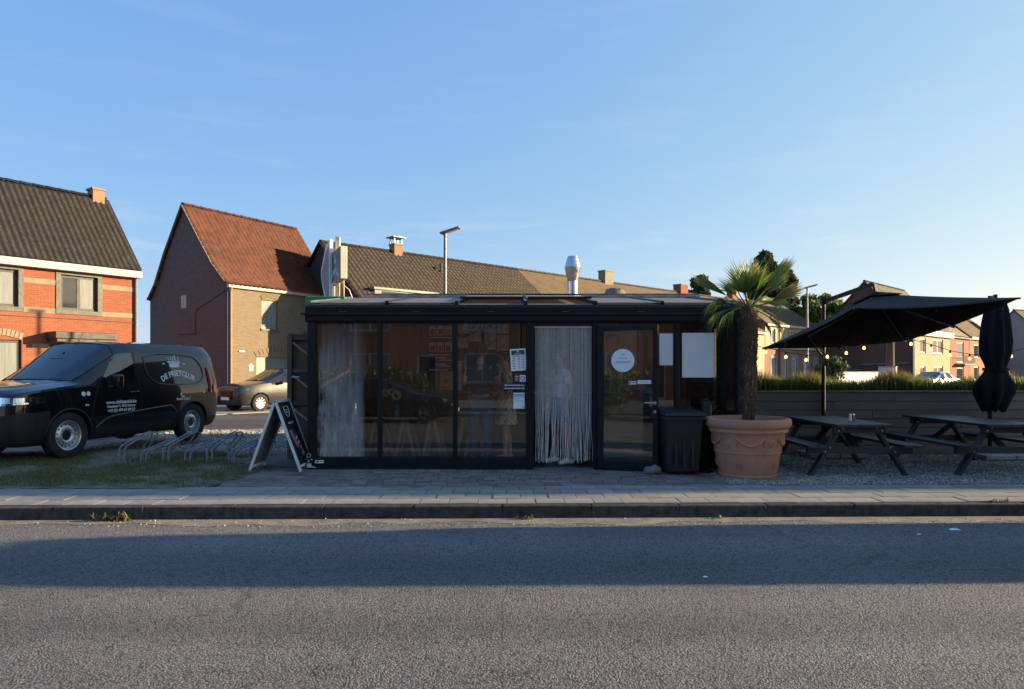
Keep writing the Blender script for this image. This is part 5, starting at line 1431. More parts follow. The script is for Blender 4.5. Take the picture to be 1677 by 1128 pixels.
def opening(root, h, p, style, depth=.14):
    a, b, c, d = h[:4]; fm, pm_ = M[style.get('frame', 'white_paint')], M[style.get('pane', 'dark_pane')]
    nm = style.get('name', 'window'); f = style.get('fw', .06)
    q = MB(); y0, y1 = depth - .05, depth
    pbar(q, p, a, a + f, c, d, y0, y1); pbar(q, p, b - f, b, c, d, y0, y1); pbar(q, p, a + f, b - f, c, c + f, y0, y1); pbar(q, p, a + f, b - f, d - f, d, y0, y1)
    n = style.get('lights', 1)
    for k in range(1, n): xm = a + (b - a) * k / n; pbar(q, p, xm - f * .6, xm + f * .6, c + f, d - f, y0, y1)
    if style.get('transom'): zt = d - (d - c) * style['transom']; pbar(q, p, a + f, b - f, zt - f * .5, zt + f * .5, y0 + .004, y1 - .004)
    w_ = q.build(nm, fm, root)
    for k in range(n):
        x0, x1 = a + f + (b - a - 2 * f) * k / n, a + f + (b - a - 2 * f) * (k + 1) / n
        q = MB(); pbar(q, p, x0, x1, c + f, d - f, depth - .028, depth - .018)
        pp = M[style['pane2']] if (k == n - 1 and 'pane2' in style) else pm_
        q.build('door_panel' if style.get('solid') else 'pane', pp, w_)
    if style.get('sill', True):
        q = MB(); pbar(q, p, a - .06, b + .06, c - .09, c - .001, -.05, depth); q.build('sill', M[style.get('sillm', 'stone_band')], w_)
    if style.get('surround'):
        s = style['surround']; q = MB(); m_ = M[style.get('surm', 'stone_band')]
        pbar(q, p, a - s, a - .001, c - s, d + s, -.035, .02); pbar(q, p, b + .001, b + s, c - s, d + s, -.035, .02); pbar(q, p, a, b, d + .001, d + s, -.035, .02); pbar(q, p, a, b, c - s, c - .001, -.035, .02)
        q.build('surround', m_, w_)
    if style.get('arch'):
        q = MB(); r_ = (b - a) / 2; cx = (a + b) / 2; hh = style['arch']; n_ = 13
        for k in range(n_):
            t0 = -1 + 2 * k / n_; t1 = -1 + 2 * (k + .86) / n_
            z0, z1 = hh * (1 - t0 * t0), hh * (1 - t1 * t1)
            v = [p(cx + t0 * r_, d + z0, y) for y in (-.03, .05)] + [p(cx + t1 * r_, d + z1, y) for y in (-.03, .05)] + [p(cx + t1 * r_ * 1.12, d + z1 + .22, y) for y in (-.03, .05)] + [p(cx + t0 * r_ * 1.12, d + z0 + .22, y) for y in (-.03, .05)]
            q.add(v, [(0, 2, 4, 6), (7, 5, 3, 1), (0, 1, 3, 2), (2, 3, 5, 4), (4, 5, 7, 6), (6, 7, 1, 0)])
        q.build('brick_arch', M[style.get('archm', 'brick_old')], w_)
    return w_
def house(name, label, E0, d, Ln, ez, prof, wall, tile, openings=(), left=(), tw=.30, ch=.34, wave=.05, step=.042, flat=False, gutter='cream_wood', gh=.24, gutd=.32,
          group=None, ridge_tiles=True, left_mat=None, verge=None, cat='house', back=True, detail=True):
    """prof: front [(y,z)...] eave -> ridge -> back eave; local x along the street front, local y inward"""
    d = Vector((d[0], d[1], 0)).normalized()
    t = thing(name, label, cat, (E0[0], E0[1], .12), math.atan2(d.y, d.x), group)
    pf = [(y, z - .12) for y, z in prof]; ri = max(range(len(pf)), key=lambda i: pf[i][1]); D = pf[-1][0]; ezl = pf[0][1]
    front = lambda x, z, y: Vector((x, y, z))
    q = MB(); wall_grid(q, Ln, 0, ezl, [h[0] for h in openings], front)
    q.add([(0, D, 0), (Ln, D, 0), (Ln, D, pf[-1][1]), (0, D, pf[-1][1])], [(3, 2, 1, 0)])
    poly = [(y, z - .015) for y, z in pf]
    q.add([(Ln, 0, 0), (Ln, D, 0)] + [(Ln, y, z) for y, z in reversed(poly)], [tuple(range(2 + len(poly)))])
    q.build('wall', M[wall], t)
    # left gable, its own face so that it can have openings
    q = MB(); lp = lambda u, z, y: Vector((y, u, z)); zl = min(pf[0][1], pf[-1][1]) - .02
    wall_grid(q, D, 0, zl, [h[0] for h in left if h[0][3] < zl], lp)
    q.add([(0, 0, zl), (0, D, zl)] + [(0, y, z) for y, z in reversed(poly)], [tuple(range(2 + len(poly)))])
    q.build('gable_wall', M[left_mat or wall], t)
    for h, st in openings: opening(t, h, front, st)
    for h, st in left:
        if h[3] < zl: opening(t, h, lp, st)
        else:
            q = MB(); pbar(q, lp, h[0], h[1], h[2], h[3], -.02, .01); w_ = q.build('window', M[st.get('frame', 'white_paint')], t)
            nn = 3
            for i in range(2):
                for j in range(nn):
                    a = h[0] + (h[1] - h[0]) * (i + .1) / 2; b = h[0] + (h[1] - h[0]) * (i + .9) / 2; c = h[2] + (h[3] - h[2]) * (j + .08) / nn; e_ = h[2] + (h[3] - h[2]) * (j + .92) / nn
                    q = MB(); pbar(q, lp, a, b, c, e_, -.026, -.02); q.build('pane', M['shade_pane'], w_)
    # roof
    fp = pf[:ri + 1]; y0, z0 = fp[0]; s0 = Vector((fp[1][0] - y0, fp[1][1] - z0)).normalized()
    fp2 = [(y0 - s0.x * .34, z0 - s0.y * .34 + .05)] + fp
    V, F_ = tile_surface(Ln, fp2, tw, ch, wave, step, seed=len(name) + int(Ln * 7), flat=flat)
    bp = list(reversed(pf[ri:])); V2, F2 = tile_surface(Ln, bp, .6, .6, 0, step, flat=True)
    np_obj('roof_tiles', np.concatenate([V, V2]), np.concatenate([F_, F2[:, ::-1] + len(V)]), M[tile], t, kind='stuff')
    ry, rz_ = pf[ri]
    if ridge_tiles:
        q = MB(); n = int(Ln / .42)
        for i in range(n):
            x0 = -.1 + (Ln + .2) * i / n; x1 = x0 + (Ln + .2) / n
            pts0 = [(ry + .14 * math.cos(a), rz_ + .02 + .11 * math.sin(a)) for a in [PI * k / 6 for k in range(7)]]
            v = [(x0, y, z) for y, z in pts0] + [(x1 - .02, ry + (y - ry) * .9, rz_ + (z - rz_) * .9) for y, z in pts0]
            q.add(v, [(k, k + 1, 7 + k + 1, 7 + k) for k in range(6)] + [tuple(range(7))])
        q.build('ridge_tiles', M[tile], t, kind='stuff', smooth=40)
    # verge boards and gutter
    for x in (-.10, Ln + .10):
        q = MB()
        for i in range(len(pf) - 1): q.beam((x, pf[i][0], pf[i][1] + .0), (x, pf[i + 1][0], pf[i + 1][1] + .0), .05, .16, (1, 0, 0))
        q.build('verge_board', M[verge or tile], t)
    if gutter:
        q = MB(); q.bx(-.06, Ln + .06, -gutd, -.02, ezl - gh - .06, ezl - .11); q.build('eaves_gutter', M[gutter], t, bevel=.015)
        q = MB(); q.bx(-.05, Ln + .05, -.018, .0, ezl - .12, ezl - .02)
        # board joints
        for k in range(1, int(Ln / 2.2)): 
            q.bx(k * 2.2 - .02, k * 2.2 + .02, -gutd - .008, -gutd + .004, ezl - gh - .06, ezl - .11)
        q.build('eaves_board', M[gutter], t)
    return t
def chimney(t, x, y, z0, z1, wx, wy, mat, cap='flat'):
    q = MB(); q.bx(x - wx / 2, x + wx / 2, y - wy / 2, y + wy / 2, z0, z1); c = q.build('chimney', M[mat], t)
    q = MB(); q.bx(x - wx / 2 - .04, x + wx / 2 + .04, y - wy / 2 - .04, y + wy / 2 + .04, z1 + .001, z1 + .08); q.build('chimney_cap', M['stone_band'], c)
    q = MB(); q.bx(x - wx / 2 - .05, x + wx / 2 + .05, y - wy / 2 - .05, y + wy / 2 + .05, z0 + .25, z0 + .34) if False else q.lathe([(.0, z1 + .08), (.09, z1 + .08), (.075, z1 + .10), (0, z1 + .10)], 12, (x, y, 0)); q.build('flue_pot', M['brick_old'], c)
    return c

# --- red brick house, far left
LR = 11.0; dR = Vector((.587, .809, 0))
E = Vector((-14.3, 26.0, 0)) - dR * LR
WS = dict(frame='dark_frame', pane='dark_pane', pane2='curtain_sky_pane', lights=2, fw=.09, surround=.15, surm='timber_grey', sill=False)
ops = [((LR - 2.58, LR - 1.38, 3.66, 4.90), WS), ((LR - 5.05, LR - 3.85, 3.66, 4.90), WS), ((LR - 7.6, LR - 6.4, 3.66, 4.90), WS),
       ((LR - 2.7, LR - 1.5, .05, 2.35), dict(frame='dark_frame', pane='dark_pane', lights=1, fw=.12, name='door', sill=False)),
       ((LR - 5.2, LR - 3.75, .75, 2.55), dict(frame='dark_frame', pane='curtain_sky_pane', lights=2, fw=.09, arch=.16, archm='stone_band'))]
red = house('red_brick_house', 'red brick house with black tiled roof and cream eaves at the left edge', E, dR, LR, 5.5,
            [(0, 5.5), (2.75, 8.55), (5.5, 5.5)], 'brick_red', 'tile_black', ops, tw=.21, ch=.27, wave=.045, gutter='cream_wood', gh=.30)
for (a, b) in ((0, LR - 7.76), (LR - 6.24, LR - 5.21), (LR - 3.69, LR - 2.74), (LR - 1.22, LR - .005)):
    for z0_, z1_ in ((4.50, 4.68), (3.50, 3.68)): q = MB(); q.bx(a, b, -.012, .02, z0_, z1_); q.build('stone_band', M['stone_band'], red)
for (a, b) in ((0, LR - 5.5), (LR - 3.45, LR - 2.95)): q = MB(); q.bx(a, b, -.012, .02, 2.30, 2.45); q.build('stone_band', M['stone_band'], red)
q = MB(); q.bx(LR - 3.05, LR - 1.06, -.85, -.001, 2.62, 2.86); q.bx(LR - 3.0, LR - 1.1, -.8, -.02, 2.5, 2.62); q.build('door_canopy', M['dark_frame'], red, bevel=.02)
q = MB(); q.tube([(LR - .06, -.08, .05), (LR - .06, -.08, 5.2)], .045, 8); q.tube([(0, -.03, 3.35), (LR - 3, -.03, 3.36), (LR - .05, -.03, 3.34)], .012, 5); q.build('downpipe', M['galv'], red)
chimney(red, LR - .28, 2.75, 7.6, 8.72, .44, .5, 'brick_old')
# --- tan brick house with red roof
dT = Vector((.53, .848, 0)).normalized(); LT = 6.45
GS = dict(frame='green_grey', pane='curtain_sky_pane', lights=1, fw=.08, arch=.12, archm='brick_tan', sillm='timber_grey')
opsT = [((1.78, 2.68, 3.45, 4.78), GS), ((4.3, 5.2, 3.45, 4.78), GS),
        ((1.50, 4.1, .05, 2.15), dict(frame='green_grey', pane='green_grey', lights=1, fw=.05, arch=.25, archm='brick_tan', name='garage_door', solid=True, sill=False))]
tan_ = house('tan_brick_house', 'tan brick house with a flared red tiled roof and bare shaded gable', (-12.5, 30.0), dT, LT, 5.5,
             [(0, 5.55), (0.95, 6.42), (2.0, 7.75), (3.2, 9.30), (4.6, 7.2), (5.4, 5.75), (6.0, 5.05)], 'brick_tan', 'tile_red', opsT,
             [((3.05, 3.40, 4.95, 5.0 + .55), dict(frame='white_paint'))] if False else [((3.02, 3.42, 4.40, 5.02), dict(frame='render_grey'))], tw=.235, ch=.30, wave=.045, gutter='cream_wood', gh=.2, gutd=.18, verge='brick_tan', left_mat='brick_tan_shade')
q = MB(); q.tube([(.12, -.07, .05), (.12, -.07, 5.0), (.12, -.16, 5.3)], .05, 8); q.build('downpipe', M['pipe_tan'], tan_)
q = MB(); q.tube([(-.02, .1, 5.05), (-.02, 2.2, 4.3), (-.02, 2.3, 4.2), (-.02, 2.3, 3.2), (-.02, 3.6, 3.2)], .014, 5); q.build('wall_cable', M['dark_rubber'], tan_)
q = MB(); q.bx(1.1, 1.3, -.02, -.001, 1.5, 1.75); q.prism([(1.1, 1.75), (1.3, 1.75), (1.2, 1.85)], .019, Matrix(((1, 0, 0, 0), (0, 0, 1, -.02), (0, 1, 0, 0), (0, 0, 0, 1)))); q.build('house_plate', M['white_plastic'], tan_)
q = MB(); q.bx(.55, .85, -.05, -.001, 2.35, 2.40); q.tube([(.85, -.03, 2.37), (1.0, -.2, 2.42)], .02, 6); q.build('wall_lamp', M['white_plastic'], tan_)
# --- the terrace running off to the right
dRow = Vector((.72, .69, 0)).normalized(); R0 = Vector((-7.09, 32.0, 0)); RS = .933
def row(t0): p = R0 + dRow * t0 * RS; return (p.x, p.y)
PR = [(0, 5.05), (3.73, 8.15), (7.46, 5.05)]
WW = dict(frame='white_paint', pane='dark_pane', lights=2, fw=.07)
GR = 'terraced houses along the side street'
hA = house('terraced_house', 'terraced house with dark pantile roof, slate clad gable and a cowled chimney', row(0), dRow, 9.8 * RS, 5.05, PR, 'brick_pink', 'tile_brown',
           [((1.5, 2.9, 3.2, 4.5), WW), ((4.5, 5.9, 3.2, 4.5), WW)], tw=.28, ch=.34, wave=.075, left_mat='slate_clad', group=GR)
q = MB(); q.bx(.9, 4.6, .2, 2.7, 4.7, 5.42); hd_ = q.build('dormer', M['render_grey'], hA); q = MB(); q.bx(.8, 4.7, .1, 2.8, 5.421, 5.53); q.build('dormer_roof', M['green_grey'], hd_)
q = MB(); q.bx(1.3, 2.6, .18, .199, 4.9, 5.35); q.bx(2.9, 4.2, .18, .199, 4.9, 5.35); q.build('dormer_window', M['dark_pane'], hd_)
c = chimney(hA, 4.45, 3.65, 7.2, 8.4, .55, .5, 'brick_old')
q = MB()
for sx in (-.24, .24):
    for sy in (-.2, .2): q.bx(4.45 + sx - .03, 4.45 + sx + .03, 3.65 + sy - .03, 3.65 + sy + .03, 8.48, 8.8)
q.build('cowl_post', M['white_plastic'], c); q = MB(); q.bx(4.45 - .42, 4.45 + .42, 3.65 - .37, 3.65 + .37, 8.801, 8.86); q.build('cowl_plate', M['zinc'], c)
q = MB(); q.tube([(6.6, 2.4, 6.7), (6.6, 2.4, 7.5)], .07, 8); q.build('vent_pipe', M['dark_frame'], hA)
hB = house('terraced_house', 'narrow terraced house with dark pantile roof beside the street lamp', row(9.95), dRow, 4.75 * RS, 5.05, PR, 'brick_pink', 'tile_brown', [((1.5, 2.9, 3.2, 4.5), WW)], tw=.28, ch=.34, wave=.075, group=GR)
hC = house('terraced_house', 'long terraced house with plain tan tiles and a broad grey chimney', row(14.85), dRow, 15.0 * RS, 5.05, PR, 'render_cream', 'tile_tan',
           [((2, 3.4, 3.2, 4.5), WW), ((6, 7.4, 3.2, 4.5), WW), ((10, 11.4, 3.2, 4.5), WW)], tw=.40, ch=.38, wave=0, step=.035, flat=True, group=GR)
chimney(hC, 9.2, 3.75, 7.4, 8.8, .95, .65, 'stone_band')
hD = house('terraced_house', 'terraced house with worn tan tiles and a red brick chimney left of the palm', row(29.95), dRow, 13.6 * RS, 5.05, PR, 'render_cream', 'tile_tan', [((2, 3.4, 3.2, 4.5), WW), ((8, 9.4, 3.2, 4.5), WW)], tw=.40, ch=.38, wave=0, step=.035, flat=True, group=GR)
chimney(hD, 5.2, 3.75, 7.3, 8.65, 1.1, .75, 'brick_red')
WU = dict(frame='white_paint', pane='curtain_sky_pane', lights=2, fw=.09)
AR = dict(frame='white_paint', pane='shade_pane', lights=1, fw=.10, surround=.22, surm='concrete', arch=.35, archm='concrete', sill=False)
opE = [((1.2, 2.1, .1, 2.6), AR), ((3.4, 4.3, .1, 2.6), AR), ((5.4, 6.5, .7, 2.6), AR), ((8.0, 9.2, .7, 2.6), dict(AR, pane='white_plastic')), ((10.3, 11.2, .1, 2.6), AR), ((4.6, 6.0, 3.95, 5.2), WU), ((8.2, 9.6, 3.95, 5.2), WU), ((1.0, 2.0, 3.95, 5.2), WU)]
hE = house('cream_house', 'house with sunlit cream upper storey over a pink brick ground floor with arched openings', row(43.6), dRow, 12.6 * RS, 5.85, [(0, 5.85), (3.73, 8.28), (7.46, 5.85)], 'brick_pink', 'tile_tan', opE, tw=.40, ch=.38, wave=0, step=.035, flat=True, gutter='cream_wood', group=GR)
q = MB(); wall_grid(q, 12.6 * RS, 3.5, 5.56, [h[0] for h in opE if h[0][2] > 3.3], lambda x, z, y: Vector((x, y - .03, z)), .03); q.bx(0, 12.6 * RS, -.1, -.031, 3.42, 3.58); q.build('render_panel', M['render_cream'], hE)
q = MB(); q.tube([(2.6, -.12, .1), (2.6, -.12, 5.8)], .06, 8); q.build('downpipe', M['dark_frame'], hE)
chimney(hE, 1.2, 3.8, 7.4, 8.75, .8, .6, 'brick_red')
# --- cluster of houses at the right
dG = Vector((.72, .69, 0)).normalized(); C0 = Vector((36.6, 62.0, 0))
OC = dict(frame='white_paint', pane='dark_pane', lights=1, fw=.12)
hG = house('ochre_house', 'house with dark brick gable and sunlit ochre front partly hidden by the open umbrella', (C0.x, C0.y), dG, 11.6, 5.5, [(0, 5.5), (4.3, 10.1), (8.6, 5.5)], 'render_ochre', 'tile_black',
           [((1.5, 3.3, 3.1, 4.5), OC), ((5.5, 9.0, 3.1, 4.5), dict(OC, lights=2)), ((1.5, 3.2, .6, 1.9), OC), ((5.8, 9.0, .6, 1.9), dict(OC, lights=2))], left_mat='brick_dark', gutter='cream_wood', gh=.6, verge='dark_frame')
q = MB(); q.tube([(-.08, .3, 2.15), (-.08, 4.6, 2.0), (-.08, 4.65, 1.55), (-.08, 7.5, 1.3)], .09, 6); q.tube([(-.1, .12, .1), (-.1, .12, 5.2)], .10, 8); q.build('wall_pipe', M['zinc'], hG)
p1 = C0 + dG * 11.75
hH = house('red_house', 'narrow dark red rendered house with a balcony door beside the ochre house', (p1.x, p1.y), dG, 7.2, 5.2, [(0, 5.2), (4.2, 8.7), (8.4, 5.2)], 'render_red', 'tile_black', [((2.2, 5.0, 2.3, 4.5), dict(OC, lights=1, pane='shade_pane')), ((2.2, 5.0, .3, 1.8), OC)], gutter='dark_frame', gh=.2)
q = MB(); q.bx(1.4, 5.9, -.9, -.001, 2.05, 2.18); b_ = q.build('balcony', M['concrete'], hH)
q = MB()
for k in range(12): q.tube([(1.5 + 4.3 * k / 11, -.85, 2.18), (1.5 + 4.3 * k / 11, -.85, 3.0)], .025, 5)
q.tube([(1.45, -.85, 3.02), (5.85, -.85, 3.02)], .03, 5); q.build('railing', M['dark_frame'], b_)
p2 = C0 + dG * 19.1
hI = house('brick_house', 'pinkish brick house with brown roof left of the closed umbrella', (p2.x, p2.y), dG, 13.0, 5.4, [(0, 5.4), (4.6, 9.6), (9.2, 5.4)], 'brick_pink', 'tile_tan', [((2, 4.4, 2.9, 4.4), OC), ((8, 10.4, 2.9, 4.4), OC), ((2, 4.2, .4, 1.9), OC)], gutter='cream_wood', gh=.35)
p3 = C0 + dG * 33
hJ = house('grey_house', 'grey gabled house at the right edge beyond the closed umbrella', (p3.x + 3, p3.y - 4), Vector((.9, .45, 0)), 12.0, 5.4, [(0, 5.4), (3.6, 9.0), (7.2, 5.4)], 'render_grey', 'tile_black', [((1.5, 3.0, 2.9, 4.4), OC), ((5, 7, 2.9, 4.4), OC), ((1.5, 3.0, .5, 1.9), OC)], left_mat='render_grey')
# --- houses across the main road, seen only mirrored in the glass
dO = Vector((-1, 0, 0))
WO = dict(frame='white_paint', pane='curtain_sky_pane', lights=2, fw=.08)
for k, (x0, w_, m_, lab) in enumerate(((12.0, 11.5, 'brick_red', 'red brick house across the road mirrored behind the open door'), (.4, 10.5, 'brick_pink', 'pink brick house across the road mirrored in the middle panes'), (-10.2, 10.0, 'render_cream', 'cream house across the road mirrored in the left panes'))):
    house('street_house', lab, (x0, -13.5), dO, w_, 5.6, [(0, 5.6), (4, 8.8), (8, 5.6)], m_, 'tile_black',
          [((1, 2.8, .9, 2.4), WO), ((4.2, 5.2, .05, 2.3), dict(WO, lights=1, name='door', pane='dark_pane', sill=False)), ((6.6, 8.6, .9, 2.4), WO), ((1, 2.8, 3.5, 4.8), WO), ((6.6, 8.6, 3.5, 4.8), WO)], group='houses across the main road')

# ------------------------------------------------------------------ trees and shrubs
M['needle'] = leaf_mat('dark_needles', (0.042, 0.058, 0.030), (0.062, 0.080, 0.038), (0.11, 0.11, 0.05), .25)
M['leaf_green'] = leaf_mat('light_leaves', (0.09, 0.15, 0.03), (0.15, 0.21, 0.04), (0.24, 0.26, 0.06), .35)
M['leaf_hedge'] = leaf_mat('hedge_leaves', (0.04, 0.08, 0.02), (0.07, 0.115, 0.03), (0.14, 0.15, 0.045), .25)
M['bark'] = pbr('bark', (0.09, 0.065, 0.045), (0.05, 0.037, 0.028), 6, .9, .04, bump=.6, bscale=30, stretch=(1, 1, .25))
def leaf_cloud(centers, radii, per, size, seed=0, flat=.6):
    g = np.random.default_rng(seed); vs = []
    C = []
    for c, r in zip(centers, radii):
        n = per; d = g.normal(0, 1, (n, 3)); d /= np.linalg.norm(d, axis=1)[:, None]
        rr = r * g.random((n, 1)) ** .45
        C.append(np.array(c)[None] + d * rr * np.array([1, 1, .8]))
    C = np.concatenate(C); n = len(C)
    a = g.normal(0, 1, (n, 3)); a /= np.linalg.norm(a, axis=1)[:, None]; b = np.cross(a, g.normal(0, 1, (n, 3))); b /= np.linalg.norm(b, axis=1)[:, None] + 1e-9
    s = size * g.uniform(.6, 1.3, (n, 1))
    V = np.stack([C - a * s, C + b * s * flat, C + a * s, C - b * s * flat], 1).reshape(-1, 3)
    return V, np.arange(n * 4).reshape(n, 4)
def tree(name, label, loc, h, crown_fn, trunk_r, leaf, group=None, per=60, size=.3, seed=0, trunk_h=None):
    t = thing(name, label, 'tree', loc, 0, group); g = random.Random(seed)
    cs, rs2 = crown_fn(g, h)
    q = MB(); th = trunk_h or h * .8
    q.tube([(0, 0, -.1), (.05, .02, th * .4), (.0, -.03, th * .8), (0.02, 0, th)], [trunk_r, trunk_r * .75, trunk_r * .4, trunk_r * .15], 8)
    for c in cs[::3]:
        z = max(h * .12, min(c[2] * .85, th)); q.tube([(0, 0, z), (c[0] * .6, c[1] * .6, (z + c[2]) / 2), tuple(c)], [trunk_r * .3, trunk_r * .18, .02], 5)
    q.build('trunk', M['bark'], t)
    V, F_ = leaf_cloud(cs, rs2, per, size, seed)
    np_obj('crown', V, F_, M[leaf], t)
    return t
def pine(g, h):
    cs, rs2 = [], []
    for i in range(90):
        z = h * (.22 + .76 * g.random()); rad = (h * .27) * (1 - (z / h) ** 1.6) + .25; a = g.random() * 6.28; r = rad * g.uniform(.25, 1.0)
        cs.append((r * math.cos(a), r * math.sin(a), z)); rs2.append(h * g.uniform(.035, .075))
    cs.append((0, 0, h)); rs2.append(h * .03)
    return cs, rs2
def broad(g, h):
    cs, rs2 = [], []
    for i in range(46):
        th = g.random() * 6.28; ph = math.acos(g.uniform(-.6, 1)); r = h * .34 * g.uniform(.45, 1)
        cs.append((r * math.sin(ph) * math.cos(th), r * math.sin(ph) * math.sin(th), h * .62 + r * .95 * math.cos(ph))); rs2.append(h * g.uniform(.06, .11))
    return cs, rs2
pt = P(1252, 605, 95); tree('pine_tree', 'tall dark pine rising behind the palm crown', (pt.x, pt.y, .1), 17.6, pine, .45, 'needle', None, 210, .44, 3)
pt = P(1284, 605, 97); tree('pine_tree', 'broad dark pine right of the palm crown', (pt.x, pt.y, .1), 15.6, pine, .45, 'needle', None, 210, .44, 4)
pt = P(1147, 605, 110); tree('fir_tree', 'small dark fir behind the red brick chimney', (pt.x, pt.y, .1), 16.3, pine, .35, 'needle', None, 200, .42, 5)
pt = P(1345, 605, 92); tree('leafy_tree', 'light green leafy tree behind the far street lamp', (pt.x, pt.y, .1), 12.4, broad, .35, 'leaf_green', None, 230, .34, 6)
pt = P(1308, 605, 100); tree('leafy_tree', 'low green tree beside the broad pine', (pt.x, pt.y, .1), 9.5, broad, .3, 'leaf_hedge', None, 150, .32, 7)
def bush(name, label, loc, r, h, leaf='leaf_hedge', seed=0, per=90, size=.06, group=None, cat='bush'):
    t = thing(name, label, cat, loc, 0, group); g = random.Random(seed); cs, rs2 = [], []
    for i in range(26):
        a = g.random() * 6.28; q_ = g.uniform(0, .8) * r; cs.append((q_ * math.cos(a), q_ * math.sin(a), h * g.uniform(.2, .85))); rs2.append(min(r, h) * g.uniform(.22, .38))
    V, F_ = leaf_cloud(cs, rs2, per, size, seed); np_obj('crown', V, F_, M[leaf], t)
    q = MB()
    for c in cs[::3]: q.tube([(0, 0, 0), (c[0] * .5, c[1] * .5, c[2] * .5), c], [.03, .02, .008], 5)
    q.build('stem', M['bark'], t); return t
pt = P(1362, 640, 40); bush('round_bush', 'round green bush in front of the dark brick gable', (pt.x, pt.y, .1), 1.0, 2.6, seed=2, size=.09)
for k in (0, 1, 3, 4):
    bush('garden_hedge', ['leftmost hedge shrub across the road, light green', 'dark hedge shrub second from the left across the road', 'light green hedge shrub straight behind the viewer', 'dark hedge shrub mirrored in the open door', 'light green hedge shrub at the right end across the road'][k], (-6.9 + 2.6 * k, -4.9 - .3 * (k % 2), .13), 1.45, 1.6, 'leaf_hedge' if k % 2 else 'leaf_green', 20 + k, 120, .09, 'hedge shrubs across the road')
# unseen house added outside the frame and sized to shade the terrace and forecourt
house('neighbour_house', 'added tall narrow brick house outside the frame that shades the terrace', (30.0, 13.2), (0, -1), 3.1, 7.7, [(0, 7.7), (4, 8.1), (8, 7.7)], 'brick_red', 'tile_black', [((.8, 2.1, .9, 2.4), WO), ((.8, 2.1, 3.6, 5.0), WO)])

# ------------------------------------------------------------------ street lamps, pole, low wall
def street_lamp(px, py_top, Y, lab):
    top = P(px, py_top, Y); h = top.z - .13
    t = thing('street_lamp', lab, 'street lamp', (top.x, Y, .13), 0, 'street lamps along the side street')
    q = MB(); q.tube([(0, 0, 0), (0, 0, h * .3), (0, 0, h)], [.085, .07, .05], 12); q.build('pole', M['galv'], t, smooth=60)
    q = MB(); u = Vector((1, -.25, .28)).normalized()
    q.beam((-.16, .03, h + .02), Vector((-.05, 0, h + .04)) + u * .62, .26, .07); q.tube([(0, 0, h - .1), (0, 0, h + .06)], .06, 10); hd = q.build('lamp_head', M['galv'], t, bevel=.02)
    q = MB(); a = Vector((-.02, 0, h + .012)); q.beam(a + u * .12, a + u * .5, .18, .02); q.build('lamp_lens', M['shade_pane'], hd)
street_lamp(729, 383, 24, 'slim grey street lamp rising behind the pavilion roof')
street_lamp(1322, 472, 40, 'slim grey street lamp in the distance right of the palm')
pt = P(1458, 640, 50)
t = thing('timber_pole', 'weathered timber utility pole before the dark brick gable', 'utility pole', (pt.x, pt.y, .1)); q = MB(); q.tube([(0, 0, 0), (0, 0, 5.2)], [.30, .25], 12); q.build('shaft', M['bark'], t, smooth=60); q = MB(); q.lathe([(.27, 5.2), (.27, 5.24), (0, 5.3)], 12); q.build('cap', M['zinc'], t)
a, b = P(1366, 640, 52), P(1462, 640, 56)
t = thing('garden_wall', 'low white garden wall beyond the planter grasses', 'wall', (a.x, a.y, .1), math.atan2(b.y - a.y, b.x - a.x)); ln = (b - a).length
q = MB(); q.bx(0, ln, -.12, .12, 0, 1.35); q.build('wall_body', M['white_paint'], t); q = MB(); q.bx(-.04, ln + .04, -.17, .17, 1.351, 1.43); q.build('coping', M['concrete'], t)
a = P(1467, 640, 48)
t = thing('utility_cabinet', 'cream utility cabinet in the sun at the foot of the timber pole', 'cabinet', (a.x, a.y, .1), .9); q = MB(); q.bx(0, .5, 0, 1.1, 0, 1.75); q.build('cabinet_body', M['cream_wood'], t, bevel=.02); q = MB(); q.bx(-.03, .53, -.03, 1.13, 1.751, 1.82); q.build('cabinet_lid', M['concrete'], t)
# ================================================================== TERRACE, PLANTS AND SMALL THINGS
M['planter_board'] = wood_mat('planter_board', (0.19, 0.165, 0.14), (0.13, 0.115, 0.10), .75, 2.0, 0, .14, .25)
M['black_wood'] = wood_mat('black_stained_wood', (0.020, 0.019, 0.021), (0.040, 0.039, 0.040), .5, 3.0, 1, .2, .2, spec=.5)
t = NT('terracotta'); v = t.coord('Object')
c = t.mix(t.ramp(t.noise(v, 2.2, 6, .6), .35, .65), (0.54, 0.265, 0.17), (0.43, 0.205, 0.135))
c = t.mix(t.ramp(t.noise(v, 3.0, 7, .75, (1.6, 1.6, .5)), .54, .74, g3(0), g3(.5)), c, (0.58, 0.46, 0.38))      # lime bloom
c = t.mix(t.ramp(t.noise(v, 6.0, 6, .7, (1, 1, .4)), .60, .76, g3(0), g3(.45)), c, (0.22, 0.13, 0.095))
t.bsdf(c, t.ramp(t.noise(v, 7, 4), .3, .7, g3(.68), g3(.88)), 0, .25, t.bump(t.noise(v, 60, 5, .65), .18, .004)); M['terracotta'] = t.m
M['canvas'] = pbr('charcoal_canvas', (0.009, 0.009, 0.011), (0.013, 0.013, 0.015), 2.0, .85, .05, spec=.2, bump=.25, bscale=350, bdist=.001)
M['palm_fibre'] = pbr('palm_fibre', (0.14, 0.09, 0.055), (0.06, 0.04, 0.028), 9, .95, .03, spec=.1, bump=.9, bscale=45, bdist=.02, stretch=(1, 1, .35))
M['fibre_strand'] = leaf_mat('palm_fibre_strands', (0.06, 0.038, 0.022), (0.16, 0.10, 0.055), (0.36, 0.26, 0.16), .15, .9)
M['palm_leaf'] = leaf_mat('palm_leaf', (0.11, 0.20, 0.035), (0.19, 0.26, 0.055), (0.36, 0.33, 0.10), .35, .42)
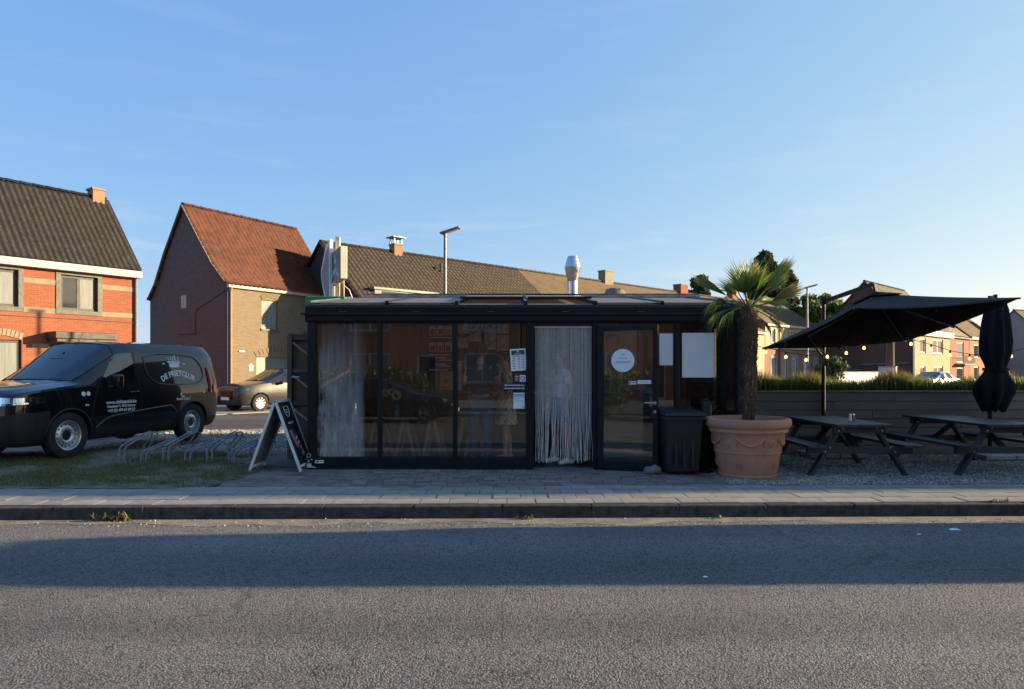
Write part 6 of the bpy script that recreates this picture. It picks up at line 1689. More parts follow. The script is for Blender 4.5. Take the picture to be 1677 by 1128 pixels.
M['palm_dry'] = leaf_mat('palm_dry_leaf', (0.24, 0.17, 0.05), (0.17, 0.17, 0.05), (0.33, 0.19, 0.06), .3, .6)
M['yucca_leaf'] = leaf_mat('yucca_leaf', (0.07, 0.14, 0.05), (0.11, 0.19, 0.06), (0.19, 0.23, 0.08), .25, .4)

# planter wall of horizontal boards
PY = 12.35; PX0, PX1 = 3.72, 11.6; PT = 1.295
plt = thing('planter_wall', 'long raised planter of dark horizontal boards behind the picnic tables', 'planter', (6.0, PY, .15))
nb = 7; bh = (PT - .03 - .15) / nb
for r in range(nb):
    x = PX0; k = 0; first = [1.9, 3.0, 2.4, 1.4, 2.8, 2.1, 3.2][r]
    while x < PX1 - .02:
        ln = first if k == 0 else 3.0
        x1 = min(x + ln, PX1)
        q = WB(plt); q.bx(x + .002, x1 - .002, PY, PY + .028, .15 + r * bh + .006, .15 + (r + 1) * bh - .004)
        q.build('plank', M['planter_board'], plt, bevel=.004, seg=1); x = x1; k += 1
q = WB(plt); q.bx(PX0, PX1, PY + .03, PY + .55, .15, PT - .05); q.build('planter_core', M['soil'], plt)
q = WB(plt); q.bx(PX0 - .01, PX1, PY - .03, PY + .06, PT - .03, PT); q.build('cap_board', M['planter_board'], plt, bevel=.004)
# red tipped grasses in the planter
t = NT('red_tip_grass'); geo = t.n('NewGeometry'); tcn = t.coord('Object'); sx_ = t.n('SeparateXYZ'); t.l(tcn, sx_.inputs[0])
ma = t.n('Math'); ma.operation = 'MULTIPLY_ADD'; ma.inputs[1].default_value = .16; t.l(geo.outputs['Random Per Island'], ma.inputs[0]); t.l(sx_.outputs['Z'], ma.inputs[2])
cr = t.ramp(ma.outputs[0], PT + .02, PT + .33); el = cr.node.color_ramp.elements
mr = t.n('MapRange'); mr.inputs['From Min'].default_value = PT; mr.inputs['From Max'].default_value = PT + .52; t.l(ma.outputs[0], mr.inputs['Value']); t.l(mr.outputs[0], cr.node.inputs['Fac'])
el[0].position = .1; el[0].color = (.075, .125, .022, 1); el[1].position = .88; el[1].color = (.16, .05, .035, 1)
z_ = el.new(.5); z_.color = (.15, .20, .045, 1); z_ = el.new(.68); z_.color = (.17, .16, .05, 1)
b = t.n('BsdfPrincipled'); t.l(cr, b.inputs['Base Color']); b.inputs['Roughness'].default_value = .5
tl = t.n('BsdfTranslucent'); t.l(cr, tl.inputs['Color']); mx = t.n('MixShader'); mx.inputs[0].default_value = .4
t.l(b.outputs[0], mx.inputs[1]); t.l(tl.outputs[0], mx.inputs[2]); t.l(mx.outputs[0], t.out.inputs['Surface']); M['red_grass'] = t.m
v1, f1 = blades(15000, (PX0 + .05, 10.6), (PY + .06, PY + .52), .12, .37, .012, lambda x, y: np.ones_like(x), lambda x, y: np.full_like(x, PT - .03), .13, 17)
tag(np_obj('planter_grass', v1, f1, M['red_grass']), kind='stuff')

# picnic tables
def picnic(cx, y0, y1, label):
    t = thing('picnic_table', label, 'picnic table', (cx, (y0 + y1) / 2, GZ), 0, 'black picnic tables on the gravel')
    ya, yb = y0 - (y0 + y1) / 2, y1 - (y0 + y1) / 2
    W_ = .82; n = 5; pw = W_ / n
    for k in range(n):
        q = MB(); q.bx(-W_ / 2 + k * pw + .004, -W_ / 2 + (k + 1) * pw - .004, ya, yb, .715, .755); q.build('plank', M['black_wood'], t, bevel=.006)
    for s in (-1, 1):
        for k in range(2):
            q = MB(); q.bx(s * (.61 + k * .145) - .068, s * (.61 + k * .145) + .068, ya - .02, yb + .02, .425, .465); q.build('seat_plank', M['black_wood'], t, bevel=.006)
    for yy, sg in ((ya + .24, -1), (yb - .24, 1)):
        for s in (-1, 1):
            q = MB(); q.beam((s * .24, yy, .712), (s * .70, yy, -.01), .048, .105, (0, 1, 0)); l_ = q.build('leg', M['black_wood'], t, bevel=.005)
        q = MB(); q.beam((-.76, yy + sg * .05, .375), (.76, yy + sg * .05, .375), .045, .10); q.build('crossbeam', M['black_wood'], t, bevel=.005)
        q = MB(); q.beam((-.38, yy + sg * .05, .665), (.38, yy + sg * .05, .665), .045, .09); q.build('top_batten', M['black_wood'], t, bevel=.005)
        q = MB()
        for s in (-1, 1):
            for (bx_, bz) in ((s * .43, .41), (s * .50, .35), (s * .245, .69), (s * .31, .655)):
                q.lathe([(.0, 0), (.014, 0), (.011, .008), (0, .010)], 8, (bx_, yy - .052 - (.0 if sg > 0 else .024), bz), Matrix.Rotation(R(90), 4, 'X'))
        q.build('bolt', M['steel'], t)
        q = MB(); q.beam((0, yy, .66), (0, yy - sg * .48, .70 - .32 + .0), .04, .07, (1, 0, 0)) if False else q.beam((.0, yy - sg * .02, .40), (.0, yy - sg * .52, .69), .045, .075, (1, 0, 0)); q.build('brace', M['black_wood'], t)
    return t
picnic(4.98, 9.60, 11.40, 'black picnic table nearest the palm with shakers on top')
picnic(7.12, 9.62, 11.75, 'black picnic table at the right edge under the closed umbrella')
for k, (dx, lab, m_) in enumerate(((-.035, 'salt shaker with steel lid standing on the picnic table', 'white_plastic'), (.035, 'pepper shaker with steel lid standing beside the salt shaker', 'stone_band'))):
    t = thing('spice_shaker', lab, 'shaker', (5.13 + dx, 10.3 + dx * .6, GZ + .757)); q = MB(); q.lathe([(0, 0), (.022, 0), (.023, .03), (.019, .075), (0, .075)], 12); q.build('glass_body', M[m_], t, smooth=40)
    q = MB(); q.lathe([(.021, .0755), (.022, .09), (.017, .105), (0, .108)], 12); q.build('lid', M['steel'], t, smooth=40)

# umbrellas
def quad_pt(A, B, C, D, u, v): return A * (1 - u) * (1 - v) + B * u * (1 - v) + C * u * v + D * (1 - u) * v
def open_umbrella():
    A, B, C, D = Vector((4.40, 12.0, 2.055)), Vector((4.74, 9.50, 2.53)), Vector((7.45, 10.0, 2.735)), Vector((7.06, 12.25, 2.20))
    px_, py_ = 5.60, 12.27
    t = thing('cantilever_umbrella', 'open charcoal cantilever umbrella tilted over the first picnic table', 'umbrella', (px_, py_, GZ), 0, 'charcoal umbrellas on the terrace')
    ctr = (A + B + C + D) / 4; nrm = (B - A).cross(D - A).normalized()
    if nrm.z < 0: nrm = -nrm
    ap = ctr + nrm * .54
    cor = [A, B, C, D]; N_ = 10
    q = WB(t)
    for i in range(4):
        P0, P1 = cor[i], cor[(i + 1) % 4]; idx = {}
        vs, fs = [], []
        for a in range(N_ + 1):
            for b_ in range(a + 1):
                f = a / N_; g_ = b_ / a if a else 0
                e = P0.lerp(P1, g_); mid = 1 - (2 * g_ - 1) ** 2
                p = ap.lerp(e, f) - nrm * (.05 * mid * f * f) + (ctr - e) * (.022 * mid * f * f) - nrm * (.10 * f * (1 - f))
                if f < .14: p = ap.lerp(e, .14) - nrm * .02
                idx[(a, b_)] = len(vs); vs.append(p)
        for a in range(1, N_):
            for b_ in range(a + 1):
                fs.append((idx[(a, b_)], idx[(a + 1, b_)], idx[(a + 1, b_ + 1)]))
                if b_ < a: fs.append((idx[(a, b_)], idx[(a + 1, b_ + 1)], idx[(a, b_ + 1)]))
        q.add(vs, fs)
    c = q.build('canopy', M['canvas'], t, smooth=25); so = c.modifiers.new('thick', 'SOLIDIFY'); so.thickness = .006
    q = WB(t); ve = [ap.lerp(x, .20) + nrm * .015 for x in cor]; tp = ap + nrm * .035; q.add([tp] + ve, [(0, 1, 2), (0, 2, 3), (0, 3, 4), (0, 4, 1)])
    c = q.build('vent_cap', M['canvas'], t, smooth=25); so = c.modifiers.new('thick', 'SOLIDIFY'); so.thickness = .006
    hub = ap - nrm * .10
    for i in range(4):
        e = cor[i]; q = WB(t); q.beam(hub, hub.lerp(e, .5) - nrm * .03, .022, .03); q.beam(hub.lerp(e, .5) - nrm * .03, e - nrm * .012, .022, .028); q.build('rib', M['black_metal'], t)
        m_ = (cor[i] + cor[(i + 1) % 4]) / 2; m_ = m_ - nrm * .10 + (ctr - m_) * .055; q = WB(t); q.beam(hub, m_, .02, .026); q.build('rib', M['black_metal'], t)
    q = WB(t); q.tube([ap + nrm * .02, hub - nrm * .10], .035, 10); q.build('hub', M['black_metal'], t)
    q = WB(t); q.tube([(px_, py_, GZ + .02), (px_, py_, 2.95)], .034, 12); q.build('pole', M['black_metal'], t, smooth=60)
    q = WB(t); q.beam((px_, py_, 2.90), ap + nrm * .16, .05, .07); q.beam(ap + nrm * .16, ap + nrm * .02, .04, .04); q.box((px_, py_, 2.92), (.09, .09, .13)); q.build('arm', M['black_metal'], t, bevel=.006)
    q = WB(t); q.beam((px_, py_, 1.90), hub.lerp(A, .62), .03, .03); q.build('strut', M['black_metal'], t)
    q = WB(t); q.box((px_, py_ - .02, 1.86), (.10, .13, .22)); q.tube([(px_ + .05, py_ - .05, 1.84), (px_ + .16, py_ - .05, 1.84), (px_ + .16, py_ - .14, 1.84)], .011, 6); q.build('crank_box', M['black_plastic'], t, bevel=.012)
    base(t, px_, py_)
    return t
def base(t, x, y):
    for (dx, dy) in ((-.26, -.26), (.26, -.26), (.26, .02), (-.26, .02)):
        q = WB(t); q.box((x + dx, y + dy - .13, GZ + .055), (.5, .26 if dy > -.1 else .5, .07)); q.build('base_slab', M['concrete'], t, bevel=.008)
    q = WB(t); q.box((x, y - .2, GZ + .012), (1.0, .05, .02)); q.box((x, y - .15, GZ + .013), (.05, .5, .02)); q.build('base_cross', M['black_metal'], t)
open_umbrella()
def closed_umbrella():
    px_, py_ = 8.44, 12.05
    t = thing('cantilever_umbrella', 'folded charcoal cantilever umbrella strapped round the middle at the right edge', 'umbrella', (px_, py_, GZ), 0, 'charcoal umbrellas on the terrace')
    q = WB(t); q.tube([(px_, py_, GZ + .02), (px_, py_, 2.98)], .036, 12); q.build('pole', M['black_metal'], t, smooth=60)
    cx, cy = px_ - .17, py_ - .38
    prof = [(2.84, .06), (2.80, .16), (2.70, .175), (2.45, .20), (2.15, .23), (1.92, .22), (1.76, .175), (1.69, .16), (1.60, .205), (1.42, .28), (1.28, .29), (1.12, .22), (1.00, .15)]
    nn = 56; vs, fs = [], []
    for i, (z, r) in enumerate(prof):
        for k in range(nn):
            a = 2 * PI * k / nn; fold = 1 + (.20 if i > 0 else 0) * math.cos(8 * a + i * .22) * min(1, i / 3) + .06 * math.cos(3 * a + i)
            if 6 <= i <= 8: fold = 1 + .07 * math.cos(8 * a + i * .2)
            lean = -.05 * max(0, (1.7 - z))
            zz = z + (.05 * math.cos(8 * a) if i == len(prof) - 1 else 0)
            vs.append((cx + lean + r * fold * math.cos(a) * .95, cy + r * fold * math.sin(a) * .8, zz))
    for i in range(len(prof) - 1):
        for k in range(nn): fs.append((i * nn + k, i * nn + (k + 1) % nn, (i + 1) * nn + (k + 1) % nn, (i + 1) * nn + k))
    fs.append(tuple(range(nn)))
    q = WB(t); q.add(vs, fs); c = q.build('folded_canopy', M['canvas'], t, smooth=50); so = c.modifiers.new('thick', 'SOLIDIFY'); so.thickness = .006
    q = WB(t); q.lathe([(.185, 1.71), (.185, 1.66)], 24, (cx, cy, 0), caps=False); c = q.build('strap', M['canvas'], t); so = c.modifiers.new('thick', 'SOLIDIFY'); so.thickness = .008
    q = WB(t); q.beam((px_, py_, 2.90), (cx, cy, 2.93), .05, .07); q.tube([(cx, cy, 2.94), (cx, cy, 1.05)], .018, 8); q.build('arm', M['black_metal'], t)
    q = WB(t); q.box((px_, py_ - .02, 1.56), (.10, .12, .2)); q.build('crank_box', M['black_plastic'], t, bevel=.012)
    base(t, px_, py_)
closed_umbrella()

# string of bulbs
M['bulb'] = emit_mat('glowing_bulb', (1.0, 0.40, 0.12), 1.9)
ls = thing('string_lights', 'string of glowing warm bulbs hung across the terrace', 'string lights', (5.6, 12.15, 1.9))
def LP(px, py, Y): return P(px, py, Y)
segs = [[(1232, 565, 11.3), (1262, 571, 11.5), (1295, 578, 11.75), (1325, 582, 11.95), (1352, 577, 12.15)], [(1262, 571, 11.5), (1305, 573.5, 11.8), (1352, 575, 12.15)],
        [(1352, 577, 12.15), (1386, 571, 12.15), (1420, 561, 12.1), (1450, 555, 12.0), (1482, 553, 11.9)], [(1482, 553, 11.9), (1525, 564, 12.0), (1560, 575, 12.05), (1595, 581, 12.05), (1622, 580, 12.0), (1656, 576, 12.0), (1700, 564, 12.0), (1760, 540, 12.0)]]
q = WB(ls)
for sg in segs: q.tube([LP(*p) for p in sg], .0055, 5)
q.build('cable', M['dark_rubber'], ls)
for px, py, Y in ((1254, 569, 11.45), (1287, 577, 11.7), (1320, 582, 11.92), (1355, 577, 12.12), (1386, 571, 12.15), (1415, 562.5, 12.1), (1492, 556, 11.9), (1525, 564, 12.0), (1556, 574, 12.05), (1588, 580, 12.05), (1656, 576, 12.0)):
    p = LP(px, py, Y); q = WB(ls); q.lathe([(.0, .01), (.016, .005), (.017, -.045), (.0, -.046)], 10, p); s = q.build('socket', M['black_plastic'], ls)
    q = WB(ls); q.lathe([(.011, -.046), (.021, -.066), (.024, -.082), (.018, -.10), (0, -.106)], 12, p); q.build('bulb', M['bulb'], s, smooth=180)

# ------------------------------------------------------------------ terracotta pot with the palm
pcx, pcy = 3.40, 9.86
pot = thing('terracotta_pot', 'large terracotta pot with moulded garlands holding the palm', 'flower pot', (pcx, pcy, GZ))
prof = [(0, 0), (.385, 0), (.40, .015), (.405, .035), (.395, .05), (.40, .06), (.455, .345), (.468, .352), (.47, .365), (.46, .375), (.505, .62), (.515, .635), (.545, .645), (.552, .665), (.545, .69), (.548, .70), (.575, .715), (.592, .74), (.598, .785), (.59, .82), (.565, .838), (.535, .835), (.525, .80), (.515, .74)]
q = MB(); q.lathe(prof, 72, caps=False); q.build('pot_body', M['terracotta'], pot, smooth=30)
q = MB(); q.lathe([(.53, .735), (.3, .76), (0, .765)], 32); q.build('potting_soil', M['soil'], pot, smooth=60)
def prad(z): 
    for (r0, z0), (r1, z1) in zip(prof, prof[1:]):
        if z0 <= z <= z1 and z1 > z0: return r0 + (r1 - r0) * (z - z0) / (z1 - z0)
    return .45
def on_pot(a, z, o=0): r = prad(z) + o; return (r * math.cos(a), r * math.sin(a), z)
for k in range(5):
    a0 = R(-90 - 38 + 72 * k + 2); a1 = a0 + R(44)
    q = MB(); pts = []; rr = []
    for i in range(15):
        f = i / 14; pts.append(on_pot(a0 + (a1 - a0) * f, .575 - .10 * (1 - (2 * f - 1) ** 2), .004)); rr.append(.008 + .013 * (1 - (2 * f - 1) ** 2) + .003 * (i % 2))
    q.tube(pts, rr, 7)
    for a in (a0, a1):
        for j in range(4): q.sphere(on_pot(a, .57 - .032 * j, .004), .016 - .001 * j, 8, 6)
    q.build('garland', M['terracotta'], pot, smooth=60)
    am = (a0 + a1) / 2 + R(36)
    for z, rad in ((.50, .045), (.19, .05)):
        q = MB(); aa = am if z > .3 else am + R(18)
        q.sphere(on_pot(aa, z, .002), .022, 8, 6)
        for j in range(8):
            b_ = 2 * PI * j / 8; q.sphere(on_pot(aa + rad * .75 * math.cos(b_) / prad(z), z + rad * .75 * math.sin(b_), .001), .017, 8, 6)
        q.build('rosette', M['terracotta'], pot, smooth=60)

palm = thing('palm', 'fan palm with shaggy brown trunk and green and yellow fronds', 'palm tree', (pcx + .01, pcy, GZ + .74))
TH = 1.72
def trunk_r(f): return .066 + .046 * min(1, f * 2.2) + .012 * math.sin(f * 9) - .03 * max(0, f - .9) * 6
q = MB(); vs, fs = [], []; g = random.Random(8); nr, nk = 44, 28
for i in range(nr):
    f = i / (nr - 1)
    for k in range(nk):
        a = 2 * PI * k / nk; r = trunk_r(f) * (1 + .10 * math.sin(k * 2.3 + i * 1.9) * g.random() + g.uniform(-.07, .07)); vs.append((.02 * math.sin(f * 3) + r * math.cos(a), r * math.sin(a), -.02 + f * TH))
for i in range(nr - 1):
    for k in range(nk): fs.append((i * nk + k, i * nk + (k + 1) % nk, (i + 1) * nk + (k + 1) % nk, (i + 1) * nk + k))
fs.append(tuple((nr - 1) * nk + k for k in range(nk)))
q.add(vs, fs); q.build('trunk', M['palm_fibre'], palm, smooth=50)
# broken leaf bases and hanging fibre on the trunk
V_, F_ = [], []
def strap(p, d, ln, w0, w1, curl, tgt=None):
    p = Vector(p); d = Vector(d).normalized(); s = d.cross(Vector((0, 0, 1)))
    if s.length < .05: s = Vector((1, 0, 0))
    s.normalize(); b0 = len(V_); n_ = 4
    for i in range(n_ + 1):
        f = i / n_; c = p + d * ln * f + Vector((0, 0, -curl * f * f)); w_ = w0 + (w1 - w0) * f
        V_.extend([tuple(c - s * w_), tuple(c + s * w_)])
    for i in range(n_): F_.append((b0 + 2 * i, b0 + 2 * i + 1, b0 + 2 * i + 3, b0 + 2 * i + 2))
for i in range(760):
    f = g.random() ** .9; a = g.uniform(0, 2 * PI); r = trunk_r(f) * .97; u = Vector((math.cos(a), math.sin(a), 0))
    up = g.uniform(.4, 1.6) if g.random() < .72 else g.uniform(-1.2, -.2)
    strap(u * r + Vector((.02 * math.sin(f * 3), 0, f * TH)), u * g.uniform(.25, .75) + Vector((g.uniform(-.3, .3), g.uniform(-.3, .3), up)), g.uniform(.04, .11), g.uniform(.003, .015), .001, g.uniform(-.01, .03))
np_obj('trunk_fibre', np.array(V_), np.array(F_), M['fibre_strand'], palm, kind='stuff')
def frond(az, el, pet, size, spread, droop, mat, seed, nseg=26, roll=0.0, tipdroop=.35, ragged=.15):
    """one fan leaf: a stalk and a fan of narrow folded segments"""
    g = random.Random(seed); V, F = [], []
    base_ = Vector((0, 0, TH - .05)); d = Vector((math.cos(az) * math.cos(el), math.sin(az) * math.cos(el), math.sin(el)))
    pts = []; cur = base_.copy(); dd = d.copy()
    for i in range(7):
        pts.append(cur.copy()); cur += dd * pet / 6; dd = (dd + Vector((0, 0, -droop * .12))).normalized()
    hub = pts[-1]; fwd = dd
    side = fwd.cross(Vector((0, 0, 1)))
    if side.length < .05: side = Vector((1, 0, 0))
    side.normalize(); side = (Matrix.Rotation(roll, 3, fwd) @ side); nrm = side.cross(fwd)
    mb = MB(); mb.tube(pts, [.013, .012, .011, .010, .009, .008, .008], 6)
    for k in range(nseg):
        th = -spread + 2 * spread * k / (nseg - 1); ln = size * (1 - .22 * (abs(th) / spread) ** 2) * g.uniform(1 - ragged, 1.05)
        u = fwd * math.cos(th) + side * math.sin(th) + nrm * (.18 * math.cos(th * 1.2)); u.normalize()
        s = (side * math.cos(th) - fwd * math.sin(th)).normalized(); w0 = size * .021; up = nrm * .012
        n_ = 6; b0 = len(mb.v); vs, fs = [], []
        td = tipdroop * g.uniform(.3, 1.6)
        for i in range(n_ + 1):
            f = i / n_; c = hub + u * ln * f + Vector((0, 0, -td * ln * max(0, f - .45) ** 1.7 * 1.6)); w_ = w0 * (.25 + 1.5 * f if f < .42 else .88 * (1 - ((f - .42) / .58) ** 1.6) + .05)
            vs += [c - s * w_, c + up * (1 - f), c + s * w_]
        for i in range(n_): fs += [(3 * i, 3 * i + 1, 3 * i + 4, 3 * i + 3), (3 * i + 1, 3 * i + 2, 3 * i + 5, 3 * i + 4)]
        mb.add(vs, fs)
    return mb.build('frond', M[mat], palm)
FR = [ # azimuth, elevation, stalk, size, spread, droop, mat, roll, tip droop
 (-78, 76, .24, .66, 1.0, .0, 'palm_leaf', .1, .06), (95, 74, .30, .66, 1.15, .0, 'palm_leaf', .2, .06), (-50, 60, .30, .58, .8, .1, 'palm_leaf', .5, .12),
 (10, 44, .42, .78, .20, -.1, 'palm_leaf', 1.2, .03), (3, 36, .38, .56, .22, -.1, 'palm_leaf', 1.0, .05), (-8, 14, .40, .62, .34, -.2, 'palm_dry', 1.1, .06), (175, 34, .42, .72, .16, .1, 'palm_leaf', 1.2, .10),
 (186, 26, .40, .46, .9, .7, 'palm_leaf', .5, 1.2), (205, 6, .34, .40, 1.0, .9, 'palm_leaf', .4, 1.4), (160, 12, .36, .40, 1.0, .9, 'palm_leaf', -.3, 1.3),
 (-25, 20, .34, .42, .8, .5, 'palm_leaf', .6, .5), (-12, -10, .34, .42, .55, .9, 'palm_dry', .4, 1.0), (25, 8, .36, .44, .6, .7, 'palm_dry', .5, .9), (35, 28, .36, .48, .8, .4, 'palm_leaf', .5, .5),
 (130, 48, .34, .54, .9, .2, 'palm_leaf', -.2, .25), (-125, 52, .30, .54, .9, .1, 'palm_leaf', .2, .2), (8, -28, .24, .36, .4, .6, 'palm_dry', .6, .9), (-92, 60, .32, .60, .8, .0, 'palm_leaf', -.3, .1), (150, 60, .3, .56, .7, 0, 'palm_leaf', .4, .1)]
for i, (az, el, pet, sz, sp, dr_, mt, ro, td) in enumerate(FR): frond(R(az), R(el), pet * .86, sz * .84, sp, dr_, mt, 50 + i, roll=ro, tipdroop=td)

# yucca beside the pavilion
yc = thing('yucca', 'dark green sword leaved yucca between the pavilion and the palm pot', 'plant', (3.86, 11.70, GZ))
q = MB(); q.lathe([(0, 0), (.17, 0), (.22, .34), (.23, .36), (.20, .36), (.19, .32), (0, .31)], 28); q.build('plant_pot', M['black_plastic'], yc, smooth=40)
q = MB(); q.tube([(0, 0, .3), (.02, 0, .6), (.0, .02, 1.05)], [.05, .045, .04], 8); q.build('trunk', M['palm_fibre'], yc)
for zc, n_, ln in ((1.05, 46, .68), (.62, 30, .62)):
    for k in range(n_):
        a = k * 2.4; el = g.uniform(-.35, 1.35); u = Vector((math.cos(a) * math.cos(el), math.sin(a) * math.cos(el), math.sin(el))); s = u.cross(Vector((0, 0, 1))).normalized(); L2 = ln * g.uniform(.75, 1.05)
        q = MB(); vs, fs = [], []
        for i in range(6):
            f = i / 5; c = Vector((0, 0, zc)) + u * L2 * f + Vector((0, 0, -.22 * L2 * f * f * math.cos(el))); w_ = .022 * (1 - f ** 2.2) + .001; vs += [c - s * w_, c - Vector((0, 0, .004)), c + s * w_]
        for i in range(5): fs += [(3 * i, 3 * i + 1, 3 * i + 4, 3 * i + 3), (3 * i + 1, 3 * i + 2, 3 * i + 5, 3 * i + 4)]
        q.add(vs, fs); q.build('sword_leaf', M['yucca_leaf'], yc, smooth=180)

# ------------------------------------------------------------------ wheelie bin, post, stone
wb = thing('wheelie_bin', 'black wheelie bin standing before the pavilion beside the open door', 'bin', (2.48, 10.13, GZ))
q = MB()
vs = []
for z, w_, d0, d1 in ((.03, .23, -.25, .24), (.86, .285, -.33, .30)): vs += [(-w_, d0, z), (w_, d0, z), (w_, d1, z), (-w_, d1, z)]
q.add(vs, [(3, 2, 1, 0), (4, 5, 6, 7), (0, 1, 5, 4), (1, 2, 6, 5), (2, 3, 7, 6), (3, 0, 4, 7)]); q.build('bin_body', M['black_plastic'], wb, bevel=.03)
q = MB(); q.bx(-.30, .30, -.345, .31, .80, .855); q.build('rim', M['black_plastic'], wb, bevel=.012)
q = MB(); vs = [(-.305, -.37, .862), (.305, -.37, .862), (.305, .32, .862), (-.305, .32, .862), (-.28, -.33, .915), (.28, -.33, .915), (.28, .30, .955), (-.28, .30, .955)]
q.add(vs, [(3, 2, 1, 0), (4, 5, 6, 7), (0, 1, 5, 4), (1, 2, 6, 5), (2, 3, 7, 6), (3, 0, 4, 7)]); q.build('lid', M['black_plastic'], wb, bevel=.02)
for s in (-1, 1): q = MB(); q.lathe([(.0, -.03), (.09, -.03), (.1, -.02), (.1, .02), (.09, .03), (0, .03)], 20, (s * .25, .27, .10), Matrix.Rotation(R(90), 4, 'Y')); q.build('wheel', M['dark_rubber'], wb)
q = MB(); q.tube([(-.26, .33, .92), (-.26, .40, .94), (.26, .40, .94), (.26, .33, .92)], .015, 8); q.build('handle', M['black_plastic'], wb)
q = MB()
for x in (-.12, .0, .12): q.box((x, -.292, .45), (.03, .012, .62), m=Matrix.Rotation(-.09, 4, 'X'))
q.build('rib', M['black_plastic'], wb)
bp = thing('black_post', 'slim black dispenser post between the wheelie bin and the palm pot', 'post', (2.90, 10.22, GZ))
q = MB(); q.lathe([(0, 0), (.13, 0), (.13, .02), (.03, .03), (.028, .75), (0, .75)], 20); q.build('stand', M['black_metal'], bp, smooth=30)
q = MB(); q.box((0, 0, .90), (.13, .12, .32)); q.build('dispenser_box', M['black_plastic'], bp, bevel=.03)
q = MB(); q.sphere((0, 0, 1.07), .05, 12, 8, (1, 1, .6)); q.build('cap', M['black_plastic'], bp, smooth=180)
q = MB(); q.bx(.066, .072, -.04, .05, .70, 1.0); q.build('steel_strip', M['steel'], bp)
st = MB(); st.sphere((0, 0, .055), .12, 14, 10, (1.15, .8, .62)); 
gg = random.Random(3)
st.v = [(x + gg.uniform(-.012, .012) + .02 * math.sin(y * 40), y + gg.uniform(-.01, .01), max(0, z + gg.uniform(-.008, .008) + .012 * math.sin(x * 35))) for x, y, z in st.v]
M['boulder'] = pbr('grey_boulder', (0.20, 0.19, 0.175), (0.13, 0.125, 0.12), 9, .9, .05, bump=.6, bscale=50)
o = st.build('door_stone', M['boulder'], smooth=35); o.location = (2.06, 9.98, GZ); tag(o, 'rough grey stone holding the open door on the paving', 'stone')

# ------------------------------------------------------------------ folding board, timber fence, signs
ab = thing('pavement_board', 'white framed folding pavement board with a dark printed face at the left corner', 'sandwich board', (-3.54, 10.2, GZ))
AH, AW, AS = 1.06, .62, .385
for s in (-1, 1):
    u = Vector((s * AS, 0, -AH)); ln = u.length; un = u.normalized(); top = Vector((0, 0, AH + .005)); n_ = Vector((un.z * -s, 0, un.x * s)) * 1.0
    def pp(y, f, o=0): return top + u * f + Vector((0, y, 0)) + n_ * o
    q = MB()
    for y in (0, AW): q.beam(pp(y, 0), pp(y, 1.0), .035, .032, (0, 1, 0))
    q.beam(pp(.02, .015), pp(AW - .02, .015), .032, .035); q.beam(pp(.02, .93), pp(AW - .02, .93), .032, .035)
    fr_ = q.build('frame', M['white_paint'], ab)
    q = MB(); a, b_, c, d = pp(.018, .02, .0), pp(AW - .018, .02, .0), pp(AW - .018, .92, .0), pp(.018, .92, .0); e = n_ * .006
    q.add([a, b_, c, d, a + e, b_ + e, c + e, d + e], [(3, 2, 1, 0), (4, 5, 6, 7), (0, 1, 5, 4), (1, 2, 6, 5), (2, 3, 7, 6), (3, 0, 4, 7)])
    M.setdefault('poster_navy', pbr('poster_navy', (0.022, 0.022, 0.035), (0.03, 0.03, 0.045), 4, .35, .06)); M.setdefault('board_grey', pbr('board_grey', (0.22, 0.23, 0.25), (0.18, 0.19, 0.2), 3, .6, .06))
    pn = q.build('panel', M['poster_navy'] if s > 0 else M['board_grey'], ab)
    if s > 0:
        def shp(name, pts, m_, o): 
            q = MB(); q.add([pp(y, f, o) for y, f in pts], [tuple(range(len(pts)))]); q.build(name, m_, pn)
        cx = AW / 2; ring = [(cx - .10, .10), (cx + .10, .10), (cx + .10, .17), (cx + .06, .225), (cx, .25), (cx - .06, .225), (cx - .10, .17)]
        q = MB(); q.tube([pp(y, f, .008) for y, f in ring], .005, 5, closed=True); q.tube([pp(cx - .05, .15, .008), pp(cx + .05, .15, .008)], .006, 5); q.tube([pp(cx - .04, .18, .008), pp(cx + .04, .18, .008)], .006, 5); q.build('crest', M['white_print'], pn)
        for k in range(4): shp('print', [(cx - .11 + .06 * k, .32), (cx - .07 + .06 * k, .32), (cx - .07 + .06 * k, .345), (cx - .11 + .06 * k, .345)], M['white_print'], .0075)
        shp('cone_picture', [(.10, .44), (.24, .42), (.30, .66), (.22, .70)], M['board_grey'], .008); shp('cone_picture', [(.24, .50), (.36, .48), (.44, .74), (.33, .80)], M['ketchup'], .0085); shp('cone_picture', [(.31, .77), (.44, .72), (.46, .78), (.36, .82)], M['white_print'], .009)
        for k in range(3): shp('cone_stripe', [(.27 + .03 * k, .55 + .07 * k), (.37 + .02 * k, .52 + .07 * k), (.375 + .02 * k, .545 + .07 * k), (.28 + .03 * k, .575 + .07 * k)], M['white_print'], .0095)
        shp('print', [(.36, .86), (.50, .85), (.50, .88), (.36, .89)], M['white_print'], .008)

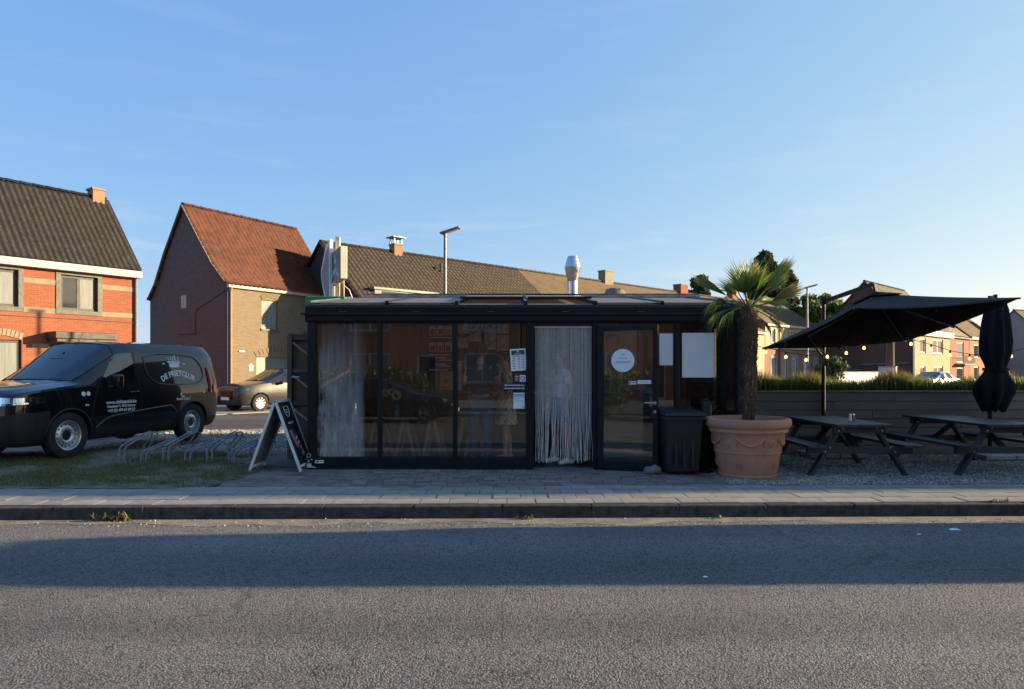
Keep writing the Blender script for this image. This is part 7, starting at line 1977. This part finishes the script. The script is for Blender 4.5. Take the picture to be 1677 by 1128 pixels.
M['fence_wood'] = wood_mat('weathered_fence_wood', (0.15, 0.10, 0.065), (0.095, 0.068, 0.048), .75, 2.5, 0, .2, .3)
tf = thing('timber_screen', 'braced timber screen of horizontal boards left of the pavilion', 'fence', (-3.45, 11.7, .15))
for x in (-3.79, -3.16): q = WB(tf); q.bx(x - .04, x + .04, 11.62, 11.70, .1, 2.26); q.build('post', M['fence_wood'], tf, bevel=.005)
k = 0; z = .22
while z < 2.2: q = WB(tf); q.bx(-3.84, -3.12, 11.70 + .002, 11.725, z, z + .1375); q.build('board', M['fence_wood'], tf, bevel=.003, seg=1); z += .138
for z in (2.22, 1.66, 1.10, .5): q = WB(tf); q.bx(-3.749, -3.20, 11.645, 11.70, z - .03, z + .03); q.build('rail', M['fence_wood'], tf)
for z in (2.19, 1.63, 1.07): q = WB(tf); q.beam((-3.74, 11.66, z - .05), (-3.21, 11.66, z - .47), .035, .05, (0, 1, 0)); q.build('brace', M['pale_wood'], tf)
q = WB(tf); q.tube([(-3.73, 11.58, 1.55), (-3.60, 11.58, 1.55)], .012, 6); q.build('bolt', M['steel'], tf)
M['sign_green'] = pbr('sign_green', (0.03, 0.26, 0.07), (0.025, 0.22, 0.06), 2, .35, .06)
gs = thing('green_sign', 'plain green box sign behind the left end of the pavilion roof', 'sign', (-3.45, 12.4, .13))
q = WB(gs); q.bx(-3.725, -3.02, 12.3, 12.48, 2.42, 3.0); q.build('sign_box', M['sign_green'], gs, bevel=.01)
for x in (-3.6, -3.3): q = WB(gs); q.tube([(x, 12.39, .13), (x, 12.39, 2.42)], .03, 8); q.build('post', M['galv'], gs)

ms = thing('mast_sign', 'lit box sign on a mast with emblem and white lettering left of the pavilion roof', 'sign', (-3.38, 13.3, .13))
q = WB(ms); q.bx(-3.43, -3.35, 13.26, 13.34, .13, 4.26); q.build('mast', M['cream_wood'], ms); q = WB(ms); q.bx(-3.30, -3.23, 13.1, 13.17, .13, 4.05); q.build('mast', M['pipe_tan'], ms)
fa_, fb_ = Vector((-3.52, 13.28, 0)), Vector((-3.14, 12.46, 0)); fd = (fb_ - fa_).normalized(); fn = Vector((fd.y, -fd.x, 0))
if fn.x > 0: fn = -fn
z0_, z1_ = 3.34, 3.94
def mpt(u, z, o): p = fa_ + fd * u - fn * o; return Vector((p.x, p.y, z))
FLn = (fb_ - fa_).length
def mbox(q, u0, u1, z0, z1, o0, o1):
    v = [mpt(u, z, o) for o in (o0, o1) for (u, z) in ((u0, z0), (u1, z0), (u1, z1), (u0, z1))]
    q.add(v, [(0, 1, 2, 3), (7, 6, 5, 4), (0, 4, 5, 1), (1, 5, 6, 2), (2, 6, 7, 3), (3, 7, 4, 0)])
q = WB(ms); mbox(q, -.02, FLn + .02, z0_, z1_, .0, .13); q.build('light_box', M['cream_wood'], ms, bevel=.012)
q = WB(ms); mbox(q, .01, FLn - .01, z0_ + .025, z1_ - .025, -.006, -.001); fp_ = q.build('sign_face', M['poster_navy'], ms)
mid = fa_ + fd * (FLn / 2) + fn * .009
q = WB(ms); text_mb(q, 'DE FRIETCLUB', .125, facing((mid.x, mid.y, 3.53), fd), .001, arc=.62, bold=.002)
for k in range(-2, 3): 
    c = mid + fd * (.035 * k); q.beam((c.x, c.y, 3.77), (c.x + fd.x * .012 * k, c.y + fd.y * .012 * k, 3.86 - .008 * abs(k)), .012, .003)
c0_, c1_ = mid - fd * .07, mid + fd * .07
q.add([Vector((c0_.x, c0_.y, 3.76)), Vector((c1_.x, c1_.y, 3.76)), Vector((c1_.x, c1_.y, 3.68)) - fd * .015, Vector((c0_.x, c0_.y, 3.68)) + fd * .015], [(0, 1, 2, 3)]); q.build('emblem_lettering', M['white_print'], fp_)
q = WB(ms); q.tube([(-3.2, 13.0, 3.28), (-3.1, 13.0, 3.2), (-3.05, 13.05, 3.05)], .008, 5); q.build('cable', M['white_plastic'], ms)
cs_ = thing('cone_sign', 'tall white cone shaped sign board with grey print beside the mast', 'sign', (-3.55, 13.6, .13))
ca, cb = Vector((-3.86, 14.05, 0)), Vector((-3.45, 13.16, 0)); cd = (cb - ca).normalized(); L3 = (cb - ca).length
cmx = Matrix(((cd.x, 0, fn.x, ca.x), (cd.y, 0, fn.y, ca.y), (0, 1, 0, 0), (0, 0, 0, 1)))
poly = [(L3 - .18, 2.7), (L3, 2.7), (L3, 4.19), (L3 - .42, 4.12), (.0, 3.72), (.02, 3.55)]
q = WB(cs_); q.M = q.M @ cmx; q.prism(poly, .07); q.build('board', M['white_paint'], cs_, bevel=.008)
pin = [(L3 - .17, 2.95), (L3 - .06, 2.95), (L3 - .06, 4.05), (L3 - .40, 4.0), (.10, 3.66), (.12, 3.52)]
q = WB(cs_); q.M = q.M @ cmx @ Matrix.Translation((0, 0, .071)); q.prism(pin, .003); q.build('print', M['board_grey'], cs_)
q = WB(cs_); q.tube([(-3.47, 13.25, .13), (-3.47, 13.25, 3.3)], .04, 8); q.build('post', M['galv'], cs_)

# ------------------------------------------------------------------ bicycle rack on the grass
M['rack_steel'] = pbr('rack_steel', (0.26, 0.275, 0.275), (0.17, 0.185, 0.185), 14, 0.5, 0.12, metal=0.35)
br = thing('bike_rack', 'galvanised bicycle rack with six slots in high and low pairs on the grass', 'bike rack', (-5.15, 10.72, .19))
q = MB(); q.bx(-1.05, 1.02, -.025, .025, -.01, .03); q.bx(-1.05, 1.02, .33, .37, -.01, .03); q.bx(-1.06, -1.0, -.1, .42, -.015, .02); q.bx(.97, 1.03, -.1, .42, -.015, .02); q.build('base_rail', M['galv'], br)
for k in range(6):
    x = -1.02 + k * .345; hi = k % 2 == 0; H = .50 if hi else .36
    q = MB()
    for dx in (0, .085):
        pts = [(x + dx, 0, 0), (x + dx, 0, H * .45), (x + dx + .02, .03, H * .58), (x + dx + .26, .28, H * .93), (x + dx + .31, .33, H * .97), (x + dx + .335, .355, H * .93), (x + dx + .32, .35, H * .80), (x + dx + .22, .35, H * .55), (x + dx + .20, .35, H * .45), (x + dx + .20, .35, 0)]
        q.tube(pts, .0135, 7)
    for z in ([H * .22, H * .42] if hi else [H * .25]): q.beam((x, 0, z), (x + .085, 0, z), .012, .012)
    q.build('wheel_holder', M['rack_steel'], br, smooth=60)

# weeds along the kerb, litter on the road
def weed(name, label, p, n, h, seed, mat='grass'):
    g = np.random.default_rng(seed); t = thing(name, label, 'weed', p, 0, 'weeds along the kerb')
    mb = MB(); g2 = random.Random(seed)
    for i in range(n):
        a = g2.uniform(0, 6.28); el = g2.uniform(.3, 1.4); u = Vector((math.cos(a) * math.cos(el), math.sin(a) * math.cos(el) * .6, math.sin(el))); s = u.cross(Vector((0, 0, 1))).normalized(); L2 = h * g2.uniform(.5, 1.1); b0 = Vector((g2.uniform(-.1, .1) * n / 30, g2.uniform(-.03, .02), 0)); vs, fs = [], []
        for j in range(4):
            f = j / 3; c = b0 + u * L2 * f + Vector((0, 0, -.35 * L2 * f * f)); w_ = .007 * (1 - f ** 2) + .0008; vs += [c - s * w_, c + s * w_]
        for j in range(3): fs.append((2 * j, 2 * j + 1, 2 * j + 3, 2 * j + 2))
        mb.add(vs, fs)
    mb.build('leaves', M[mat], t)
weed('weed', 'tuft of yellowing weeds against the kerb at the left', K(-4.42, -.05, .005), 60, .16, 1, 'dry_grass'); weed('weed', 'green tuft of grass growing among the yellowing weeds at the left', K(-4.36, -.03, .005), 40, .2, 2)
weed('weed', 'small green weed at a kerb joint before the doorway', K(.13, -.05, .005), 30, .09, 3); weed('weed', 'tiny dark weed at the kerb below the pot', K(2.3, -.04, .005), 22, .07, 4); weed('weed', 'green weed on the kerb at the right edge', K(5.62, .10, .15), 34, .10, 5)
for px, py, w_, lab in ((1563, 868, .055, 'crumpled scrap of white paper on the road at the right'), (1155, 946, .02, 'tiny white scrap on the road below the pot'), (1505, 876, .02, 'tiny pale scrap on the road left of the paper')):
    Y = CAMH * FPX / (py - HYP); X = (px - CXP) * Y / FPX; q = MB(); q.add([(-w_, -.4 * w_, .004), (w_, -.6 * w_, .005), (w_ * .9, .5 * w_, .008), (0, .55 * w_, .012), (-w_ * .8, .5 * w_, .006)], [(0, 1, 3, 4), (1, 2, 3)]); o = q.build('paper_scrap', M['paper']); o.location = (X, Y, .002); tag(o, lab, 'litter')
# ================================================================== PEOPLE INSIDE THE PAVILION
M['skin'] = pbr('skin', (0.52, 0.30, 0.21), (0.46, 0.26, 0.18), 12, .55, .05, spec=.35)
M['hair_brown'] = pbr('brown_hair', (0.05, 0.028, 0.015), (0.035, 0.02, 0.012), 30, .5, .08, stretch=(8, 8, 1))
M['black_cloth'] = pbr('black_cloth', (0.03, 0.03, 0.034), (0.042, 0.042, 0.046), 8, .9, .04, bump=.2, bscale=200, bdist=.002)
M['denim'] = pbr('blue_denim', (0.06, 0.095, 0.19), (0.085, 0.125, 0.23), 10, .9, .04, bump=.2, bscale=250, bdist=.002)
M['blue_skirt'] = pbr('blue_skirt', (0.035, 0.09, 0.20), (0.05, 0.12, 0.25), 6, .85, .04)
M['floral'] = pbr('beige_floral', (0.55, 0.49, 0.40), (0.20, 0.15, 0.11), 16, .85, .04, lo=.52, hi=.62)
M['white_tee'] = pbr('white_patterned_tee', (0.66, 0.68, 0.70), (0.42, 0.48, 0.54), 14, .85, .04, lo=.5, hi=.62)
M['sneaker'] = pbr('white_sneaker', (0.72, 0.73, 0.74), (0.62, 0.63, 0.64), 10, .5, .06)
M['kraft'] = pbr('kraft_paper', (0.40, 0.27, 0.15), (0.34, 0.22, 0.12), 10, .8, .05)
def skinned(name, verts, edges, mat, parent, sub=2):
    """verts: {key: (x,y,z, rx, ry)}"""
    keys = list(verts); ix = {k: i for i, k in enumerate(keys)}
    me = bpy.data.meshes.new(name); me.from_pydata([verts[k][:3] for k in keys], [(ix[a], ix[b]) for a, b in edges], [])
    o = link(bpy.data.objects.new(name, me)); sk = o.modifiers.new('skin', 'SKIN'); sk.use_smooth_shade = True; sk.branch_smoothing = .4
    ly = me.skin_vertices[0].data
    seen = set(); adj = {k: [] for k in keys}
    for a, b in edges: adj[a].append(b); adj[b].append(a)
    for i, k in enumerate(keys):
        ly[i].radius = verts[k][3:5]
        if k not in seen:
            ly[i].use_root = True; st = [k]
            while st:
                c = st.pop()
                if c in seen: continue
                seen.add(c); st += adj[c]
        else: ly[i].use_root = False
    sb = o.modifiers.new('sub', 'SUBSURF'); sb.levels = sub; sb.render_levels = sub
    m2 = baked(o); m2.materials.clear(); m2.materials.append(mat)
    m2.polygons.foreach_set('use_smooth', np.ones(len(m2.polygons), bool))
    o2 = link(bpy.data.objects.new(name, m2)); set_parent(o2, parent); return o2
def person(label, loc, rz, H, arms, top, bottom, hair, shoes, female=False, sleeves=.5, legs=None):
    """figure facing local -y; arms = {side: (elbow, wrist, handtip)} given for a 1.75 m body"""
    t = thing('person', label, 'person', loc, rz); k = H / 1.75
    v = {}; e = []
    def V(key, x, y, z, r, r2=None): v[key] = (x * k, y * k, z * k, r * k, (r2 or r) * k)
    sh = .165 if female else .19; cw = .125 if female else .15
    V('pelvis', 0, 0, .95, .145, .105); V('waist', 0, 0, 1.08, .115, .09); V('chest', 0, .01, 1.30, cw, .105); V('neck0', 0, .015, 1.46, .055); V('neck', 0, .005, 1.52, .05); V('jaw', 0, -.03, 1.575, .058, .068); V('head', 0, -.012, 1.645, .075, .095); V('crown', 0, .0, 1.71, .06, .075)
    e += [('pelvis', 'waist'), ('waist', 'chest'), ('chest', 'neck0'), ('neck0', 'neck'), ('neck', 'jaw'), ('jaw', 'head'), ('head', 'crown')]
    V('nose0', 0, -.10, 1.625, .012); V('nose1', 0, -.128, 1.605, .010); e.append(('nose0', 'nose1'))
    for s in (-1, 1):
        q = 'L' if s < 0 else 'R'
        V('ear0' + q, s * .076, .005, 1.615, .010, .016); V('ear1' + q, s * .088, .012, 1.645, .010, .016); e.append(('ear0' + q, 'ear1' + q))
        el, wr, ht = arms[s]
        V('sho' + q, s * sh, .01, 1.41, .06); V('elb' + q, *el, .042); V('wri' + q, *wr, .027); V('plm' + q, *(Vector(wr).lerp(Vector(ht), .35)), .036, .018); V('knu' + q, *(Vector(wr).lerp(Vector(ht), .55)), .038, .014)
        e += [('chest', 'sho' + q), ('sho' + q, 'elb' + q), ('elb' + q, 'wri' + q), ('wri' + q, 'plm' + q), ('plm' + q, 'knu' + q)]
        d = (Vector(ht) - Vector(wr)).normalized(); sd = d.cross(Vector((s, 0, 0))); sd = sd.normalized() if sd.length > .1 else Vector((0, 1, 0))
        for i in range(4):
            o = sd * ((i - 1.5) * .019); b0 = Vector(wr).lerp(Vector(ht), .52) + o; fl = (.075, .085, .08, .062)[i]
            cu = Vector((-s, 0, 0)) * .012; b1 = b0 + d * fl * .5 + cu * .5; b2 = b0 + d * fl * .95 + cu * 2
            V(f'f{i}a{q}', *b0, .009); V(f'f{i}b{q}', *b1, .0085); V(f'f{i}c{q}', *b2, .007); e += [(f'f{i}a{q}', f'f{i}b{q}'), (f'f{i}b{q}', f'f{i}c{q}')]
        b0 = Vector(wr).lerp(Vector(ht), .25) - sd * .022; b1 = b0 - sd * .03 + d * .03; b2 = b1 + d * .035
        V('t0' + q, *b0, .012); V('t1' + q, *b1, .010); V('t2' + q, *b2, .008); e += [('t0' + q, 't1' + q), ('t1' + q, 't2' + q)]
        lx, ly_ = (legs or {}).get(s, (0, 0))
        V('hip' + q, s * .09, 0, .90, .088, .09); V('kne' + q, s * .10 + lx * .5, -.015 + ly_ * .5, .49, .055); V('clf' + q, s * .10 + lx * .7, .015 + ly_ * .7, .36, .052); V('ank' + q, s * .10 + lx, .02 + ly_, .085, .036); V('toe' + q, s * .115 + lx, -.12 + ly_, .03, .036, .024)
        e += [('pelvis', 'hip' + q), ('hip' + q, 'kne' + q), ('kne' + q, 'clf' + q), ('clf' + q, 'ank' + q), ('ank' + q, 'toe' + q)]
    skinned('body', v, e, M['skin'], t)
    q = MB()
    for s in (-1, 1): q.sphere((s * .030 * k, -.092 * k, 1.643 * k), .012 * k, 8, 6)
    q.build('eyes', M['dark_pane'], t, smooth=180)
    # top: torso and sleeves
    tv, te = {}, []
    def C(key, r=.014, end=None): 
        a = v[key]; tv[key] = (a[0], a[1], a[2], a[3] + r * k, a[4] + r * k)
    for key in ('pelvis', 'waist', 'chest', 'neck0'): C(key, .022 if key != 'neck0' else .008)
    te += [('pelvis', 'waist'), ('waist', 'chest'), ('chest', 'neck0')]
    for qd in ('L', 'R'):
        C('sho' + qd, .016); a, b = Vector(v['sho' + qd][:3]), Vector(v['elb' + qd][:3])
        if sleeves <= 1:
            m_ = a.lerp(b, sleeves); tv['slv' + qd] = (*m_, .062 * k, .062 * k); te += [('chest', 'sho' + qd), ('sho' + qd, 'slv' + qd)]
        else:
            C('elb' + qd, .014); b2 = b.lerp(Vector(v['wri' + qd][:3]), .85); tv['cuf' + qd] = (*b2, .045 * k, .045 * k); te += [('chest', 'sho' + qd), ('sho' + qd, 'elb' + qd), ('elb' + qd, 'cuf' + qd)]
    skinned('top', tv, te, M[top], t)
    kind, bm_ = bottom
    if kind == 'trousers':
        bv, be = {}, []
        for key in ('pelvis', 'hipL', 'hipR', 'kneL', 'kneR', 'clfL', 'clfR'): a = v[key]; bv[key] = (a[0], a[1], a[2], a[3] + .018 * k, a[4] + .018 * k)
        for qd in ('L', 'R'): a = v['ank' + qd]; bv['ank' + qd] = (a[0], a[1], a[2] + .015, .062 * k, .07 * k); be += [('pelvis', 'hip' + qd), ('hip' + qd, 'kne' + qd), ('kne' + qd, 'clf' + qd), ('clf' + qd, 'ank' + qd)]
        skinned('trousers', bv, be, M[bm_], t)
    else:
        z1, z0, r1, r0 = kind; q = MB(); n_ = 40; vs, fs = [], []
        for i in range(9):
            f = i / 8; z = z1 + (z0 - z1) * f; r = r1 + (r0 - r1) * f ** .8
            for kk in range(n_): a = 2 * PI * kk / n_; rr = r * (1 + .07 * f * math.sin(a * 7 + f)); vs.append((rr * math.cos(a) * k, rr * .78 * math.sin(a) * k, z * k))
        for i in range(8):
            for kk in range(n_): fs.append((i * n_ + kk, i * n_ + (kk + 1) % n_, (i + 1) * n_ + (kk + 1) % n_, (i + 1) * n_ + kk))
        q.add(vs, fs); q.build('skirt', M[bm_], t, smooth=180)
    for s in (-1, 1):
        qd = 'L' if s < 0 else 'R'; a, b = Vector(v['ank' + qd][:3]), Vector(v['toe' + qd][:3])
        q = MB(); ux = Vector((b.x - a.x, b.y - a.y, 0)).normalized()
        pts = [a - ux * .055 * k + Vector((0, 0, -.045 * k)), a + ux * .02 * k + Vector((0, 0, -.03 * k)), a.lerp(b, .6) + Vector((0, 0, -.005 * k)), b + ux * .015 * k, b + ux * .05 * k]
        q.tube(pts, [.034 * k, .046 * k, .044 * k, .036 * k, .014 * k], 12); q.v = [(x, y, max(.004, z)) for x, y, z in q.v]; q.build('shoe', M[shoes], t, smooth=180)
    if hair == 'cap':
        q = MB(); q.lathe([(.094 * k, 1.655 * k), (.096 * k, 1.70 * k), (.082 * k, 1.74 * k), (.045 * k, 1.765 * k), (0, 1.77 * k)], 24, caps=False); q.v = [(x, y * 1.15 - .005 * k, z) for x, y, z in q.v]
        q.add([(.07 * k * math.cos(a), -.09 * k - .09 * k * math.sin(a), 1.672 * k) for a in [PI * i / 8 for i in range(9)]] + [(.07 * k * math.cos(a), -.085 * k - .085 * k * math.sin(a), 1.662 * k) for a in [PI * i / 8 for i in range(9)]], [tuple(range(9)), tuple(range(17, 8, -1))] + [(i, i + 1, 10 + i, 9 + i) for i in range(8)]); q.build('cap', M['black_cloth'], t, smooth=50)
        q = MB(); q.lathe([(.07 * k, 1.56 * k), (.088 * k, 1.61 * k), (.09 * k, 1.66 * k)], 24, caps=False); q.v = [(x, abs(y) * 1.1 + .012, z) for x, y, z in q.v]; q.build('hair', M['hair_brown'], t, smooth=180)
    else:
        q = MB(); q.sphere((0, .012 * k, 1.668 * k), .098 * k, 20, 14, (.9, 1.08, .95)); q.v = [(x, max(y, -.055 * k), z) if z < 1.70 * k else (x, y, z) for x, y, z in q.v]; q.v = [(x, y + (.03 * k if z < 1.62 * k else 0), z) for x, y, z in q.v]
        if hair == 'bun': q.sphere((0, .10 * k, 1.70 * k), .045 * k, 14, 10)
        if hair == 'hat':
            pass
        q.build('hair', M['hair_brown'], t, smooth=180)
        if hair == 'hat':
            q = MB(); q.lathe([(.17 * k, 1.695 * k), (.10 * k, 1.705 * k), (.098 * k, 1.76 * k), (.08 * k, 1.80 * k), (0, 1.81 * k)], 28, caps=False); q.build('sun_hat', M['white_tee'], t, smooth=40)
    return t
FZ = .166
hang = {-1: ((-.25, .03, 1.13), (-.26, -.05, .90), (-.26, -.08, .73)), 1: ((.25, .03, 1.13), (.26, -.05, .90), (.26, -.08, .73))}
fwd = {-1: ((-.27, -.06, 1.16), (-.20, -.27, 1.10), (-.15, -.42, 1.10)), 1: ((.27, -.06, 1.16), (.20, -.27, 1.10), (.15, -.42, 1.10))}
p = P(787, 605, 10.98)
person('man in black cap, black top and blue jeans seen from behind through the third pane', (p.x, 10.98, FZ), R(172), 1.93, fwd, 'black_cloth', ('trousers', 'denim'), 'cap', 'black_cloth', sleeves=.55)
p = P(829, 605, 11.55)
wm = person('woman in a beige floral dress facing left with one arm held out', (p.x, 11.55, FZ), R(-80), 1.80, {-1: ((-.20, -.02, 1.14), (-.15, -.22, 1.03), (-.13, -.30, .90)), 1: ((.21, .02, 1.13), (.18, -.10, .92), (.17, -.14, .76))}, 'floral', ((1.10, .58, .135, .24), 'floral'), 'bun', 'skin', True, .85, {-1: (0, .06), 1: (0, -.06)})
h = wm.location; k_ = 1.80 / 1.75
hp = Matrix.Rotation(R(-80), 3, 'Z') @ Vector((-.13 * k_, -.30 * k_, .90 * k_)) + Vector(h)
bg_ = thing('paper_bag', 'small brown paper bag held by the woman in the floral dress', 'bag', (hp.x, hp.y, hp.z - .245))
q = MB(); q.bx(-.075, .075, -.045, .045, 0, .205); q.build('bag_body', M['kraft'], bg_, bevel=.006); q = MB(); q.bx(-.078, .078, -.01, .01, .2055, .235); q.build('folded_top', M['kraft'], bg_)
p = P(917, 605, 10.95)
person('person in white patterned shirt, blue skirt and white sneakers standing behind the string curtain', (p.x, 10.98, FZ), R(-62), 1.84, hang, 'white_tee', ((1.02, .64, .15, .215), 'blue_skirt'), 'bun', 'sneaker', True, .8, {-1: (-.03, .0), 1: (.03, .05)})
